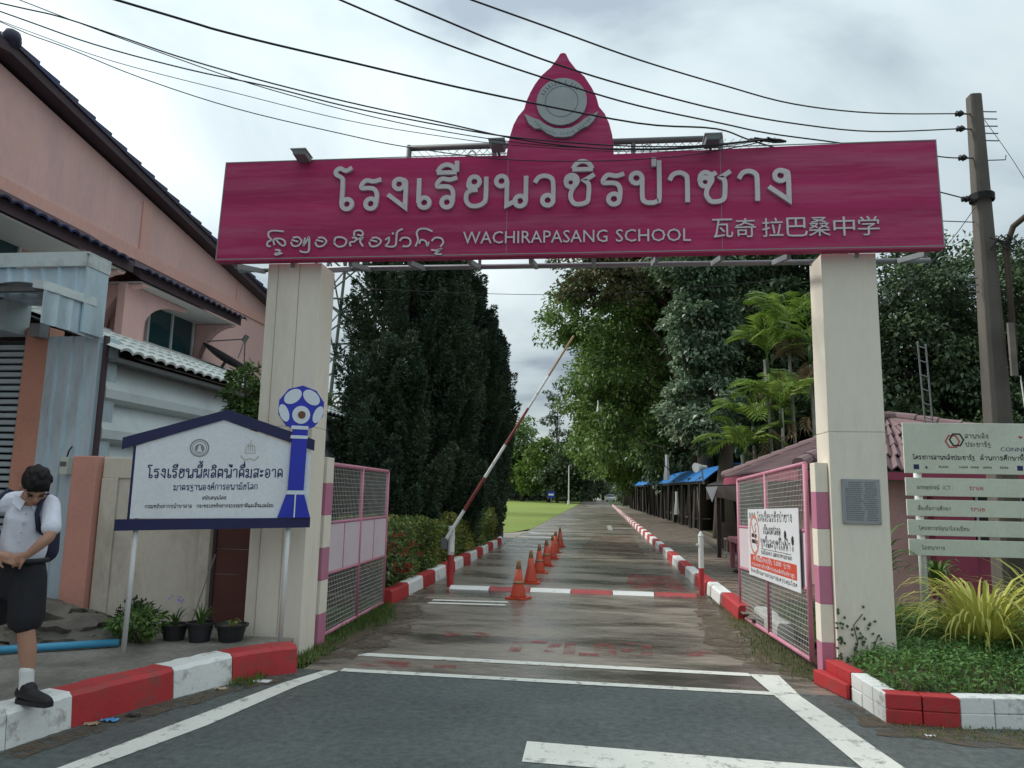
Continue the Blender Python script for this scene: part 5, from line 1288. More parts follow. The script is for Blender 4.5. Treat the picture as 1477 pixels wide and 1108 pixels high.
def oval(cx_, cz_, rx, rz, rot, name, m_, d=.0505):
    mb = MB().use(m_); P = []
    for k in range(20):
        a = 2 * math.pi * k / 20; x, y = rx * math.cos(a), rz * math.sin(a)
        P.append(SP(hc[0] + cx_ + x * math.cos(rot) - y * math.sin(rot), hc[1] + cz_ + x * math.sin(rot) + y * math.cos(rot), d))
    mb.prism(P, Sn * .004); mb.build(name, ws)
oval(-.085, .105, .090, .060, R(40), 'emblem_panel', 'pale_blue'); oval(.085, .105, .090, .060, R(-40), 'emblem_panel', 'pale_blue')
oval(-.155, -.055, .085, .042, R(-70), 'emblem_panel', 'pale_blue'); oval(.155, -.055, .085, .042, R(70), 'emblem_panel', 'pale_blue')
oval(0, -.065, .082, .085, 0, 'emblem_panel', 'pale_blue'); oval(.005, -.065, .035, .036, 0, 'emblem_centre', 'brown_dot', .0548)

# ================================================================== project board on the right
pb = empty('project_board', (4.3, 8.9, .25), 'pale green notice board of five planks on white posts', 'notice board')
for i, (z0, z1) in enumerate(((1.90, 2.475), (1.645, 1.85), (1.42, 1.605), (1.205, 1.38), (.985, 1.165))):
    MB().use('board_green').box((3.465, 8.9, z0), (5.9, 8.925, z1)).build('board', pb, bevel=.004)
for x in (3.62, 5.7): MB().use('pole_white').tube([(x, 8.96, .2), (x, 8.96, 2.4)], .042, 12).build('post', pb, smooth=True)
def pt(s, x0, x1, z, h, w, m_='ink_soft'): thai(s, (x0, 8.8995, z), (x1, 8.8995, z), UP, h, w * .75, .001, m_, pb, step=.0001, sub=3)
pt('สานพลัง', 4.13, 4.38, 2.30, .05, .011); pt('ประชารัฐ', 4.13, 4.40, 2.205, .05, .011)
pt('โครงการสานพลังประชารัฐ', 3.56, 4.22, 2.055, .048, .009, 'ink'); pt('ด้านการศึกษาพื้นฐานและการพัฒนาผู้นำ', 4.28, 5.45, 2.055, .048, .009, 'ink')
font_text('CONNEXT ED', (4.50, 8.8995, 2.16), (4.98, 8.8995, 2.16), UP, .045, .001, 'ink_navy', pb)
lg = MB().use('red_ink'); P6 = [(.075 * math.cos(a), .075 * math.sin(a)) for a in np.linspace(0, 2*math.pi, 7)[:-1]]
def hexo(mb, cx_, cz_, m_, dep): mb.use(m_); ribbon(mb, [(x, y) for x, y in P6], .016, dep, lambda x, y, q: Vector((cx_ + x, 8.8995 - q, cz_ + y)), True)
hexo(lg, 3.995, 2.265, 'red_ink', .001); hexo(lg, 4.04, 2.285, 'ink', .0016); lg.use('red_ink').prism([(4.72, 8.898, 2.30), (4.745, 8.898, 2.325), (4.70, 8.898, 2.335), (4.695, 8.898, 2.325)], (0, .001, 0)); lg.build('logo', pb, fix=False)
lg = MB().use('ink_soft'); rr = random.Random(8)
for k, x in enumerate((3.56, 3.68, 3.83, 4.05, 4.17, 4.30, 4.48, 4.66, 4.80, 5.0, 5.2)):
    if k in (0, 7): lg.use('ink_navy').box((x, 8.8985, 1.945), (x + .06, 8.8995, 2.0))
    elif k == 1: lg.use('ink').prism([(x, 8.8985, 1.955), (x + .035, 8.8985, 1.955), (x + .017, 8.8985, 1.99)], (0, .001, 0))
    else:
        lg.use('ink_soft'); q = x
        while q < x + .09: w = rr.uniform(.008, .02); lg.box((q, 8.8985, 1.965), (q + w, 8.8995, 1.98 + rr.uniform(0, .01))); q += w + .005
lg.build('logo_row', pb)
pt('ระบบอุปกรณ์', 3.58, 3.82, 1.72, .038, .008); font_text('ICT :', (3.86, 8.8995, 1.72), (3.97, 8.8995, 1.72), UP, .045, .001, 'ink_soft', pb)
font_text('true', (4.14, 8.8995, 1.72), (4.29, 8.8995, 1.72), UP, .045, .001, 'red_ink', pb)
pt('สื่อเพื่อการศึกษา', 3.58, 3.93, 1.485, .038, .008); font_text('true', (4.14, 8.8995, 1.485), (4.29, 8.8995, 1.485), UP, .045, .001, 'red_ink', pb)
pt('โครงการพัฒนาโรงเรียน', 3.58, 4.11, 1.265, .038, .008); pt('โภชนาการ', 3.60, 3.84, 1.05, .038, .008)

# ================================================================== barrier, rest post, cones
br = empty('barrier', (-2.5, 12.55, 0), 'raised red and white barrier pole on its post beside hedge', 'barrier')
for z0, z1, m_ in ((-.01, .52, 'paint_red'), (.521, 1.0, 'paint_white')): MB().use(m_).tube([(-2.5, 12.6, z0), (-2.5, 12.6, z1)], .055, 12).build('post', br, smooth=False)
a, b = Vector((-2.58, 12.52, .78)), Vector((-.44, 12.52, 4.30))
cuts = [0, .14, .30, .46, .64, .80, 1.0]
for i in range(6): MB().use(('paint_white', 'arm_red', 'paint_white', 'arm_red', 'paint_white', 'rust')[i]).tube([a.lerp(b, cuts[i]), a.lerp(b, cuts[i+1] - .001)], [0.030 - .012 * cuts[i], 0.030 - .012 * cuts[i+1]], 10).build('arm_section', br)
mb = MB().use('steel_dark'); mb.tube([(-2.49, 12.50, .93), (-2.49, 12.60, .93)], .03, 10); mb.box((-2.66, 12.49, .62), (-2.56, 12.55, .80)); mb.build('pivot', br)
rp = empty('rest_post', (1.645, 12.46, 0), 'thin red and white barrier rest post at the right kerb', 'post')
for z0, z1, m_ in ((-.01, .44, 'paint_red'), (.441, .95, 'paint_white')): MB().use(m_).tube([(1.645, 12.46, z0), (1.645, 12.46, z1)], .042, 12).build('pole', rp)
mb = MB().use('pole_white'); mb.tube([(1.645, 12.46, .95), (1.645, 12.46, 1.03)], [.05, .008], 10); mb.bar((1.57, 12.46, .80), (1.64, 12.46, .84), .03); mb.build('cap', rp)

def cone_meshes():
    b = MB().use('cone_orange'); s = .16
    b.prism([(-s, -s + .03, 0), (-s + .03, -s, 0), (s - .03, -s, 0), (s, -s + .03, 0), (s, s - .03, 0), (s - .03, s, 0), (-s + .03, s, 0), (-s, s - .03, 0)], (0, 0, .028))
    c = MB().use('cone_orange'); c.lathe([(.122, .028), (.118, .05), (.075, .25), (.072, .255), (.045, .44)], (0, 0, 0), 20)
    t_ = MB().use('cone_tip'); t_.lathe([(.045, .4401), (.03, .545), (.03, .57), (.018, .572)], (0, 0, 0), 16)
    bd_ = MB().use('cone_tip'); bd_.lathe([(.084, .225), (.077, .268), (.07, .266), (.07, .225)], (0, 0, 0), 20)
    return b.mesh('base'), c.mesh('body', True), t_.mesh('tip', True), bd_.mesh('collar', True)
cm = cone_meshes()
cl_ = ['nearest orange traffic cone, reflected in the wet hump edge', 'orange traffic cone second from the speed hump', 'orange traffic cone third from the speed hump', 'orange traffic cone in the middle of the row of seven', 'orange traffic cone third from the far end of the row', 'orange traffic cone second from the far end of the row', 'farthest orange traffic cone in the driveway row']
for i, (x, y) in enumerate(((-1.212, 11.42), (-1.203, 13.40), (-1.19, 15.1), (-1.153, 16.6), (-1.13, 18.4), (-1.17, 20.3), (-1.16, 22.5))):
    k = empty('traffic_cone', (x, y, 0), cl_[i], 'cone', 'traffic cones down the driveway'); rz = random.uniform(-.4, .4)
    for me in cm:
        if me.name.startswith('collar') and i in (1, 4): continue
        o = bpy.data.objects.new(me.name.split('.')[0], me); COL.objects.link(o); o.parent = k
    k.rotation_euler = (R(random.uniform(-2, 2)) * 0, 0, rz)

# ================================================================== utility pole, lamp, cables
up_ = empty('utility_pole', (4.83, 9.6, 0), 'weathered concrete utility pole carrying cables right of the gate', 'utility pole')
P0, P1 = Vector((4.86, 9.62, 0)), Vector((4.87, 9.62, 6.86))
mb = MB().use('pole_concrete'); w0, w1 = .15, .072
def sq(c, w): return [(c.x - w, c.y - w * .8, c.z), (c.x - w * .55, c.y - w, c.z), (c.x + w * .55, c.y - w, c.z), (c.x + w, c.y - w * .8, c.z), (c.x + w, c.y + w, c.z), (c.x - w, c.y + w, c.z)]
a = sq(P0, w0); b = sq(P1, w1); mb.add(a + b, [list(range(6))[::-1], list(range(6, 12))] + [[i, (i+1) % 6, 6 + (i+1) % 6, 6 + i] for i in range(6)])
mb.build('shaft', up_, bevel=.01)
for z in (6.59, 6.38, 5.98, 5.42):
    mb = MB().use('steel_dark'); mb.tube([(4.86, 9.6, z), (4.70, 9.58, z)], .012, 6); mb.build('arm', up_)
    mb = MB().use('cable'); mb.tube([(4.60, 9.57, z), (4.615, 9.57, z), (4.64, 9.57, z), (4.66, 9.57, z), (4.69, 9.575, z), (4.71, 9.58, z)], [.018, .04, .028, .045, .03, .012], 10); mb.build('insulator', up_)
mb = MB().use('steel_dark')
for k in range(5): mb.tube([(4.95, 9.6, 6.62 - .10 * k), (5.12, 9.6, 6.61 - .10 * k)], .008, 6)
mb.tube([(4.95, 9.56, 5.93), (5.16, 9.56, 5.93), (5.17, 9.56, 5.99)], .007, 6)
for k in range(3): mb.tube([(4.74, 9.58, 4.2 + .09 * k), (4.62, 9.58, 4.2 + .09 * k)], .008, 6)
mb.build('step_bolt', up_)
mb = MB().use('cable')
for k in range(7): mb.tube([(4.86 + .14 * math.cos(a), 9.6 + .14 * math.sin(a), 5.40 + .014 * k) for a in np.linspace(0, 6.28, 12)], .008, 5, caps=False)
rr = random.Random(2)
for k in range(14): mb.tube([(4.72 + rr.uniform(-.05, .4), 9.42, 4.78 + rr.uniform(-.08, .08)), (4.8 + rr.uniform(0, .3), 9.40, 4.78 + rr.uniform(-.1, .1)), (4.9 + rr.uniform(0, .3), 9.41, 4.75 + rr.uniform(-.12, .1))], .007, 5)
mb.build('tie_wire', up_)
mb = MB().use('timber_grey'); mb.box((4.93, 9.36, 3.1), (5.0, 9.40, 3.75)); mb.build('batten', up_)
mb = MB().use('pole_white'); mb.tube([(5.03, 9.38, 3.1), (5.06, 9.38, 2.6), (5.04, 9.38, 2.0), (5.05, 9.38, .4)], .008, 5); mb.build('wire', up_)
lamp = empty('street_lamp', (5.06, 9.5, 4.8), 'grey street lamp on curved pipe arm beside the utility pole', 'street lamp')
mb = MB().use('bark'); mb.tube([(5.05, 9.5, 3.4), (5.05, 9.5, 4.75), (5.10, 9.4, 4.98), (5.3, 9.1, 5.18), (5.45, 8.9, 5.27)], .035, 10); mb.build('arm', lamp, smooth=True)
mb = MB().use('lamp_grey'); mb.tube([(5.32, 9.05, 5.20), (5.36, 9.0, 5.23), (5.5, 8.82, 5.34), (5.8, 8.5, 5.60), (6.0, 8.3, 5.76), (6.05, 8.25, 5.80)], [.03, .075, .10, .11, .08, .02], 12); mb.build('head', lamp, smooth=True)
mb = MB().use('ink_soft'); mb.tube([(5.42, 8.88, 5.22), (5.5, 8.80, 5.27), (5.78, 8.5, 5.50), (5.9, 8.38, 5.60)], [.02, .06, .07, .02], 10); mb.build('lens', lamp, smooth=True)
# cross-arm at the picture's right edge
ca = empty('cable_bracket', (5.6, 9.4, 4.5), 'dark cross bar with hanging cable insulator at right edge', 'bracket')
mb = MB().use('steel_dark'); mb.box((5.25, 9.4, 4.50), (6.6, 9.45, 4.56)); mb.box((5.46, 9.38, 5.02), (5.6, 9.46, 5.09)); mb.build('bar', ca)
mb = MB().use('cable'); mb.tube([(5.39, 9.38, 4.40), (5.39, 9.38, 4.48), (5.39, 9.38, 4.56), (5.39, 9.38, 4.64)], [.02, .045, .03, .045], 8); mb.tube([(5.39, 9.38, 4.62), (5.42, 9.38, 4.85), (5.55, 9.40, 5.0)], .01, 6); mb.build('insulator', ca)
mb = MB().use('pole_concrete'); mb.box((6.45, 9.5, 0), (6.75, 9.8, 5.2)); mb.build('post', ca)
def cable(pts, r, label, ext=None):
    pts = [Vector(p) for p in pts]
    if ext: pts = [pts[0] + (pts[0] - pts[1]).normalized() * ext] + pts
    # smooth
    out = []
    P = [pts[0]] + pts + [pts[-1]]
    for i in range(1, len(P) - 2):
        for k in range(5):
            t_ = k / 5; out.append(0.5 * (2*P[i] + (P[i+1]-P[i-1])*t_ + (2*P[i-1]-5*P[i]+4*P[i+1]-P[i+2])*t_*t_ + (3*P[i]-P[i-1]-3*P[i+1]+P[i+2])*t_**3))
    out.append(P[-1])
    mb = MB().use('cable'); mb.tube(out, r * .78, 6); o = mb.build('overhead_cable', smooth=True)
    tag(o, label, 'cable', 'overhead cables across the entrance')
cable([(-0.97, 5.02, 5.29), (-0.37, 5.51, 5.34), (0.33, 6.07, 5.39), (1.15, 6.73, 5.5), (2.0, 7.41, 5.64), (3.12, 8.31, 5.98), (4.62, 9.57, 6.59)], .0105, 'topmost black cable running to the top insulator of the pole', 4)
cable([(-1.45, 4.64, 5.05), (-0.79, 5.17, 5.03), (-0.26, 5.6, 5.05), (0.33, 6.07, 5.11), (1.15, 6.72, 5.23), (1.99, 7.4, 5.42), (3.1, 8.3, 5.75), (4.62, 9.57, 6.38)], .0105, 'black cable crossing just below the tip of lotus crest', 4)
cable([(-1.9, 4.74, 5.15), (-1.41, 5.1, 5.1), (-0.93, 5.45, 5.08), (-0.33, 5.89, 5.09), (0.35, 6.39, 5.13), (1.19, 7.01, 5.25), (1.75, 7.42, 5.33), (2.62, 8.05, 5.51), (4.18, 9.2, 5.84), (4.62, 9.57, 5.98)], .0105, 'black cable crossing the top of the round emblem', 4)
cable([(-3.04, 3.9, 4.62), (-2.49, 4.31, 4.63), (-1.84, 4.79, 4.69), (-0.92, 5.46, 4.78), (0.34, 6.39, 4.96), (1.11, 6.79, 5.08), (1.62, 7.32, 5.18), (3.02, 8.35, 5.27), (4.17, 9.19, 5.37), (4.72, 9.6, 5.42)], .011, 'black cable crossing the lower half of the round emblem', 4)
E5 = dict(
 a=([(-5.72, 6.03, 6.33), (-5.11, 6.09, 6.09), (-4.22, 6.18, 5.76), (-3.37, 6.26, 5.46), (-2.41, 6.36, 5.19), (-1.61, 6.44, 5.01), (-0.69, 6.53, 4.87), (0.1, 6.61, 4.83), (0.88, 6.68, 4.85), (1.56, 6.75, 4.94)], .006, 'thin cable highest at the left, joining the clamp on the board'),
 b=([(-5.9, 6.01, 6.29), (-5.3, 6.07, 6.15), (-4.7, 6.13, 5.95), (-4.1, 6.19, 5.74), (-3.29, 6.27, 5.5), (-2.42, 6.36, 5.28), (-1.48, 6.45, 5.07), (-0.69, 6.53, 4.9), (0.13, 6.61, 4.82), (0.88, 6.68, 4.84), (1.56, 6.76, 4.945)], .009, 'thick cable second at the left, joining the clamp on the board'),
 c=([(-5.89, 6.01, 6.2), (-4.93, 6.11, 5.86), (-3.98, 6.2, 5.6), (-3.19, 6.28, 5.43), (-2.41, 6.36, 5.23), (-1.48, 6.45, 5.04), (-0.82, 6.51, 4.93), (0.13, 6.61, 4.86), (0.88, 6.68, 4.86), (1.56, 6.77, 4.95)], .0085, 'thick cable third at the left, joining the clamp on the board'),
 d=([(-5.88, 6.01, 6.1), (-5.56, 6.04, 5.98), (-4.72, 6.13, 5.68), (-3.5, 6.25, 5.36), (-2.41, 6.36, 5.09), (-1.47, 6.45, 4.93), (-0.82, 6.51, 4.85), (0.13, 6.61, 4.8), (0.88, 6.68, 4.82), (1.56, 6.78, 4.945)], .0045, 'hair thin cable above the lowest at the left'),
 e=([(-5.88, 6.01, 6.09), (-5.56, 6.04, 5.95), (-5.15, 6.08, 5.8), (-4.43, 6.16, 5.51), (-3.49, 6.25, 5.2), (-2.4, 6.36, 4.94), (-1.8, 6.42, 4.82), (-0.94, 6.5, 4.71), (-0.03, 6.59, 4.7), (0.75, 6.67, 4.76), (1.26, 6.72, 4.85), (1.56, 6.79, 4.94)], .006, 'lowest sagging cable drooping across the top of the Thai letters'))
for pts, r, lb in E5.values(): cable(pts, r, lb, 3)
cable([(-2.75, 8.2, 3.95), (-1.5, 8.2, 3.88), (-.3, 8.2, 3.85), (1.0, 8.2, 3.90), (2.1, 8.2, 4.0)], .004, 'thin slack wire hanging below the name board between pillars')
cable([(3.2, 9.0, 5.02), (3.9, 9.3, 5.06), (4.75, 9.6, 5.12)], .008, 'short cable leaving the pole for the right end of the board')
cable([(2.9, 8.4, 3.6), (3.6, 8.9, 4.1), (4.3, 9.35, 4.75), (4.75, 9.55, 5.3)], .006, 'slanting drop wire from the pole behind the right pillar')
cable([(4.97, 9.6, 6.5), (5.2, 9.3, 5.6), (5.5, 9.2, 4.6)], .005, 'thin stay wire sloping down right from the pole top')
mb = MB().use('cable')
for k in range(6): mb.tube([(1.42 + .04 * k, 6.80, 4.965 + .012 * math.sin(k * 2)), (1.55 + .03 * k, 6.82, 4.955 + .015 * math.cos(k)), (1.66 + .02 * k, 6.84, 4.95)], .012, 6)
tag(mb.build('cable_clamp'), 'black knot of cables clamped on the name board top edge', 'clamp')

# ================================================================== people
def skin_mesh(chains, sub=1):
    """chains: list of [(point, radius), ...]; returns evaluated skinned mesh (separate tubes overlap and are fused by remesh later)."""
    V, F = [], []
    for ch in chains:
        mb = MB().use('skin'); n = 10
        pts = [Vector(p) for p, r in ch]; rs = [r for p, r in ch]
        # smooth the chain
        P = [pts[0]] + pts + [pts[-1]]; Rr = [rs[0]] + rs + [rs[-1]]; op, orr = [], []
        for i in range(1, len(P) - 2):
            for k in range(4):
                t = k / 4
                op.append(0.5 * (2*P[i] + (P[i+1]-P[i-1])*t + (2*P[i-1]-5*P[i]+4*P[i+1]-P[i+2])*t*t + (3*P[i]-P[i-1]-3*P[i+1]+P[i+2])*t**3)); orr.append(Rr[i] + (Rr[i+1] - Rr[i]) * t)
        op.append(P[-1]); orr.append(Rr[-1])
        # round ends
        d0 = (op[0] - op[1]).normalized(); d1 = (op[-1] - op[-2]).normalized()
        op = [op[0] + d0 * orr[0] * .85, op[0] + d0 * orr[0] * .5] + op + [op[-1] + d1 * orr[-1] * .5, op[-1] + d1 * orr[-1] * .85]
        orr = [orr[0] * .4, orr[0] * .85] + orr + [orr[-1] * .85, orr[-1] * .4]
        mb.tube(op, orr, n)
        b = len(V); V += mb.v; F += [[b + i for i in f] for f in mb.f]
    return V, F
def ell_mesh(c, rad, rot=None, n=16, m=10):
    V, F = [], []; rot = rot or Matrix.Identity(3); c = Vector(c)
    for j in range(m + 1):
        th = math.pi * j / m
        for k in range(n):
            a = 2 * math.pi * k / n
            V.append(tuple(c + rot @ Vector((rad[0] * math.sin(th) * math.cos(a), rad[1] * math.sin(th) * math.sin(a), rad[2] * math.cos(th)))))
    for j in range(m):
        for k in range(n): F.append([j*n + k, (j+1)*n + k, (j+1)*n + (k+1) % n, j*n + (k+1) % n])
    return V, F
def fuse(parts, voxel, matname, name, parent, smooth=6, factor=.5, wrinkle=0.0, wscale=8):
    V, F = [], []
    for v, f in parts:
        b = len(V); V += v; F += [[b + i for i in q] for q in f]
    me = bpy.data.meshes.new('tmp'); me.from_pydata(V, [], F)
    bm = bmesh.new(); bm.from_mesh(me); bmesh.ops.recalc_face_normals(bm, faces=bm.faces); bm.to_mesh(me); bm.free()
    o = bpy.data.objects.new('tmp', me); COL.objects.link(o)
    r = o.modifiers.new('r', 'REMESH'); r.mode = 'VOXEL'; r.voxel_size = voxel
    s = o.modifiers.new('s', 'SMOOTH'); s.iterations = smooth; s.factor = factor
    bpy.context.view_layer.update()
    m2 = bpy.data.meshes.new_from_object(o.evaluated_get(bpy.context.evaluated_depsgraph_get()))
    bpy.data.objects.remove(o); bpy.data.meshes.remove(me)
    if wrinkle:
        from mathutils import noise
        m2.update()
        nv = [v.normal.copy() for v in m2.vertices]
        for v, q in zip(m2.vertices, nv):
            p = v.co; w = noise.noise(Vector((p.x * wscale, p.y * wscale, p.z * wscale * .55))) + .5 * noise.noise(Vector((p.x * wscale * 2.3 + 9, p.y * wscale * 2.3, p.z * wscale * 1.2)))
            v.co = p + q * w * wrinkle
    m2.name = name; m2.materials.clear(); m2.materials.append(MATS[matname])
    m2.polygons.foreach_set('use_smooth', [True] * len(m2.polygons))
    return link(name, m2, parent)
def basis(f, up):
    f = Vector(f).normalized(); up = Vector(up); l = up.cross(f).normalized(); u = f.cross(l)
    return Matrix((f, l, u)).transposed()      # columns: forward, left, up
def hand(w, d, palm_n, thumb_side, s=1.0, curl=.5):
    """w wrist, d direction of the fingers, palm_n direction the palm faces."""
    w = Vector(w); d = Vector(d).normalized(); pn = Vector(palm_n).normalized(); pn = (pn - d * pn.dot(d)).normalized(); sd = d.cross(pn).normalized() * thumb_side
    ch = [[(w - d*.01, .023*s), (w + d*.035*s, .024*s), (w + d*.065*s, .022*s)], [(w + d*.03*s + sd*.018*s, .015*s), (w + d*.075*s + sd*.026*s, .012*s)], [(w + d*.03*s - sd*.016*s, .015*s), (w + d*.072*s - sd*.026*s, .012*s)]]
    for k, (o, ln) in enumerate(((.027, .072), (.009, .080), (-.009, .075), (-.027, .060))):
        a = w + d*.075*s + sd*o*s; c1 = a + (d*math.cos(curl*.5) + pn*math.sin(curl*.5)) * ln*.45*s; c2 = c1 + (d*math.cos(curl*1.2) + pn*math.sin(curl*1.2)) * ln*.32*s; c3 = c2 + (d*math.cos(curl*1.8) + pn*math.sin(curl*1.8)) * ln*.25*s
        ch.append([(a - d*.02*s, .0095*s), (a, .0095*s), (c1, .0085*s), (c2, .0078*s), (c3, .0065*s)])
    a = w + d*.02*s + sd*.022*s; ch.append([(a, .013*s), (a + (d*.5 + sd*.75)*.032*s, .011*s), (a + (d*.85 + sd*.75 + pn*.3)*.055*s, .0085*s)])
    return ch
def head_parts(c, f, up, s=1.0):
    """skull, jaw, nose, ears, lips, brow as overlapping volumes, fused with the body."""
    B = basis(f, up); c = Vector(c)
    W = lambda x, y, z: c + B @ Vector((x, y, z)) * s
    pr = [ell_mesh(W(-.012, 0, .03), (.098*s, .076*s, .095*s), B), ell_mesh(W(.022, 0, -.05), (.064*s, .056*s, .068*s), B), ell_mesh(W(.05, 0, -.085), (.028*s, .030*s, .024*s), B),
          ell_mesh(W(.098, 0, -.022), (.016*s, .014*s, .018*s), B, 10, 6), ell_mesh(W(.088, 0, .002), (.012*s, .009*s, .026*s), B, 10, 6), ell_mesh(W(.078, 0, .022), (.014*s, .050*s, .012*s), B),
          ell_mesh(W(.082, 0, -.052), (.011*s, .024*s, .007*s), B, 10, 6), ell_mesh(W(.078, 0, -.064), (.011*s, .020*s, .007*s), B, 10, 6)]
    for y in (-1, 1): pr.append(ell_mesh(W(-.012, .078*y, -.012), (.020*s, .009*s, .031*s), B, 10, 8)); pr.append(ell_mesh(W(.055, .040*y, -.018), (.024*s, .022*s, .022*s), B, 10, 8))
    return pr, W, B

boy = empty('person', (-3.66, 4.5, .22), 'schoolboy in white shirt and black shorts on the kerb, looking down at his belt', 'person')
FW = Vector((.80, -.60, 0))
hp, W, HB = head_parts((-3.622, 4.41, 1.568), (.55, -.50, -.67), (.50, -.45, .74), 1.0)
lA = [((-3.62, 4.50, 1.455), .036), ((-3.555, 4.485, 1.425), .036), ((-3.515, 4.44, 1.36), .036), ((-3.475, 4.40, 1.27), .036), ((-3.505, 4.365, 1.215), .034), ((-3.555, 4.345, 1.16), .026), ((-3.572, 4.342, 1.148), .024)]
rA = [((-3.83, 4.46, 1.46), .036), ((-3.90, 4.42, 1.425), .036), ((-3.965, 4.37, 1.34), .036), ((-3.965, 4.33, 1.25), .035), ((-3.87, 4.31, 1.20), .032), ((-3.765, 4.315, 1.16), .025), ((-3.745, 4.318, 1.152), .023)]
legN = [((-3.70, 4.51, 1.04), .075), ((-3.665, 4.495, .90), .072), ((-3.645, 4.48, .75), .060), ((-3.632, 4.475, .70), .057), ((-3.622, 4.472, .65), .052), ((-3.61, 4.485, .54), .053), ((-3.598, 4.495, .40), .036), ((-3.595, 4.49, .30), .034)]
legF = [((-3.80, 4.55, 1.04), .075), ((-3.90, 4.60, .88), .070), ((-4.0, 4.65, .73), .058), ((-4.05, 4.68, .65), .052), ((-4.14, 4.74, .52), .052), ((-4.23, 4.80, .38), .035), ((-4.26, 4.82, .29), .033)]
torso = [((-3.74, 4.52, 1.02), .112), ((-3.74, 4.52, 1.14), .108), ((-3.735, 4.51, 1.28), .112), ((-3.72, 4.49, 1.39), .108), ((-3.705, 4.465, 1.46), .062), ((-3.66, 4.44, 1.53), .055)]
sh_ = [((-3.61, 4.505, 1.445), .040), ((-3.72, 4.50, 1.46), .05), ((-3.83, 4.46, 1.45), .040)]
body = fuse([skin_mesh([torso, sh_, lA, rA, legN, legF] + hand((-3.572, 4.342, 1.148), (-.85, .05, -.35), (.1, .8, -.3), 1, .98, .5) + hand((-3.745, 4.318, 1.152), (.85, .05, -.3), (0, .8, -.3), -1, .98, .5))] + hp, .0065, 'skin', 'body', boy, smooth=4)
# features laid on the face
for y in (-1, 1):
    q = ell_mesh(W(.077, .032*y, -.003), (.006, .016, .006), HB, 10, 6); mb = MB().use('ink'); mb.add(*q); mb.build('eye', boy, smooth=True)
    q = ell_mesh(W(.082, .033*y, .020), (.006, .022, .005), HB, 10, 6); mb = MB().use('hair'); mb.add(*q); mb.build('eyebrow', boy, smooth=True)
mb = MB().use('red_ink'); mb.add(*ell_mesh(W(.087, 0, -.058), (.006, .021, .0025), HB, 10, 6)); mb.build('lips', boy, smooth=True)
# hair: a cap over the skull with a short ragged fringe
hv, hf = ell_mesh(W(-.022, 0, .045), (.103, .084, .092), HB, 24, 16)
hairs = [(hv, hf), ell_mesh(W(-.055, 0, -.005), (.066, .076, .07), HB), ell_mesh(W(.035, .0, .080), (.055, .068, .034), HB)]
rr = random.Random(4)
tufts = []
for k in range(46):
    th = rr.uniform(0, 2 * math.pi); ph = rr.uniform(0, 1.35)
    b_ = Vector((-.02 + .10 * math.sin(ph) * math.cos(th), .083 * math.sin(ph) * math.sin(th), .045 + .09 * math.cos(ph)))
    tufts.append([(W(b_.x - .01, b_.y * .95, b_.z - .004), .012), (W(b_.x + .014, b_.y * 1.03, b_.z + rr.uniform(-.006, .004)), .008), (W(b_.x + .030, b_.y * 1.06, b_.z - rr.uniform(.004, .016)), .004)])
for k in range(12):
    y = -.055 + k * .010; tufts.append([(W(.06, y, .085), .011), (W(.083, y * 1.05, .068), .009), (W(.091, y * 1.05 + rr.uniform(-.004, .004), .044 + rr.uniform(-.008, .006)), .004)])
fuse(hairs + [skin_mesh(tufts)], .0055, 'hair', 'hair', boy, smooth=9)
# shirt with sleeves, tucked in at the belt
sleeveN = [((-3.62, 4.50, 1.455), .055), ((-3.555, 4.485, 1.43), .057), ((-3.52, 4.45, 1.37), .056), ((-3.488, 4.420, 1.315), .058)]
sleeveF = [((-3.82, 4.46, 1.46), .062), ((-3.90, 4.42, 1.43), .066), ((-3.955, 4.385, 1.37), .066), ((-3.975, 4.36, 1.31), .064)]
tsh = [((-3.74, 4.52, 1.105), .122), ((-3.74, 4.515, 1.16), .132), ((-3.735, 4.505, 1.28), .134), ((-3.72, 4.49, 1.39), .132), ((-3.712, 4.475, 1.45), .095), ((-3.70, 4.462, 1.485), .066)]
shs = [((-3.585, 4.505, 1.452), .070), ((-3.72, 4.495, 1.468), .084), ((-3.85, 4.46, 1.462), .070)]
shirt = fuse([skin_mesh([tsh, shs, sleeveN, sleeveF])], .009, 'shirt', 'shirt', boy, smooth=5, wrinkle=.009, wscale=9)
mb = MB().use('shirt')
for s_ in (-1, 1):
    a = W(.02, .02, -.12) ; c0_ = Vector((-3.665, 4.405, 1.475)); l_ = Vector((.60, .80, 0)) * s_
    mb.prism([c0_ + l_ * .012, c0_ + l_ * .075 + Vector((-.02, .03, .045)), c0_ + l_ * .085 + Vector((0, 0, -.01)), c0_ + l_ * .04 + Vector((.02, -.02, -.055))], Vector((.012, -.010, .003)))
mb.build('collar', boy)
mb = MB().use('seal_tan')
for k in range(5): p = Vector((-3.645 - k * .008, 4.385 - k*.002, 1.40 - k * .06)); mb.tube([p, p + FW * .012], .006, 8)
mb.build('button', boy)
blt = MB().use('ink'); blt.tube([Vector((-3.74, 4.525, 1.10)) + Vector((.132 * math.cos(a), .126 * math.sin(a), -.004)) for a in np.linspace(0, 2*math.pi, 26)], .017, 8, caps=False); blt.build('belt', boy, smooth=True)
MB().use('steel').box((-3.72, 4.385, 1.08), (-3.67, 4.405, 1.115)).build('buckle', boy)
srt = [[((-3.74, 4.525, 1.09), .125), ((-3.74, 4.53, 1.00), .138), ((-3.735, 4.53, .95), .138)], [((-3.69, 4.51, 1.02), .105), ((-3.66, 4.495, .90), .108), ((-3.648, 4.485, .80), .107), ((-3.645, 4.48, .735), .107)], [((-3.80, 4.55, 1.0), .105), ((-3.90, 4.60, .88), .104), ((-3.99, 4.645, .75), .104)]]
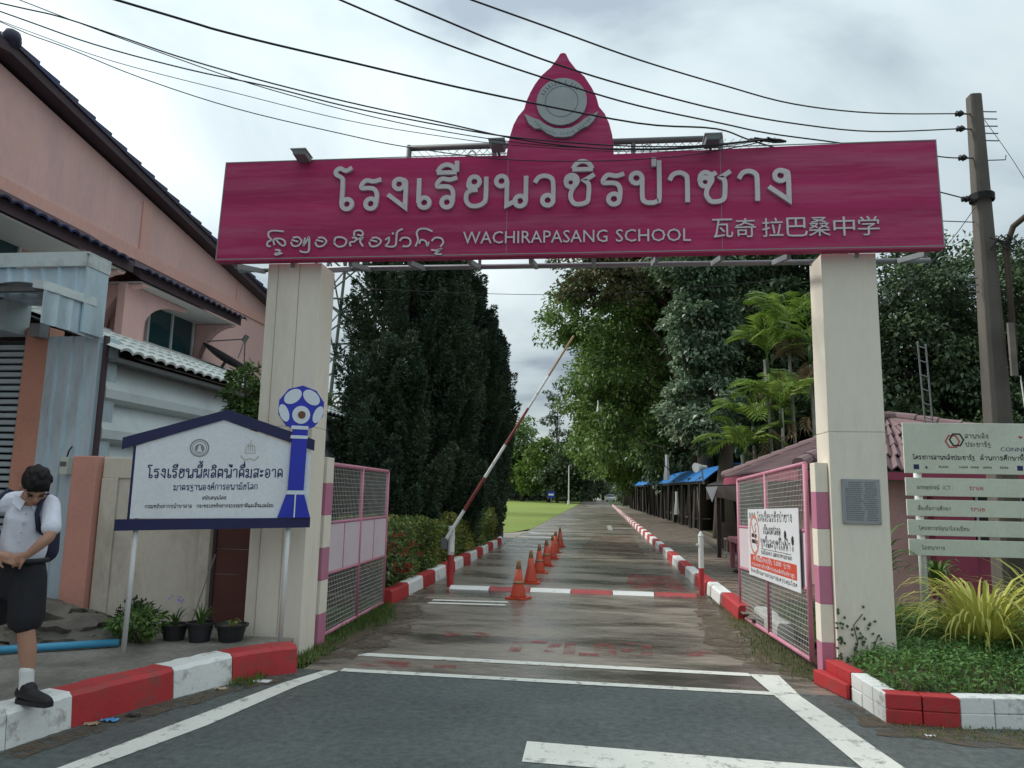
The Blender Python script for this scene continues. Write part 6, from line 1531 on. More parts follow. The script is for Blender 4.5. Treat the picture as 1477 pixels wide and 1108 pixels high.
fuse([skin_mesh(srt)], .010, 'shorts', 'shorts', boy, smooth=5, wrinkle=.010, wscale=8)
for nm, ch in (('sock', [((-3.602, 4.487, .42), .044), ((-3.597, 4.49, .36), .042), ((-3.593, 4.488, .30), .043)]), ('sock', [((-4.22, 4.795, .40), .044), ((-4.255, 4.82, .30), .043)])):
    fuse([skin_mesh([ch])], .007, 'sock', nm, boy, smooth=3)
def shoe(an, toe):
    an, toe = Vector(an), Vector(toe); d = (toe - an); z = Vector((0, 0, 1)); dn = d.normalized(); sd = dn.cross(z)
    up_ = fuse([skin_mesh([[(an - dn*.045 + z*.035, .042), (an + z*.035, .046), (an + d*.45 + z*.018, .044), (an + d*.8 + z*.010, .040), (toe + z*.008, .030)], [(an + z*.07, .044), (an + dn*.03 + z*.06, .044)]])], .007, 'shoe', 'shoe', boy, smooth=3)
    mb = MB().use('shoe'); out = []
    for t_, w in ((-.28, .03), (-.2, .042), (0, .044), (.4, .046), (.8, .044), (1.05, .032), (1.12, .018)): out.append((an + d * t_, w))
    P = [p + sd * w for p, w in out] + [p - sd * w for p, w in out[::-1]]
    mb.prism([Vector((p.x, p.y, an.z - .022)) for p in P], (0, 0, .026)); mb.build('sole', boy)
shoe((-3.585, 4.485, .249), (-3.39, 4.43, .249)); shoe((-4.26, 4.82, .222), (-4.09, 4.74, .222))
strap_pts = []
for s_, pts in ((1, [(-3.61, 4.56, 1.50), (-3.60, 4.50, 1.52), (-3.585, 4.43, 1.48), (-3.585, 4.405, 1.40), (-3.59, 4.44, 1.30), (-3.62, 4.57, 1.24)]), (0, [(-3.84, 4.53, 1.52), (-3.855, 4.46, 1.545), (-3.86, 4.39, 1.49), (-3.855, 4.35, 1.40), (-3.86, 4.40, 1.28), (-3.88, 4.52, 1.22)])):
    strap_pts.append(pts)
bpk = empty('backpack', (-3.8, 4.62, 1.2), 'dark navy school backpack with straps worn by the schoolboy', 'backpack')
for pts in strap_pts: MB().use('bag').tube(pts, .015, 8).build('strap', bpk, smooth=True)
fuse([skin_mesh([[((-3.82, 4.68, 1.12), .11), ((-3.82, 4.67, 1.28), .12), ((-3.81, 4.65, 1.44), .10)], [((-3.74, 4.70, 1.14), .09), ((-3.74, 4.69, 1.40), .085)]])], .015, 'bag', 'sack', bpk, smooth=6)

# seated person behind the pink table, seen through the gate leaf
tb = empty('table', (3.05, 15.6, .12), 'small pink table with thick legs on the brick walk', 'table')
MB().use('bench_pink').box((2.72, 15.3, .66), (3.9, 16.3, .76)).build('top', tb, bevel=.01)
for x, y in ((2.78, 15.38), (3.8, 15.38), (2.78, 16.2), (3.8, 16.2)): MB().use('bench_pink').box((x - .045, y - .045, .115), (x + .045, y + .045, .66)).build('leg', tb)
st_ = empty('stool', (3.25, 14.75, .12), 'dark plastic stool under the seated person at the table', 'stool')
MB().use('dark_sheet').box((3.02, 14.55, .50), (3.48, 14.98, .55)).build('seat', st_)
for x, y in ((3.06, 14.6), (3.44, 14.6), (3.06, 14.93), (3.44, 14.93)): MB().use('dark_sheet').box((x - .02, y - .02, .115), (x + .02, y + .02, .50)).build('leg', st_)
sp = empty('person', (3.2, 14.8, .12), 'person in dark trousers sitting at the pink table behind the gate mesh', 'person')
hp2, W2, HB2 = head_parts((3.16, 14.86, 1.36), (-.5, .86, -.05), (0, 0, 1), 1.0)
fuse([skin_mesh([[((3.22, 14.78, .62), .13), ((3.21, 14.79, .85), .13), ((3.2, 14.8, 1.05), .14), ((3.19, 14.82, 1.15), .07), ((3.17, 14.84, 1.28), .055)],
   [((3.02, 14.72, 1.09), .06), ((2.93, 14.76, .95), .045), ((2.9, 14.92, .82), .038), ((2.96, 15.2, .80), .03)], [((3.37, 14.88, 1.09), .06), ((3.44, 14.95, .95), .045), ((3.42, 15.1, .82), .038), ((3.3, 15.35, .80), .03)],
   [((3.12, 14.75, .63), .085), ((2.92, 15.0, .62), .075), ((2.80, 15.12, .60), .058), ((2.80, 15.12, .40), .05), ((2.80, 15.10, .21), .038)], [((3.32, 14.82, .63), .085), ((3.22, 15.1, .62), .07), ((3.18, 15.22, .60), .055), ((3.12, 15.1, .40), .05), ((3.02, 15.0, .21), .038)]]
   + hand((2.96, 15.2, .80), (.2, .9, -.1), (0, 0, -1), 1) + hand((3.3, 15.35, .80), (-.4, .8, -.1), (0, 0, -1), -1))] + hp2, .011, 'skin', 'body', sp, smooth=4)
fuse([ell_mesh(W2(-.02, 0, .045), (.105, .086, .095), HB2), ell_mesh(W2(-.05, 0, -.01), (.07, .078, .07), HB2)], .010, 'hair', 'hair', sp, smooth=2)
fuse([skin_mesh([[((3.22, 14.78, .70), .150), ((3.21, 14.79, .9), .150), ((3.2, 14.8, 1.05), .155), ((3.19, 14.81, 1.14), .09)], [((3.04, 14.73, 1.08), .075), ((2.95, 14.76, .97), .065)], [((3.36, 14.87, 1.08), .075), ((3.43, 14.93, .97), .065)]])], .014, 'bag', 'shirt', sp, smooth=5, wrinkle=.01)
fuse([skin_mesh([[((3.22, 14.78, .64), .155), ((3.22, 14.78, .74), .15)], [((3.12, 14.76, .63), .105), ((2.92, 15.0, .62), .092), ((2.80, 15.12, .58), .078), ((2.80, 15.11, .36), .074), ((2.80, 15.10, .23), .072)], [((3.32, 14.83, .63), .105), ((3.20, 15.1, .62), .09), ((3.17, 15.2, .58), .078), ((3.11, 15.08, .38), .074), ((3.03, 15.0, .23), .07)]])], .014, 'shorts', 'trousers', sp, smooth=5, wrinkle=.01)
for (x, y, dx, dy) in ((2.80, 15.10, -.12, .08), (3.02, 15.0, -.13, .06)):
    fuse([skin_mesh([[((x + .03, y - .03, .155), .042), ((x, y, .16), .046), ((x + dx, y + dy, .15), .042), ((x + dx * 1.35, y + dy * 1.35, .148), .03)]])], .010, 'shoe', 'shoe', sp, smooth=3)

# ================================================================== small things on the left pavement
def pot(x, y, r, h, label):
    t = empty('plant_pot', (x, y, .195), label, 'plant pot', 'black pots by the brown gate')
    mb = MB().use('pot'); mb.lathe([(r * .72, 0), (r * .95, h * .86), (r * 1.06, h * .86), (r * 1.1, h), (r * .95, h), (r * .88, h * .82)], (x, y, .196), 18); mb.build('tub', t, smooth=False)
    mb = MB().use('soil'); mb.lathe([(r * .90, h * .84), (r * .5, h * .87), (.01, h * .88)], (x, y, .196), 14); mb.build('soil', t)
    return t
pot(-3.62, 6.60, .12, .17, 'round black pot of strap leaved plant, middle of the pots'); pot(-3.88, 6.62, .12, .14, 'black pot under the lilac flowering plant'); pot(-3.36, 6.68, .14, .15, 'low wide black bowl pot with tiny plant by left pillar')
def strap_plant(name, c, n, ln, wd, mats, label, cat='plant', up=.7, seed=1, group=None, base=.03, each=True):
    t = empty(name, c, label, cat, group); g = random.Random(seed)
    var = []
    for v in range(5):
        vs, fs = [], []; m = 7; L_ = ln * g.uniform(.75, 1.15); bend = g.uniform(.5, 1.25)
        x = z = 0; a = R(88)
        for i in range(m + 1):
            w = wd * (.55 + 1.2 * (i / m) * (1 - i / m)) * (1 if i < m else 0) ; w = wd * math.sin(math.pi * (0.18 + .82 * i / m)) ** .8 if i < m else .001
            vs += [(x, -w/2, z + .15 * w), (x, 0, z), (x, w/2, z + .15 * w)]
            a -= bend * (i / m) * .62; x += L_ / m * math.cos(a); z += L_ / m * math.sin(a)
        for i in range(m): fs += [[3*i, 3*i+1, 3*i+4, 3*i+3], [3*i+1, 3*i+2, 3*i+5, 3*i+4]]
        me = bpy.data.meshes.new('leaf'); me.from_pydata(vs, [], fs); me.materials.append(MATS[mats[v % len(mats)]]); me.polygons.foreach_set('use_smooth', [True] * len(fs)); var.append(me)
    for k in range(n):
        a = g.uniform(0, 2 * math.pi); tilt = (1 - (k / n)) * g.uniform(.4, 1.0) * (1.2 - up) * 1.6
        s_ = g.uniform(.7, 1.1)
        o = link('leaf', g.choice(var), t, (c[0] + base * math.cos(a) * g.random(), c[1] + base * math.sin(a) * g.random(), c[2]))
        o.rotation_euler = (0, tilt, a); o.scale = (s_, s_, s_)
    return t
strap_plant('strap_plant', (-3.62, 6.60, .34), 26, .23, .018, ['strap_green'], 'dark green strap leaved plant growing in the middle pot', seed=3, up=.85)
strap_plant('strap_plant', (-3.36, 6.68, .33), 12, .10, .014, ['bed_leaf', 'spider'], 'tiny pale rosette in the low bowl pot by left pillar', seed=5, up=.6)
lil = strap_plant('flowering_plant', (-3.88, 6.62, .32), 22, .19, .015, ['strap_green'], 'small lilac flowering plant in pot before the beige wall', seed=8, up=.8)
rr = random.Random(6)
for k in range(9):
    c = Vector((-3.88 + rr.uniform(-.06, .1), 6.58 + rr.uniform(-.05, .05), .50 + rr.uniform(0, .10)))
    mb = MB().use('flower_lilac')
    for q in range(5):
        a = q * 1.256; d = Vector((math.cos(a), -.3, math.sin(a))) * .018; s_ = Vector((-math.sin(a), 0, math.cos(a))) * .008
        mb.add([c, c + d * .6 + s_, c + d, c + d * .6 - s_], [(0, 1, 2, 3)])
    mb.build('flower', lil, fix=False)
mb = MB().use('bark_pale'); mb.tube([(-3.80, 6.75, .3), (-3.74, 6.8, .6), (-3.66, 6.85, .95)], .006, 5); mb.build('stem', lil)
def bush(name, c, rx, ry, h, matname, label, n=60, size=.07, seed=1, cat='shrub', stems=6, group=None, rc=.12, leaves=40):
    t = empty(name, c, label, cat, group); g = random.Random(seed)
    mb = MB().use('bark')
    for k in range(stems):
        a = g.uniform(0, 6.28); r_ = g.uniform(.3, .8)
        mb.tube([c, (c[0] + rx * r_ * .5 * math.cos(a), c[1] + ry * r_ * .5 * math.sin(a), c[2] + h * .5), (c[0] + rx * r_ * math.cos(a), c[1] + ry * r_ * math.sin(a), c[2] + h * g.uniform(.6, .95))], [.012, .008, .003], 5)
    mb.build('stem', t)
    crown('foliage', [(c[0], c[1], c[2] + h * .5, rx, ry, h * .5)], matname, t, nclump=n, rc=rc, leaves=leaves, size=size, seed=seed, droop=.3, hollow=.2, zmin=c[2])
    return t
bush('leafy_shrub', (-4.10, 6.40, .195), .24, .18, .36, 'leaf_mid', 'low leafy green shrub around the left sign pole', n=24, size=.05, seed=11, rc=.09, leaves=34)
bush('leafy_shrub', (-4.40, 6.7, .195), .20, .16, .30, 'leaf_dark', 'dark low shrub at the foot of the pink wall end', n=26, size=.05, seed=12, rc=.08, leaves=34)
# rubble ramp, pipe, litter
def lump(name, c, rad, matname, seed, parent=None):
    from mathutils import noise
    bm = bmesh.new(); bmesh.ops.create_icosphere(bm, subdivisions=4, radius=1)
    for v in bm.verts:
        p = v.co.copy(); k = 1 + .22 * noise.noise(p * 1.3 + Vector((seed, 0, 0))) + .16 * noise.cell(p * 1.7 + Vector((seed * 3, 1, 0))) + .06 * noise.noise(p * 6)
        v.co = Vector((c[0] + p.x * rad[0] * k, c[1] + p.y * rad[1] * k, max(c[2] + p.z * rad[2] * k, c[2] - .05)))
    me = bpy.data.meshes.new(name); bm.to_mesh(me); bm.free(); me.materials.append(MATS[matname]); return link(name, me, parent)
rb_ = empty('rubble_heap', (-5.1, 6.6, .195), 'heap of broken concrete lumps at the shop corner behind the boy', 'rubble')
for k, (c, r_) in enumerate((((-5.35, 6.75, .195), (.75, .5, .26)), ((-4.95, 6.5, .195), (.55, .42, .20)), ((-5.9, 6.7, .195), (.6, .5, .22)), ((-4.62, 6.45, .195), (.24, .22, .10)))): lump('concrete_lump', c, r_, 'rubble', k * 2.3, rb_)
mb = MB().use('litter_white'); mb.box((-5.2, 6.25, .40), (-5.05, 6.38, .43)); mb.build('fragment', rb_)
pp = MB().use('pipe_blue'); pp.tube([(-5.2, 5.55, .235), (-4.72, 5.86, .235), (-4.15, 6.22, .235)], .032, 12); tag(pp.build('water_pipe', smooth=True), 'blue plastic water pipe lying across the left pavement', 'pipe')
for k, (x, y, z, r_, m_, lb) in enumerate(((-3.30, 4.93, .0, .035, 'litter_blue', 'crumpled blue wrapper in the gutter by the red kerb'), (-3.37, 4.84, .0, .03, 'litter_tan', 'tan scrap in the gutter under the red kerb'), (-3.22, 5.06, 0, .03, 'timber_dark', 'dark dead leaf in the gutter past the blue wrapper'), (-2.78, 6.12, 0, .05, 'litter_white', 'crumpled white paper by the end of the left kerb'), (-2.98, 5.82, 0, .03, 'litter_tan', 'pale scrap below the white kerb block'), (2.25, 5.62, 0, .02, 'litter_white', 'white scrap on the road below the red bricks'))):
    from mathutils import noise
    bm = bmesh.new(); bmesh.ops.create_grid(bm, x_segments=6, y_segments=6, size=r_)
    for v in bm.verts: v.co = Vector((x + v.co.x * 1.5, y + v.co.y * .9, .006 + abs(noise.noise(v.co * 60 + Vector((k * 5, 0, 0)))) * r_ * .9))
    me = bpy.data.meshes.new('litter'); bm.to_mesh(me); bm.free(); me.materials.append(MATS[m_]); tag(link('litter', me), lb, 'litter')
# kerb-foot grit
# satellite dish and old aerial on the shed roof
ds = empty('satellite_dish', (-7.0, 12.6, 3.7), 'dark mesh satellite dish seen edge on above the white tiles', 'dish')
mb = MB().use('dish_mesh')
for i in range(5):
    for k in range(24):
        pass
c = Vector((-7.35, 13.55, 4.02)); ax = Vector((.45, .15, .9)).normalized(); u_ = ax.cross(Vector((0, 1, 0))).normalized(); v_ = ax.cross(u_)
n_ = 24; mr = 6
for j in range(mr + 1):
    r_ = .55 * j / mr
    for k in range(n_): a = 2*math.pi*k/n_; mb.v.append(tuple(c + u_ * r_ * math.cos(a) + v_ * r_ * math.sin(a) + ax * (r_ * r_ * .35)))
for j in range(mr):
    for k in range(n_): mb.f.append([j*n_+k, j*n_+(k+1) % n_, (j+1)*n_+(k+1) % n_, (j+1)*n_+k]); mb.m.append(0)
o = mb.build('reflector', ds, smooth=True, fix=False); o.modifiers.new('s', 'SOLIDIFY').thickness = .02
mb = MB().use('steel_dark'); f_ = c + ax * .55 + Vector((.1, 0, 0))
for a in (.4, 2.4, 4.5): mb.tube([c + u_ * .5 * math.cos(a) + v_ * .5 * math.sin(a) + ax * .18, f_], .012, 6)
mb.tube([f_ - ax * .06, f_ + ax * .08], .05, 10); mb.tube([c, c - ax * .25, (c.x, c.y, 3.7)], .03, 8); mb.build('arm', ds)
mb = MB().use('cable'); mb.tube([(-6.6, 14.6, 5.2), (-6.62, 14.5, 4.9), (-6.7, 14.3, 4.4), (-6.75, 14.2, 3.8)], .014, 5); tag(mb.build('wall_cable', smooth=True), 'thin dark cable hanging down the salmon wall beside the pillar', 'cable')

# ================================================================== vegetation
# hedge beside the driveway
hd = empty('hedge', (-3.6, 16, .1), 'clipped mixed hedge with reddish tips along the left kerb', 'hedge')
def hedge_points(n, seed):
    g = np.random.default_rng(seed); y = 10.5 + 12.3 * g.random(n); face = g.random(n)
    x = np.where(face < .42, -3.08 - .10 * g.random(n), -3.08 - 1.5 * g.random(n)); top = 1.02 + .07 * np.sin(y * 2.1) + .05 * np.sin(y * 5.3 + 1)
    z = np.where(face < .42, .12 + (top - .12) * g.random(n) ** .8, top - .10 * g.random(n)); e_ = face > .88
    y = np.where(e_, 22.7 + .15 * g.random(n), y); z = np.where(e_, .12 + .95 * g.random(n), z); x = x + .07 * np.sin(y * 3.3) + .05 * np.sin(z * 7 + y)
    P = np.stack([x, y, z], 1); O_ = np.where((face < .42)[:, None], np.array([[1., -.25, .25]]), np.array([[.15, -.1, 1.]]))
    return P, O_, g
for nm, mt, n_, sd_, sz in (('foliage', 'hedge_leaf', 30000, 1, .060), ('foliage', 'hedge_green', 16000, 2, .065)):
    P, O_, g = hedge_points(n_, sd_)
    if mt == 'hedge_green': k = (P[:, 1] < 13.5) | (g.random(len(P)) < .35); P, O_ = P[k], O_[k]
    else: k = (P[:, 1] > 12.6) | (g.random(len(P)) < .25); P, O_ = P[k], O_[k]
    D = unit(O_ + g.normal(size=P.shape) * .65); U = unit(g.normal(size=P.shape) * .5 + O_); s_ = sz * (.6 + .8 * g.random(len(P)))
    V, F = leaf_geo(P, D, U, s_, s_ * .5); quads(nm, V, F, mt, hd)
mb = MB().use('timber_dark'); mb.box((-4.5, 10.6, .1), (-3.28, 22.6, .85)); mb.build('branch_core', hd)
bush('ixora_bush', (-3.22, 10.9, .1), .34, .5, .95, 'hedge_green', 'loose flowering bush at the near end of the hedge behind gate leaf', n=46, size=.07, seed=21, rc=.13, leaves=44)
P, O_ = crown_points([(-3.12, 10.9, .62, .36, .50, .34)], 60, .06, 16, 5, .9); g = np.random.default_rng(3); D = unit(O_ + g.normal(size=P.shape) * .4 + np.array([.3, -.3, .3])); V, F = leaf_geo(P, D, unit(g.normal(size=P.shape)), .042, .034)
fl_ = quads('flower', V, F, 'flower_red', [o for o in COL.objects if o.name == 'ixora_bush'][0])
mb = MB().use('steel_dark')
for x in (-2.98, -3.35): mb.bar((x, 23.1, 0), (x, 23.1, .62), .05)
mb.bar((-3.4, 23.1, .58), (-2.9, 23.1, .58), .05); tag(mb.build('rail_post'), 'small dark rail frame at the far end of the hedge', 'rail')

# grass
def blades(name, P, h, w, matname, seed, parent=None, kind='stuff', label=None, lean=.5):
    g = np.random.default_rng(seed); n = len(P); a = g.random(n) * 6.283; D = np.stack([np.cos(a) * lean * g.random(n), np.sin(a) * lean * g.random(n), np.ones(n)], 1)
    U = np.stack([np.cos(a), np.sin(a), np.zeros(n)], 1); hh = h * (.4 + .8 * g.random(n)); V, F = leaf_geo(P, D, U, hh, np.full(n, w)); o = quads(name, V, F, matname, parent)
    if kind: o['kind'] = kind
    return o
def scatter(n, poly_fn, xr, yr, z, seed):
    g = np.random.default_rng(seed); x = xr[0] + (xr[1] - xr[0]) * g.random(n); y = yr[0] + (yr[1] - yr[0]) * g.random(n)
    k = np.array([poly_fn(a, b, g.random()) for a, b in zip(x, y)]); x, y = x[k], y[k]
    return np.stack([x, y, np.full(len(x), z) if not callable(z) else np.array([z(a, b) for a, b in zip(x, y)])], 1)
def left_strip(x, y, r):
    edge = -2.55 + .10 * math.sin(y * 2.2) + (.0 if y > 7.2 else (7.2 - y) * -.25)
    if y > 9: edge -= (y - 9) * .17
    d = (edge - x) / .55
    return d > 0 and r < min(1, d + .15)
blades('grass', scatter(22000, left_strip, (-3.35, -2.35), (6.55, 11.0), 0.0, 1), .085, .008, 'grass_blade', 1, lean=.9)
def right_strip(x, y, r):
    edge = 1.60 - (.12 if 7.6 < y < 9.2 else 0) + .06 * math.sin(y * 3)
    d = (x - edge) / .35
    return d > 0 and r < min(1, d) * .8
blades('grass', scatter(4200, right_strip, (1.4, 2.0), (7.0, 11.5), 0.0, 2), .055, .008, 'grass_blade', 2)
blades('grass', scatter(900, lambda x, y, r: r < .7, (2.1, 3.6), (5.55, 5.9), 0.0, 3), .035, .007, 'grass_blade', 3, lean=1.2)
blades('grass', scatter(260, lambda x, y, r: True, (-3.02, -2.78), (5.9, 6.25), 0.0, 4), .07, .008, 'grass_blade', 4)
# planting bed: low herb carpet
def bed(x, y, r):
    if x < 2.14 or (y < 5.98 + max(0, (x - 2.6) * .14)): return False
    if 2.02 < x < 2.62 and 6.95 < y < 7.4: return False
    return r < (1 if y < 7.7 else .75)
g = np.random.default_rng(5)
P = scatter(26000, bed, (2.1, 5.2), (5.95, 9.6), bedz, 5); P[:, 2] += .10 * g.random(len(P)) ** 1.5
D = unit(g.normal(size=P.shape) * np.array([1, 1, .35]) + np.array([0, -.15, .35])); V, F = leaf_geo(P, D, unit(g.normal(size=P.shape) * .35 + np.array([0, 0, 1])), .030 + .035 * g.random(len(P)), .016 + .012 * g.random(len(P)))
quads('ground_cover', V, F, 'bed_leaf')['kind'] = 'stuff'
blades('grass', scatter(3500, bed, (2.1, 4.6), (5.95, 8.6), bedz, 6), .14, .007, 'grass_blade', 6, lean=.8)
strap_plant('variegated_plant', (3.55, 7.55, .27), 240, 1.05, .030, ['spider'], 'big yellow striped arching leaf clump before the green board', seed=14, up=.32, base=.20)
strap_plant('variegated_plant', (4.45, 8.0, .26), 100, .9, .028, ['spider'], 'yellow striped clump at the picture right edge', seed=15, up=.6, base=.12)
for k, (x, y, h, lb) in enumerate(((3.05, 8.6, .62, 'tall dark green dracaena close beside the right pillar'), (3.30, 9.3, .40, 'dark green dracaena just left of the board post'), (3.95, 9.4, .35, 'low green dracaena behind the board post'))):
    t = strap_plant('dracaena', (x, y, .25 + h), 34, .55, .05, ['strap_green'], lb, seed=30 + k, up=.75, base=.04)
    mb = MB().use('bark'); mb.tube([(x, y, .2), (x + .01, y, .25 + h)], .02, 6); mb.build('stem', t)
    strap = None
# creeper on right pillar foot
g = np.random.default_rng(9); P = np.stack([2.09 + .35 * g.random(60) ** 2, np.full(60, 6.985), .2 + .45 * g.random(60) ** 1.6], 1); V, F = leaf_geo(P, unit(g.normal(size=P.shape) * np.array([1, .2, 1])), np.tile([[0, -1., 0.2]], (60, 1)), .035, .026)
cr_ = empty('creeper', (2.2, 6.98, .2), 'thin leafy creeper climbing the foot of the right pillar', 'creeper'); quads('foliage', V, F, 'leaf_dark', cr_)
mb = MB().use('bark'); mb.tube([(2.2, 6.99, .2), (2.25, 6.99, .35), (2.22, 6.99, .5), (2.3, 6.99, .6)], .004, 5); mb.tube([(2.3, 6.99, .2), (2.38, 6.99, .32), (2.42, 6.99, .42)], .004, 5); mb.build('stem', cr_)

# shrub leaning out of the wall by the shed
t = empty('wall_shrub', (-3.75, 7.75, 0), 'small bushy tree over the wall left of the left pillar', 'tree')
mb = MB().use('bark'); mb.tube([(-3.62, 7.7, .2), (-3.68, 7.7, 1.6), (-3.72, 7.7, 2.05), (-3.90, 7.72, 2.5), (-3.95, 7.75, 2.8)], [.045, .04, .035, .02, .01], 8); mb.tube([(-3.72, 7.7, 2.05), (-3.55, 7.66, 2.2), (-3.50, 7.66, 2.32)], [.035, .03, .02], 7); mb.build('trunk', t, smooth=True)
crown('crown', [(-3.92, 7.75, 2.62, .21, .22, .32), (-3.80, 7.75, 2.35, .16, .2, .22)], 'leaf_mid', t, nclump=46, rc=.09, leaves=60, size=.060, seed=41, hollow=.35)

# conifers on the left: flame-shaped sprays
def conifer(name, base, h, rad, label, seed, nsp=230, lean=0.0, gaps=0.0, z0=.3):
    root = empty(name, base, label, 'tree', 'dark conifers behind the left gate leaf'); g = np.random.default_rng(seed)
    B = np.array(base); Pall, Dall, Sall = [], [], []; limbs = []
    for k in range(nsp):
        u = ((k + g.random()) / nsp) ** .92; z = z0 + (h - z0) * u; a = g.random() * 6.283
        prof = rad * min(1.0, .72 + 1.6 * u) * max(.10, 1 - u ** 2.1) * (1 + .22 * math.sin(3 * a + seed + 5 * u) + .16 * math.sin(11 * u + seed))
        rr_ = prof * (1 - .5 * g.random() ** 2.2); c = B + np.array([lean * u + rr_ * math.cos(a), rr_ * math.sin(a), z])
        if gaps and (math.sin(c[0] * 3.1 + seed) * math.sin(c[2] * 2.3 + 1) > 1 - gaps): continue
        if k % 6 == 0: limbs.append(tuple(c))
        ax = np.array([math.cos(a) * .45, math.sin(a) * .45, 1.0]) + g.normal(size=3) * .12; ax /= np.linalg.norm(ax); L_ = (.9 + .8 * g.random()) * (1.15 - .3 * u); W_ = .21 + .15 * g.random()
        m = 520; q = g.random(m) ** .85; w = W_ * np.sin(np.pi * np.clip(q * .84 + .14, 0, 1)) ** .7 * (1 - .45 * q)
        th = g.random(m) * 6.283; pr = w * (.3 + .7 * g.random(m) ** .5)
        e1 = np.cross(ax, [0.3, 1, 0.2]); e1 /= np.linalg.norm(e1); e2_ = np.cross(ax, e1)
        rad_ = np.cos(th)[:, None] * e1 + np.sin(th)[:, None] * e2_
        Pall.append(c + ax * (q * L_ - L_ * .35)[:, None] + rad_ * pr[:, None]); Dall.append(ax * .7 + rad_ * .9 + g.normal(size=(m, 3)) * .35); Sall.append(.06 + .06 * g.random(m))
    trunk_mesh(base, (base[0] + lean, base[1], base[2] + h * .92), .20, .04, limbs, seed).build('trunk', root, smooth=True)
    P = np.concatenate(Pall); D = unit(np.concatenate(Dall)); s_ = np.concatenate(Sall); k = P[:, 2] > .15
    P, D, s_ = P[k], D[k], s_[k]
    V, F = leaf_geo(P, D, unit(g.normal(size=P.shape)), s_, s_ * .42, .1); quads('crown', V, F, 'conifer', root)
conifer('conifer', (-4.75, 17.0, 0), 8.9, 1.20, 'tallest dark conifer, left of the group, gaps showing its trunk', 51, 230, gaps=.42, z0=1.6)
conifer('conifer', (-4.05, 17.8, 0), 8.9, 1.0, 'tall dark conifer in the middle of the group', 52, 230)
conifer('conifer', (-3.95, 22.5, 0), 8.0, 1.05, 'shorter pointed conifer on the right of the group', 53, 170)
conifer('conifer', (-4.2, 25.8, 0), 6.4, .70, 'small pointed conifer at the right edge of the group', 56, 90)
conifer('conifer', (-3.62, 23.5, 0), 6.9, .42, 'slim conifer spire with a sharp tip right of the pointed one', 57, 60, z0=1.5)
conifer('conifer', (-3.38, 24.2, 0), 6.0, .38, 'slimmest low conifer spire nearest the barrier pole', 58, 50, z0=1.6)
conifer('conifer', (-4.25, 14.9, 0), 4.2, 1.0, 'low conifer right behind the hedge, below the tall ones', 54, 110)
conifer('conifer', (-5.0, 16.2, 0), 3.6, .8, 'low conifer left of the group beside the clad shed', 55, 70)

# big broadleaf trees down the right side
RG = 'broadleaf trees along the right of the drive'
tree('broadleaf_tree', (5.2, 41, 0), 15, .42, [(1.2, 40, 11.8, 4.3, 4, 3.0), (4.2, 41, 14.5, 5, 4.5, 3.4), (2.6, 40.5, 8.0, 4.4, 4, 2.4), (1.9, 41, 6.2, 3.2, 3.5, 2.6), (6.5, 42, 9.5, 4.2, 4, 3.5)], 'leaf_mid', 'tall green tree spreading over the drive right of barrier tip', RG, 61, nclump=420, rc=.85, leaves=170, size=.23)
tree('broadleaf_tree', (5.0, 37.5, 0), 17, .4, [(1.4, 37, 12.8, 3.2, 3, 1.8), (4.0, 38, 14.2, 4, 3, 2.0)], 'leaf_rust', 'rusty brown leaved tree top just under the name board', RG, 62, nclump=170, rc=.8, leaves=90, size=.26)
tree('broadleaf_tree', (4.4, 27, 0), 12, .30, [(3.6, 27, 10.0, 1.4, 1.5, 1.8), (3.7, 27, 7.6, 1.25, 1.4, 1.8), (3.7, 27, 5.2, 1.15, 1.4, 1.7), (3.8, 27, 4.0, .9, 1.2, .9)], 'leaf_vine', 'pillar like tree wrapped in grey green vine near the blue roof', RG, 63, nclump=230, rc=.5, leaves=120, size=.19)
tree('broadleaf_tree', (7.4, 31, 0), 15, .38, [(6.8, 31, 12, 3.6, 3, 3), (7.0, 31, 8.5, 3.3, 3, 2.8), (6.8, 31, 5.4, 2.8, 2.6, 2.2)], 'leaf_dark', 'dark leafy tree behind the palms', RG, 64, nclump=330, rc=.7, leaves=110, size=.25)
tree('broadleaf_tree', (4.3, 58, 0), 15, .4, [(1.6, 57, 9.5, 4.2, 4, 4.0), (3.2, 58, 13.5, 4.5, 4, 3.5), (1.8, 57, 5.5, 2.7, 3, 2.6)], 'leaf_light', 'bright green tree with low boughs over the far drive', RG, 65, nclump=330, rc=.95, leaves=130, size=.27)
tree('broadleaf_tree', (4.6, 78, 0), 15, .4, [(2.0, 77, 8.5, 4.2, 4, 4.5), (3.6, 78, 13, 4.5, 4, 3.5), (2.6, 76, 4.6, 2.6, 3, 2.6)], 'leaf_mid', 'green tree farther along the right side, boughs touching the walk', RG, 66, nclump=280, rc=1.0, leaves=80, size=.42)
tree('broadleaf_tree', (4.0, 108, 0), 17, .4, [(1.5, 107, 9, 5.0, 5, 5.5), (4, 108, 14, 5, 5, 4.0)], 'leaf_light', 'hazy green tree closing the end of the drive', RG, 67, nclump=260, rc=1.3, leaves=70, size=.55)
tree('broadleaf_tree', (12.2, 27, 0), 11, .40, [(12.4, 27, 8.6, 3.8, 3.5, 2.4), (10.6, 27, 6.2, 3.0, 3, 2.6), (14.0, 27, 6.0, 3.6, 3, 2.8), (12, 26.5, 3.6, 4.2, 3, 2.2)], 'leaf_dark', 'broad dark tree right of the right pillar behind the pole', RG, 68, nclump=470, rc=.75, leaves=170, size=.17)
tree('broadleaf_tree', (17.2, 31, 0), 10, .36, [(17.2, 31, 6.8, 4, 3.5, 2.5), (17, 31, 3.8, 3.8, 3.4, 2.4)], 'leaf_dark', 'dark tree at the picture right edge behind the lamp', RG, 69, nclump=260, rc=.8, leaves=90, size=.27)
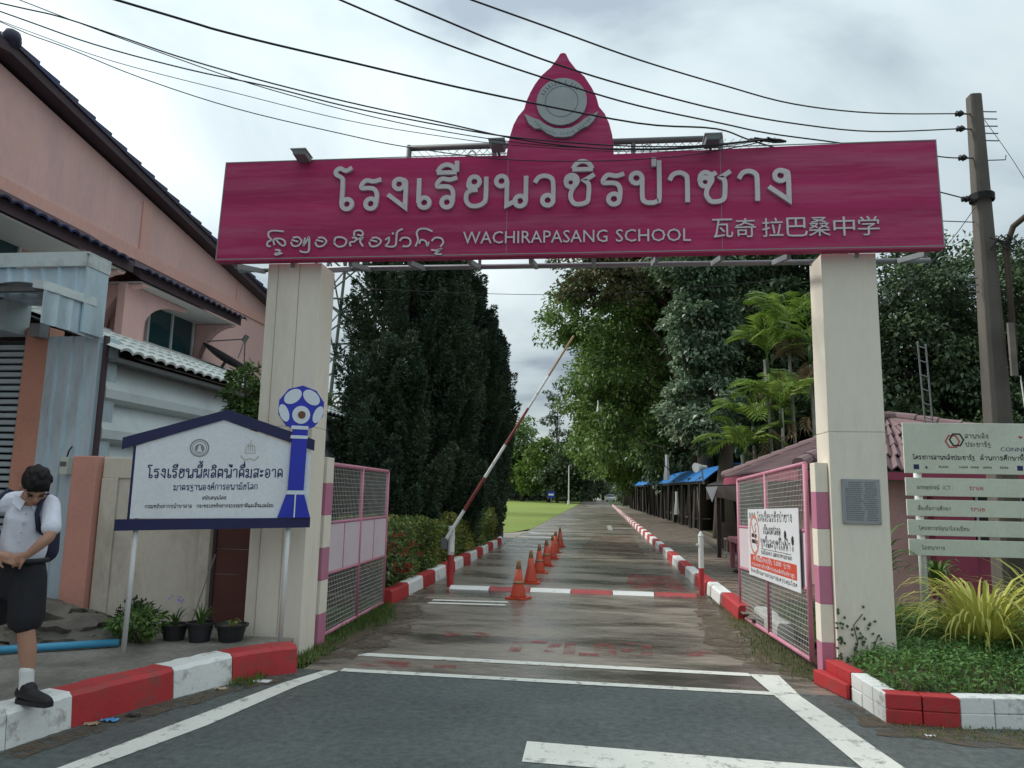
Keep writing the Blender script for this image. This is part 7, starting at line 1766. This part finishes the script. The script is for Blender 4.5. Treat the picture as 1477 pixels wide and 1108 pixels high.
tree('broadleaf_tree', (10.8, 40, 0), 13, .36, [(10, 40, 8.5, 4.2, 4, 4.5), (9.2, 40, 4.4, 4.0, 3.6, 3.0)], 'leaf_dark', 'deep green tree filling the gap behind the palms and guard house', RG, 70, nclump=330, rc=1.0, leaves=80, size=.36)
tree('broadleaf_tree', (6.6, 52, 0), 15, .36, [(6.4, 52, 11, 4.0, 4, 4.5), (6.2, 52, 5.5, 3.6, 4, 3.2)], 'leaf_dark', 'shaded tree behind the blue roof', RG, 71, nclump=300, rc=1.0, leaves=80, size=.38)
# areca palms
def palm_frond_mesh(seed, ln=1.7, drop=.9, matname='palm'):
    g = random.Random(seed); vs, fs = [], []
    pts = []; x = z = 0; a = R(68)
    for i in range(15): pts.append((x, 0, z)); a -= drop * .13; x += ln / 14 * math.cos(a); z += ln / 14 * math.sin(a)
    def q(a_, b_, c_, d_): b = len(vs); vs.extend([tuple(a_), tuple(b_), tuple(c_), tuple(d_)]); fs.append([b, b+1, b+2, b+3])
    for i in range(14):
        p, n_ = Vector(pts[i]), Vector(pts[i+1]); w = Vector((0, .014, 0)); q(p - w, n_ - w, n_ + w, p + w)
        if i < 2: continue
        for j in range(1):
            b = p.lerp(n_, j * .5); d = (n_ - p).normalized(); u = i / 14; L_ = (.62 * math.sin(math.pi * min(1, .22 + u * .80)) + .12) * g.uniform(.85, 1.1)
            for s_ in (-1, 1):
                dr = (d * (.55 + .5 * u) + Vector((0, s_ * .85, .28))).normalized(); sw = d * .055
                m = b + dr * L_ * .5; t = b + dr * L_ + Vector((0, 0, -.30 * L_))
                q(b, m - sw, t, m + sw)
    me = bpy.data.meshes.new('frond'); me.from_pydata(vs, [], fs); me.materials.append(MATS[matname]); return me
fm = [palm_frond_mesh(s, g_, d_) for s, g_, d_ in ((1, 1.6, .75), (2, 1.45, 1.0), (3, 1.75, .9), (4, 1.3, .6))]; fd = palm_frond_mesh(9, 1.3, 2.6, 'palm_dry')
lbs = ['tallest areca palm, against the left side of the right pillar', 'tall areca palm with hanging brown fronds', 'middle height areca palm in the clump', 'areca palm leaning towards the vine wrapped tree', 'shorter areca palm low over the rose tiles', 'smallest areca palm nearest the blue roof', 'areca palm behind the guard house ridge']
for k, (x, y, h) in enumerate(((5.2, 20.6, 6.3), (5.55, 20.0, 5.6), (4.55, 20.4, 5.3), (4.2, 20.8, 3.5), (4.7, 19.8, 3.9), (3.85, 20.3, 2.7), (5.9, 21, 4.2))):
    t = empty('areca_palm', (x, y, 0), lbs[k], 'palm', 'areca palms behind the guard house'); g = random.Random(80 + k)
    mb = MB().use('bark_pale'); mb.tube([(x, y, 0), (x + .05, y, h * .5), (x + g.uniform(-.1, .1), y, h)], [.055, .045, .04], 8); mb.build('stem', t, smooth=True)
    mb = MB().use('strap_green'); mb.tube([(x + .02, y, h - .5), (x, y, h + .05)], [.055, .035], 8); mb.build('crown_shaft', t, smooth=True)
    for q in range(9):
        a = q * .698 * 1.6 + g.uniform(-.25, .25); o = link('frond', g.choice(fm), t, (x, y, h - .02 + .02 * q)); o.rotation_euler = (0, g.uniform(-.35, .35), a); s_ = g.uniform(.85, 1.1); o.scale = (s_,) * 3
    for q in range(3 if k < 3 else 1):
        o = link('dry_frond', fd, t, (x, y, h - .35)); o.rotation_euler = (0, .9, g.uniform(0, 6.28)); o.scale = (.8,) * 3
bush('leafy_shrub', (5.6, 20.8, 0), 1.6, .9, 2.3, 'leaf_mid', 'mixed undergrowth at the feet of the areca palms', n=70, size=.16, seed=91, rc=.3, leaves=60)

# far trees beyond the lawn
FG = 'trees beyond the lawn'
far_specs = [((-27, 142), 15, 6, 'leaf_far', 'far tree seen in the gap under the conifers'), ((-19.5, 135), 18, 5.0, 'leaf_dark', 'tall far tree just right of the conifers'), ((-13.2, 128), 14.5, 4.6, 'leaf_mid', 'round far tree left of the lamp post'), ((-8.2, 122), 10.5, 4.2, 'leaf_light', 'lower bright far tree behind the lamp post'), ((-4.8, 116), 9.0, 3.2, 'leaf_dark', 'dark low far tree at the left edge of the drive'), ((-3.4, 150), 13, 4.5, 'leaf_far', 'pale far tree closing the view at the road end'), ((-35, 150), 17, 7, 'leaf_far', 'far tree at the left end of the lawn'), ((1.0, 190), 14, 6, 'leaf_far', 'faint tree past the end of the drive')]
for k, ((x, y), h, r_, m_, lb) in enumerate(far_specs):
    tree('far_tree', (x, y, 0), h, .3, [(x, y, h * .70, r_ * .8, r_ * .7, h * .28), (x - r_ * .35, y, h * .42, r_ * .8, r_ * .7, h * .26), (x + r_ * .4, y, h * .36, r_ * .7, r_ * .7, h * .26)], m_, lb, FG, 100 + k, nclump=150, rc=1.2, leaves=60, size=.55)
x, y = -6.6, 118
tree('far_tree', (x, y, 0), 20, .16, [(x - .4, y, 17.5, 1.6, 1.5, 1.4), (x + .5, y, 15.2, 2.0, 1.6, 1.0), (x - 1.2, y, 13.2, 2.2, 1.6, .9), (x + .8, y, 11, 2.0, 1.6, .8)], 'leaf_far', 'thin spindly tree with open branches against the sky', FG, 120, nclump=70, rc=.5, leaves=26, size=.38)
g = np.random.default_rng(77)
ells = [(-60 + k * 5.2 + g.uniform(-1, 1), 146 + g.uniform(-3, 6), 2.2, 4, 3, 3 + 2.5 * g.random()) for k in range(12)] + [(-14 + k * 2.4, 139, 1.2, 1.6, 1.4, 1.3) for k in range(5)]
o = crown('far_shrubbery', ells, 'leaf_far', None, nclump=420, rc=1.1, leaves=50, size=.6, seed=131); o['kind'] = 'stuff'
ells = [(12 + k * 7, 70 + (k % 3) * 12, 5, 6, 5, 6.5) for k in range(9)] + [(-75 + k * 9, 165 + (k % 2) * 9, 6, 7, 5, 8) for k in range(12)] + [(6 + k * 7, 130 + (k % 3) * 10, 6, 6, 5, 7) for k in range(6)]
o = crown('far_woods', ells, 'leaf_far', None, nclump=700, rc=1.6, leaves=44, size=.8, seed=132); o['kind'] = 'stuff'
# left background: bush and lattice mast
t = tree('broadleaf_tree', (-19.5, 50, 0), 7, .25, [(-19.8, 50, 6.4, 2.4, 2, 1.9), (-18.2, 50, 5.4, 2, 2, 1.6)], 'leaf_far', 'pale leafy tree at the foot of the lattice mast', 'trees beyond the shed', 141, nclump=110, rc=.6, leaves=60, size=.26)
ms = empty('lattice_mast', (-18.6, 58, 0), 'grey steel lattice mast seen between left pillar and conifers', 'mast')
c = Vector((-20.2, 58, 0))
def leg(i, z): w = 3.9 - z * .10; return c + Vector(((-1, 1, 1, -1)[i] * w, (-1, -1, 1, 1)[i] * w, z))
for i in range(4): mb = MB().use('steel_dark'); mb.tube([leg(i, 0), leg(i, 24)], [.20, .12], 8); mb.build('leg', ms)
z = 0
while z < 21:
    dz = 4.6 - z * .06
    for i in range(4):
        j = (i + 1) % 4; mb = MB().use('steel_dark'); mb.tube([leg(i, z), leg(j, z + dz)], .075, 5); mb.build('brace', ms); mb = MB().use('steel_dark'); mb.tube([leg(j, z), leg(i, z + dz)], .075, 5); mb.build('brace', ms)
        mb = MB().use('steel_dark'); mb.tube([leg(i, z + dz), leg(j, z + dz)], .085, 5); mb.build('girt', ms)
    z += dz
# bamboo poles / pale trunks under the conifers
for k, x in enumerate((-9.2, -8.6, -8.0)):
    mb = MB().use('bark_pale'); mb.tube([(x, 27 + k, 0), (x + .1, 27 + k, 3), (x + .15 - .1 * k, 27 + k, 5.2)], [.14, .11, .08], 8); tag(mb.build('bare_trunk', smooth=True), ('pale bare trunk left of three behind the clad shed', 'pale bare trunk in the middle of three behind the shed', 'pale bare trunk right of three behind the shed')[k], 'tree trunk', 'bare trunks behind the shed')

# far street furniture
fl = empty('lamp_post', (-4.2, 104, 0), 'thin white lamp post at the far edge of the lawn', 'lamp post')
mb = MB().use('pole_white'); mb.tube([(-4.2, 104, 0), (-4.2, 104, 5.4)], [.10, .07], 8); mb.build('pole', fl); mb = MB().use('pole_white'); mb.tube([(-4.2, 104, 0), (-4.2, 104, .5)], .2, 10); mb.build('base', fl)
mb = MB().use('lamp_grey'); mb.tube([(-4.25, 104, 5.4), (-3.8, 104, 5.45)], .08, 8); mb.build('head', fl)
bs = empty('road_sign', (-6.6, 103, 0), 'small blue sign on a post beyond the lawn', 'sign')
MB().use('royal_blue').box((-7.1, 103, .9), (-6.1, 103.05, 1.75)).build('panel', bs); MB().use('pale_blue').box((-6.95, 102.98, 1.2), (-6.25, 102.995, 1.45)).build('stripe', bs); mb = MB().use('steel'); mb.bar((-6.6, 103.06, 0), (-6.6, 103.06, 1.7), .08); mb.build('post', bs)
# parked car far down the drive
cr = empty('parked_car', (2.4, 150, 0), 'pale car parked far down the drive on the right', 'car')
mb = MB().use('car_white'); mb.prism([(1.5, 148.5, .35), (1.5, 148.5, .8), (1.5, 149.2, .95), (1.5, 149.8, 1.4), (1.5, 151.4, 1.45), (1.5, 152.3, 1.0), (1.5, 152.6, .9), (1.5, 152.6, .35)], (1.6, 0, 0)); mb.build('body', cr, bevel=.05)
mb = MB().use('glass_dark'); mb.prism([(1.6, 149.22, .98), (1.6, 149.76, 1.36), (3.0, 149.76, 1.36), (3.0, 149.22, .98)], (0, -.02, .02)); mb.build('windscreen', cr)
for x in (1.62, 2.98):
    for y in (149.2, 151.8): mb = MB().use('ink'); mb.tube([(x - .1, y, .31), (x + .1, y, .31)], .31, 14); mb.build('wheel', cr)
# white cloths hung under the trees, loudspeaker
for k, (x, y, z0, z1, w, lb) in enumerate(((2.95, 33, 2.25, 3.35, .15, 'white cloth strip hanging high above the blue roof edge'), (3.4, 33.5, .75, 1.75, .12, 'white cloth strip hanging among the shelter posts'), (-.05, 30, 4.9, 5.35, .05, 'small white strip hanging from the slanting rope'))):
    mb = MB().use('cloth_white'); n_ = 5
    for i in range(n_ + 1):
        u = i / n_; ww = w * (.45 + .4 * u) ; mb.v += [(x - ww + .02 * math.sin(i), y, z1 - (z1 - z0) * u), (x, y - .04, z1 - (z1 - z0) * u), (x + ww, y, z1 - (z1 - z0) * u + .05 * (i == n_))]
    for i in range(n_): mb.f += [[3*i, 3*i+1, 3*i+4, 3*i+3], [3*i+1, 3*i+2, 3*i+5, 3*i+4]]; mb.m += [0, 0]
    o = tag(mb.build('hanging_cloth'), lb, 'cloth'); o.modifiers.new('s', 'SOLIDIFY').thickness = .01
mb = MB().use('cable'); mb.tube([(-.7, 30, 6.4), (-.05, 30, 5.4), (1.3, 30, 4.1), (3.2, 32, 2.4)], .018, 5); tag(mb.build('slanting_rope', smooth=True), 'thin dark rope slanting down to the blue roof', 'rope')
mb = MB().use('timber_dark'); mb.tube([(2.95, 33, 3.35), (2.8, 33.2, 3.7), (1.9, 34, 4.0)], .02, 5); tag(mb.build('hanging_branch'), 'bare twig holding the high white cloth', 'branch')
ls = empty('loudspeaker', (2.72, 20.2, 2.2), 'white horn loudspeaker on a wire stand above the lean to', 'loudspeaker')
mb = MB().use('cloth_white'); mb.tube([(2.55, 20.1, 2.33), (2.62, 20.15, 2.34), (2.74, 20.25, 2.36), (2.86, 20.35, 2.36)], [.13, .10, .05, .045], 16); mb.build('horn', ls)
mb = MB().use('steel'); mb.tube([(2.74, 20.3, 2.3), (2.78, 20.3, 1.9)], .02, 6); mb.tube([(2.72, 20.3, 2.1), (2.55, 20.3, 2.0), (2.6, 20.3, 1.95)], .012, 6); mb.build('stand', ls)
# leaning ladder-like aerial right of the pillar
la = empty('aerial', (5.7, 14.2, 2.6), 'thin ladder shaped aerial leaning on the guard house roof', 'aerial')
for dx in (0, .13): mb = MB().use('steel'); mb.tube([(5.55 + dx, 13.4, 4.35 - dx * .4), (5.80 + dx, 13.9, 2.9 - dx * .4)], .014, 6); mb.build('rail', la)
mb = MB().use('steel')
for k in range(6): u = k / 6 + .05; mb.tube([(5.55 + .25 * u, 13.4 + .5 * u, 4.35 - 1.45 * u), (5.68 + .25 * u, 13.4 + .5 * u, 4.30 - 1.45 * u)], .010, 5)
mb.build('rung', la)
# plastic chair and odds by the shelter
ch = empty('chair', (3.45, 20.0, .1), 'small brown chair under the lean to beside the walk', 'chair')
MB().use('litter_tan').box((3.25, 19.8, .48), (3.65, 20.2, .52)).build('seat', ch); MB().use('litter_tan').hexa([(3.62, 19.8, .52), (3.66, 19.8, .52), (3.66, 20.2, .52), (3.62, 20.2, .52), (3.70, 19.8, .95), (3.74, 19.8, .95), (3.74, 20.2, .95), (3.70, 20.2, .95)]).build('backrest', ch)
for x, y in ((3.28, 19.83), (3.62, 19.83), (3.28, 20.17), (3.62, 20.17)): MB().use('litter_tan').box((x - .02, y - .02, .1), (x + .02, y + .02, .48)).build('leg', ch)
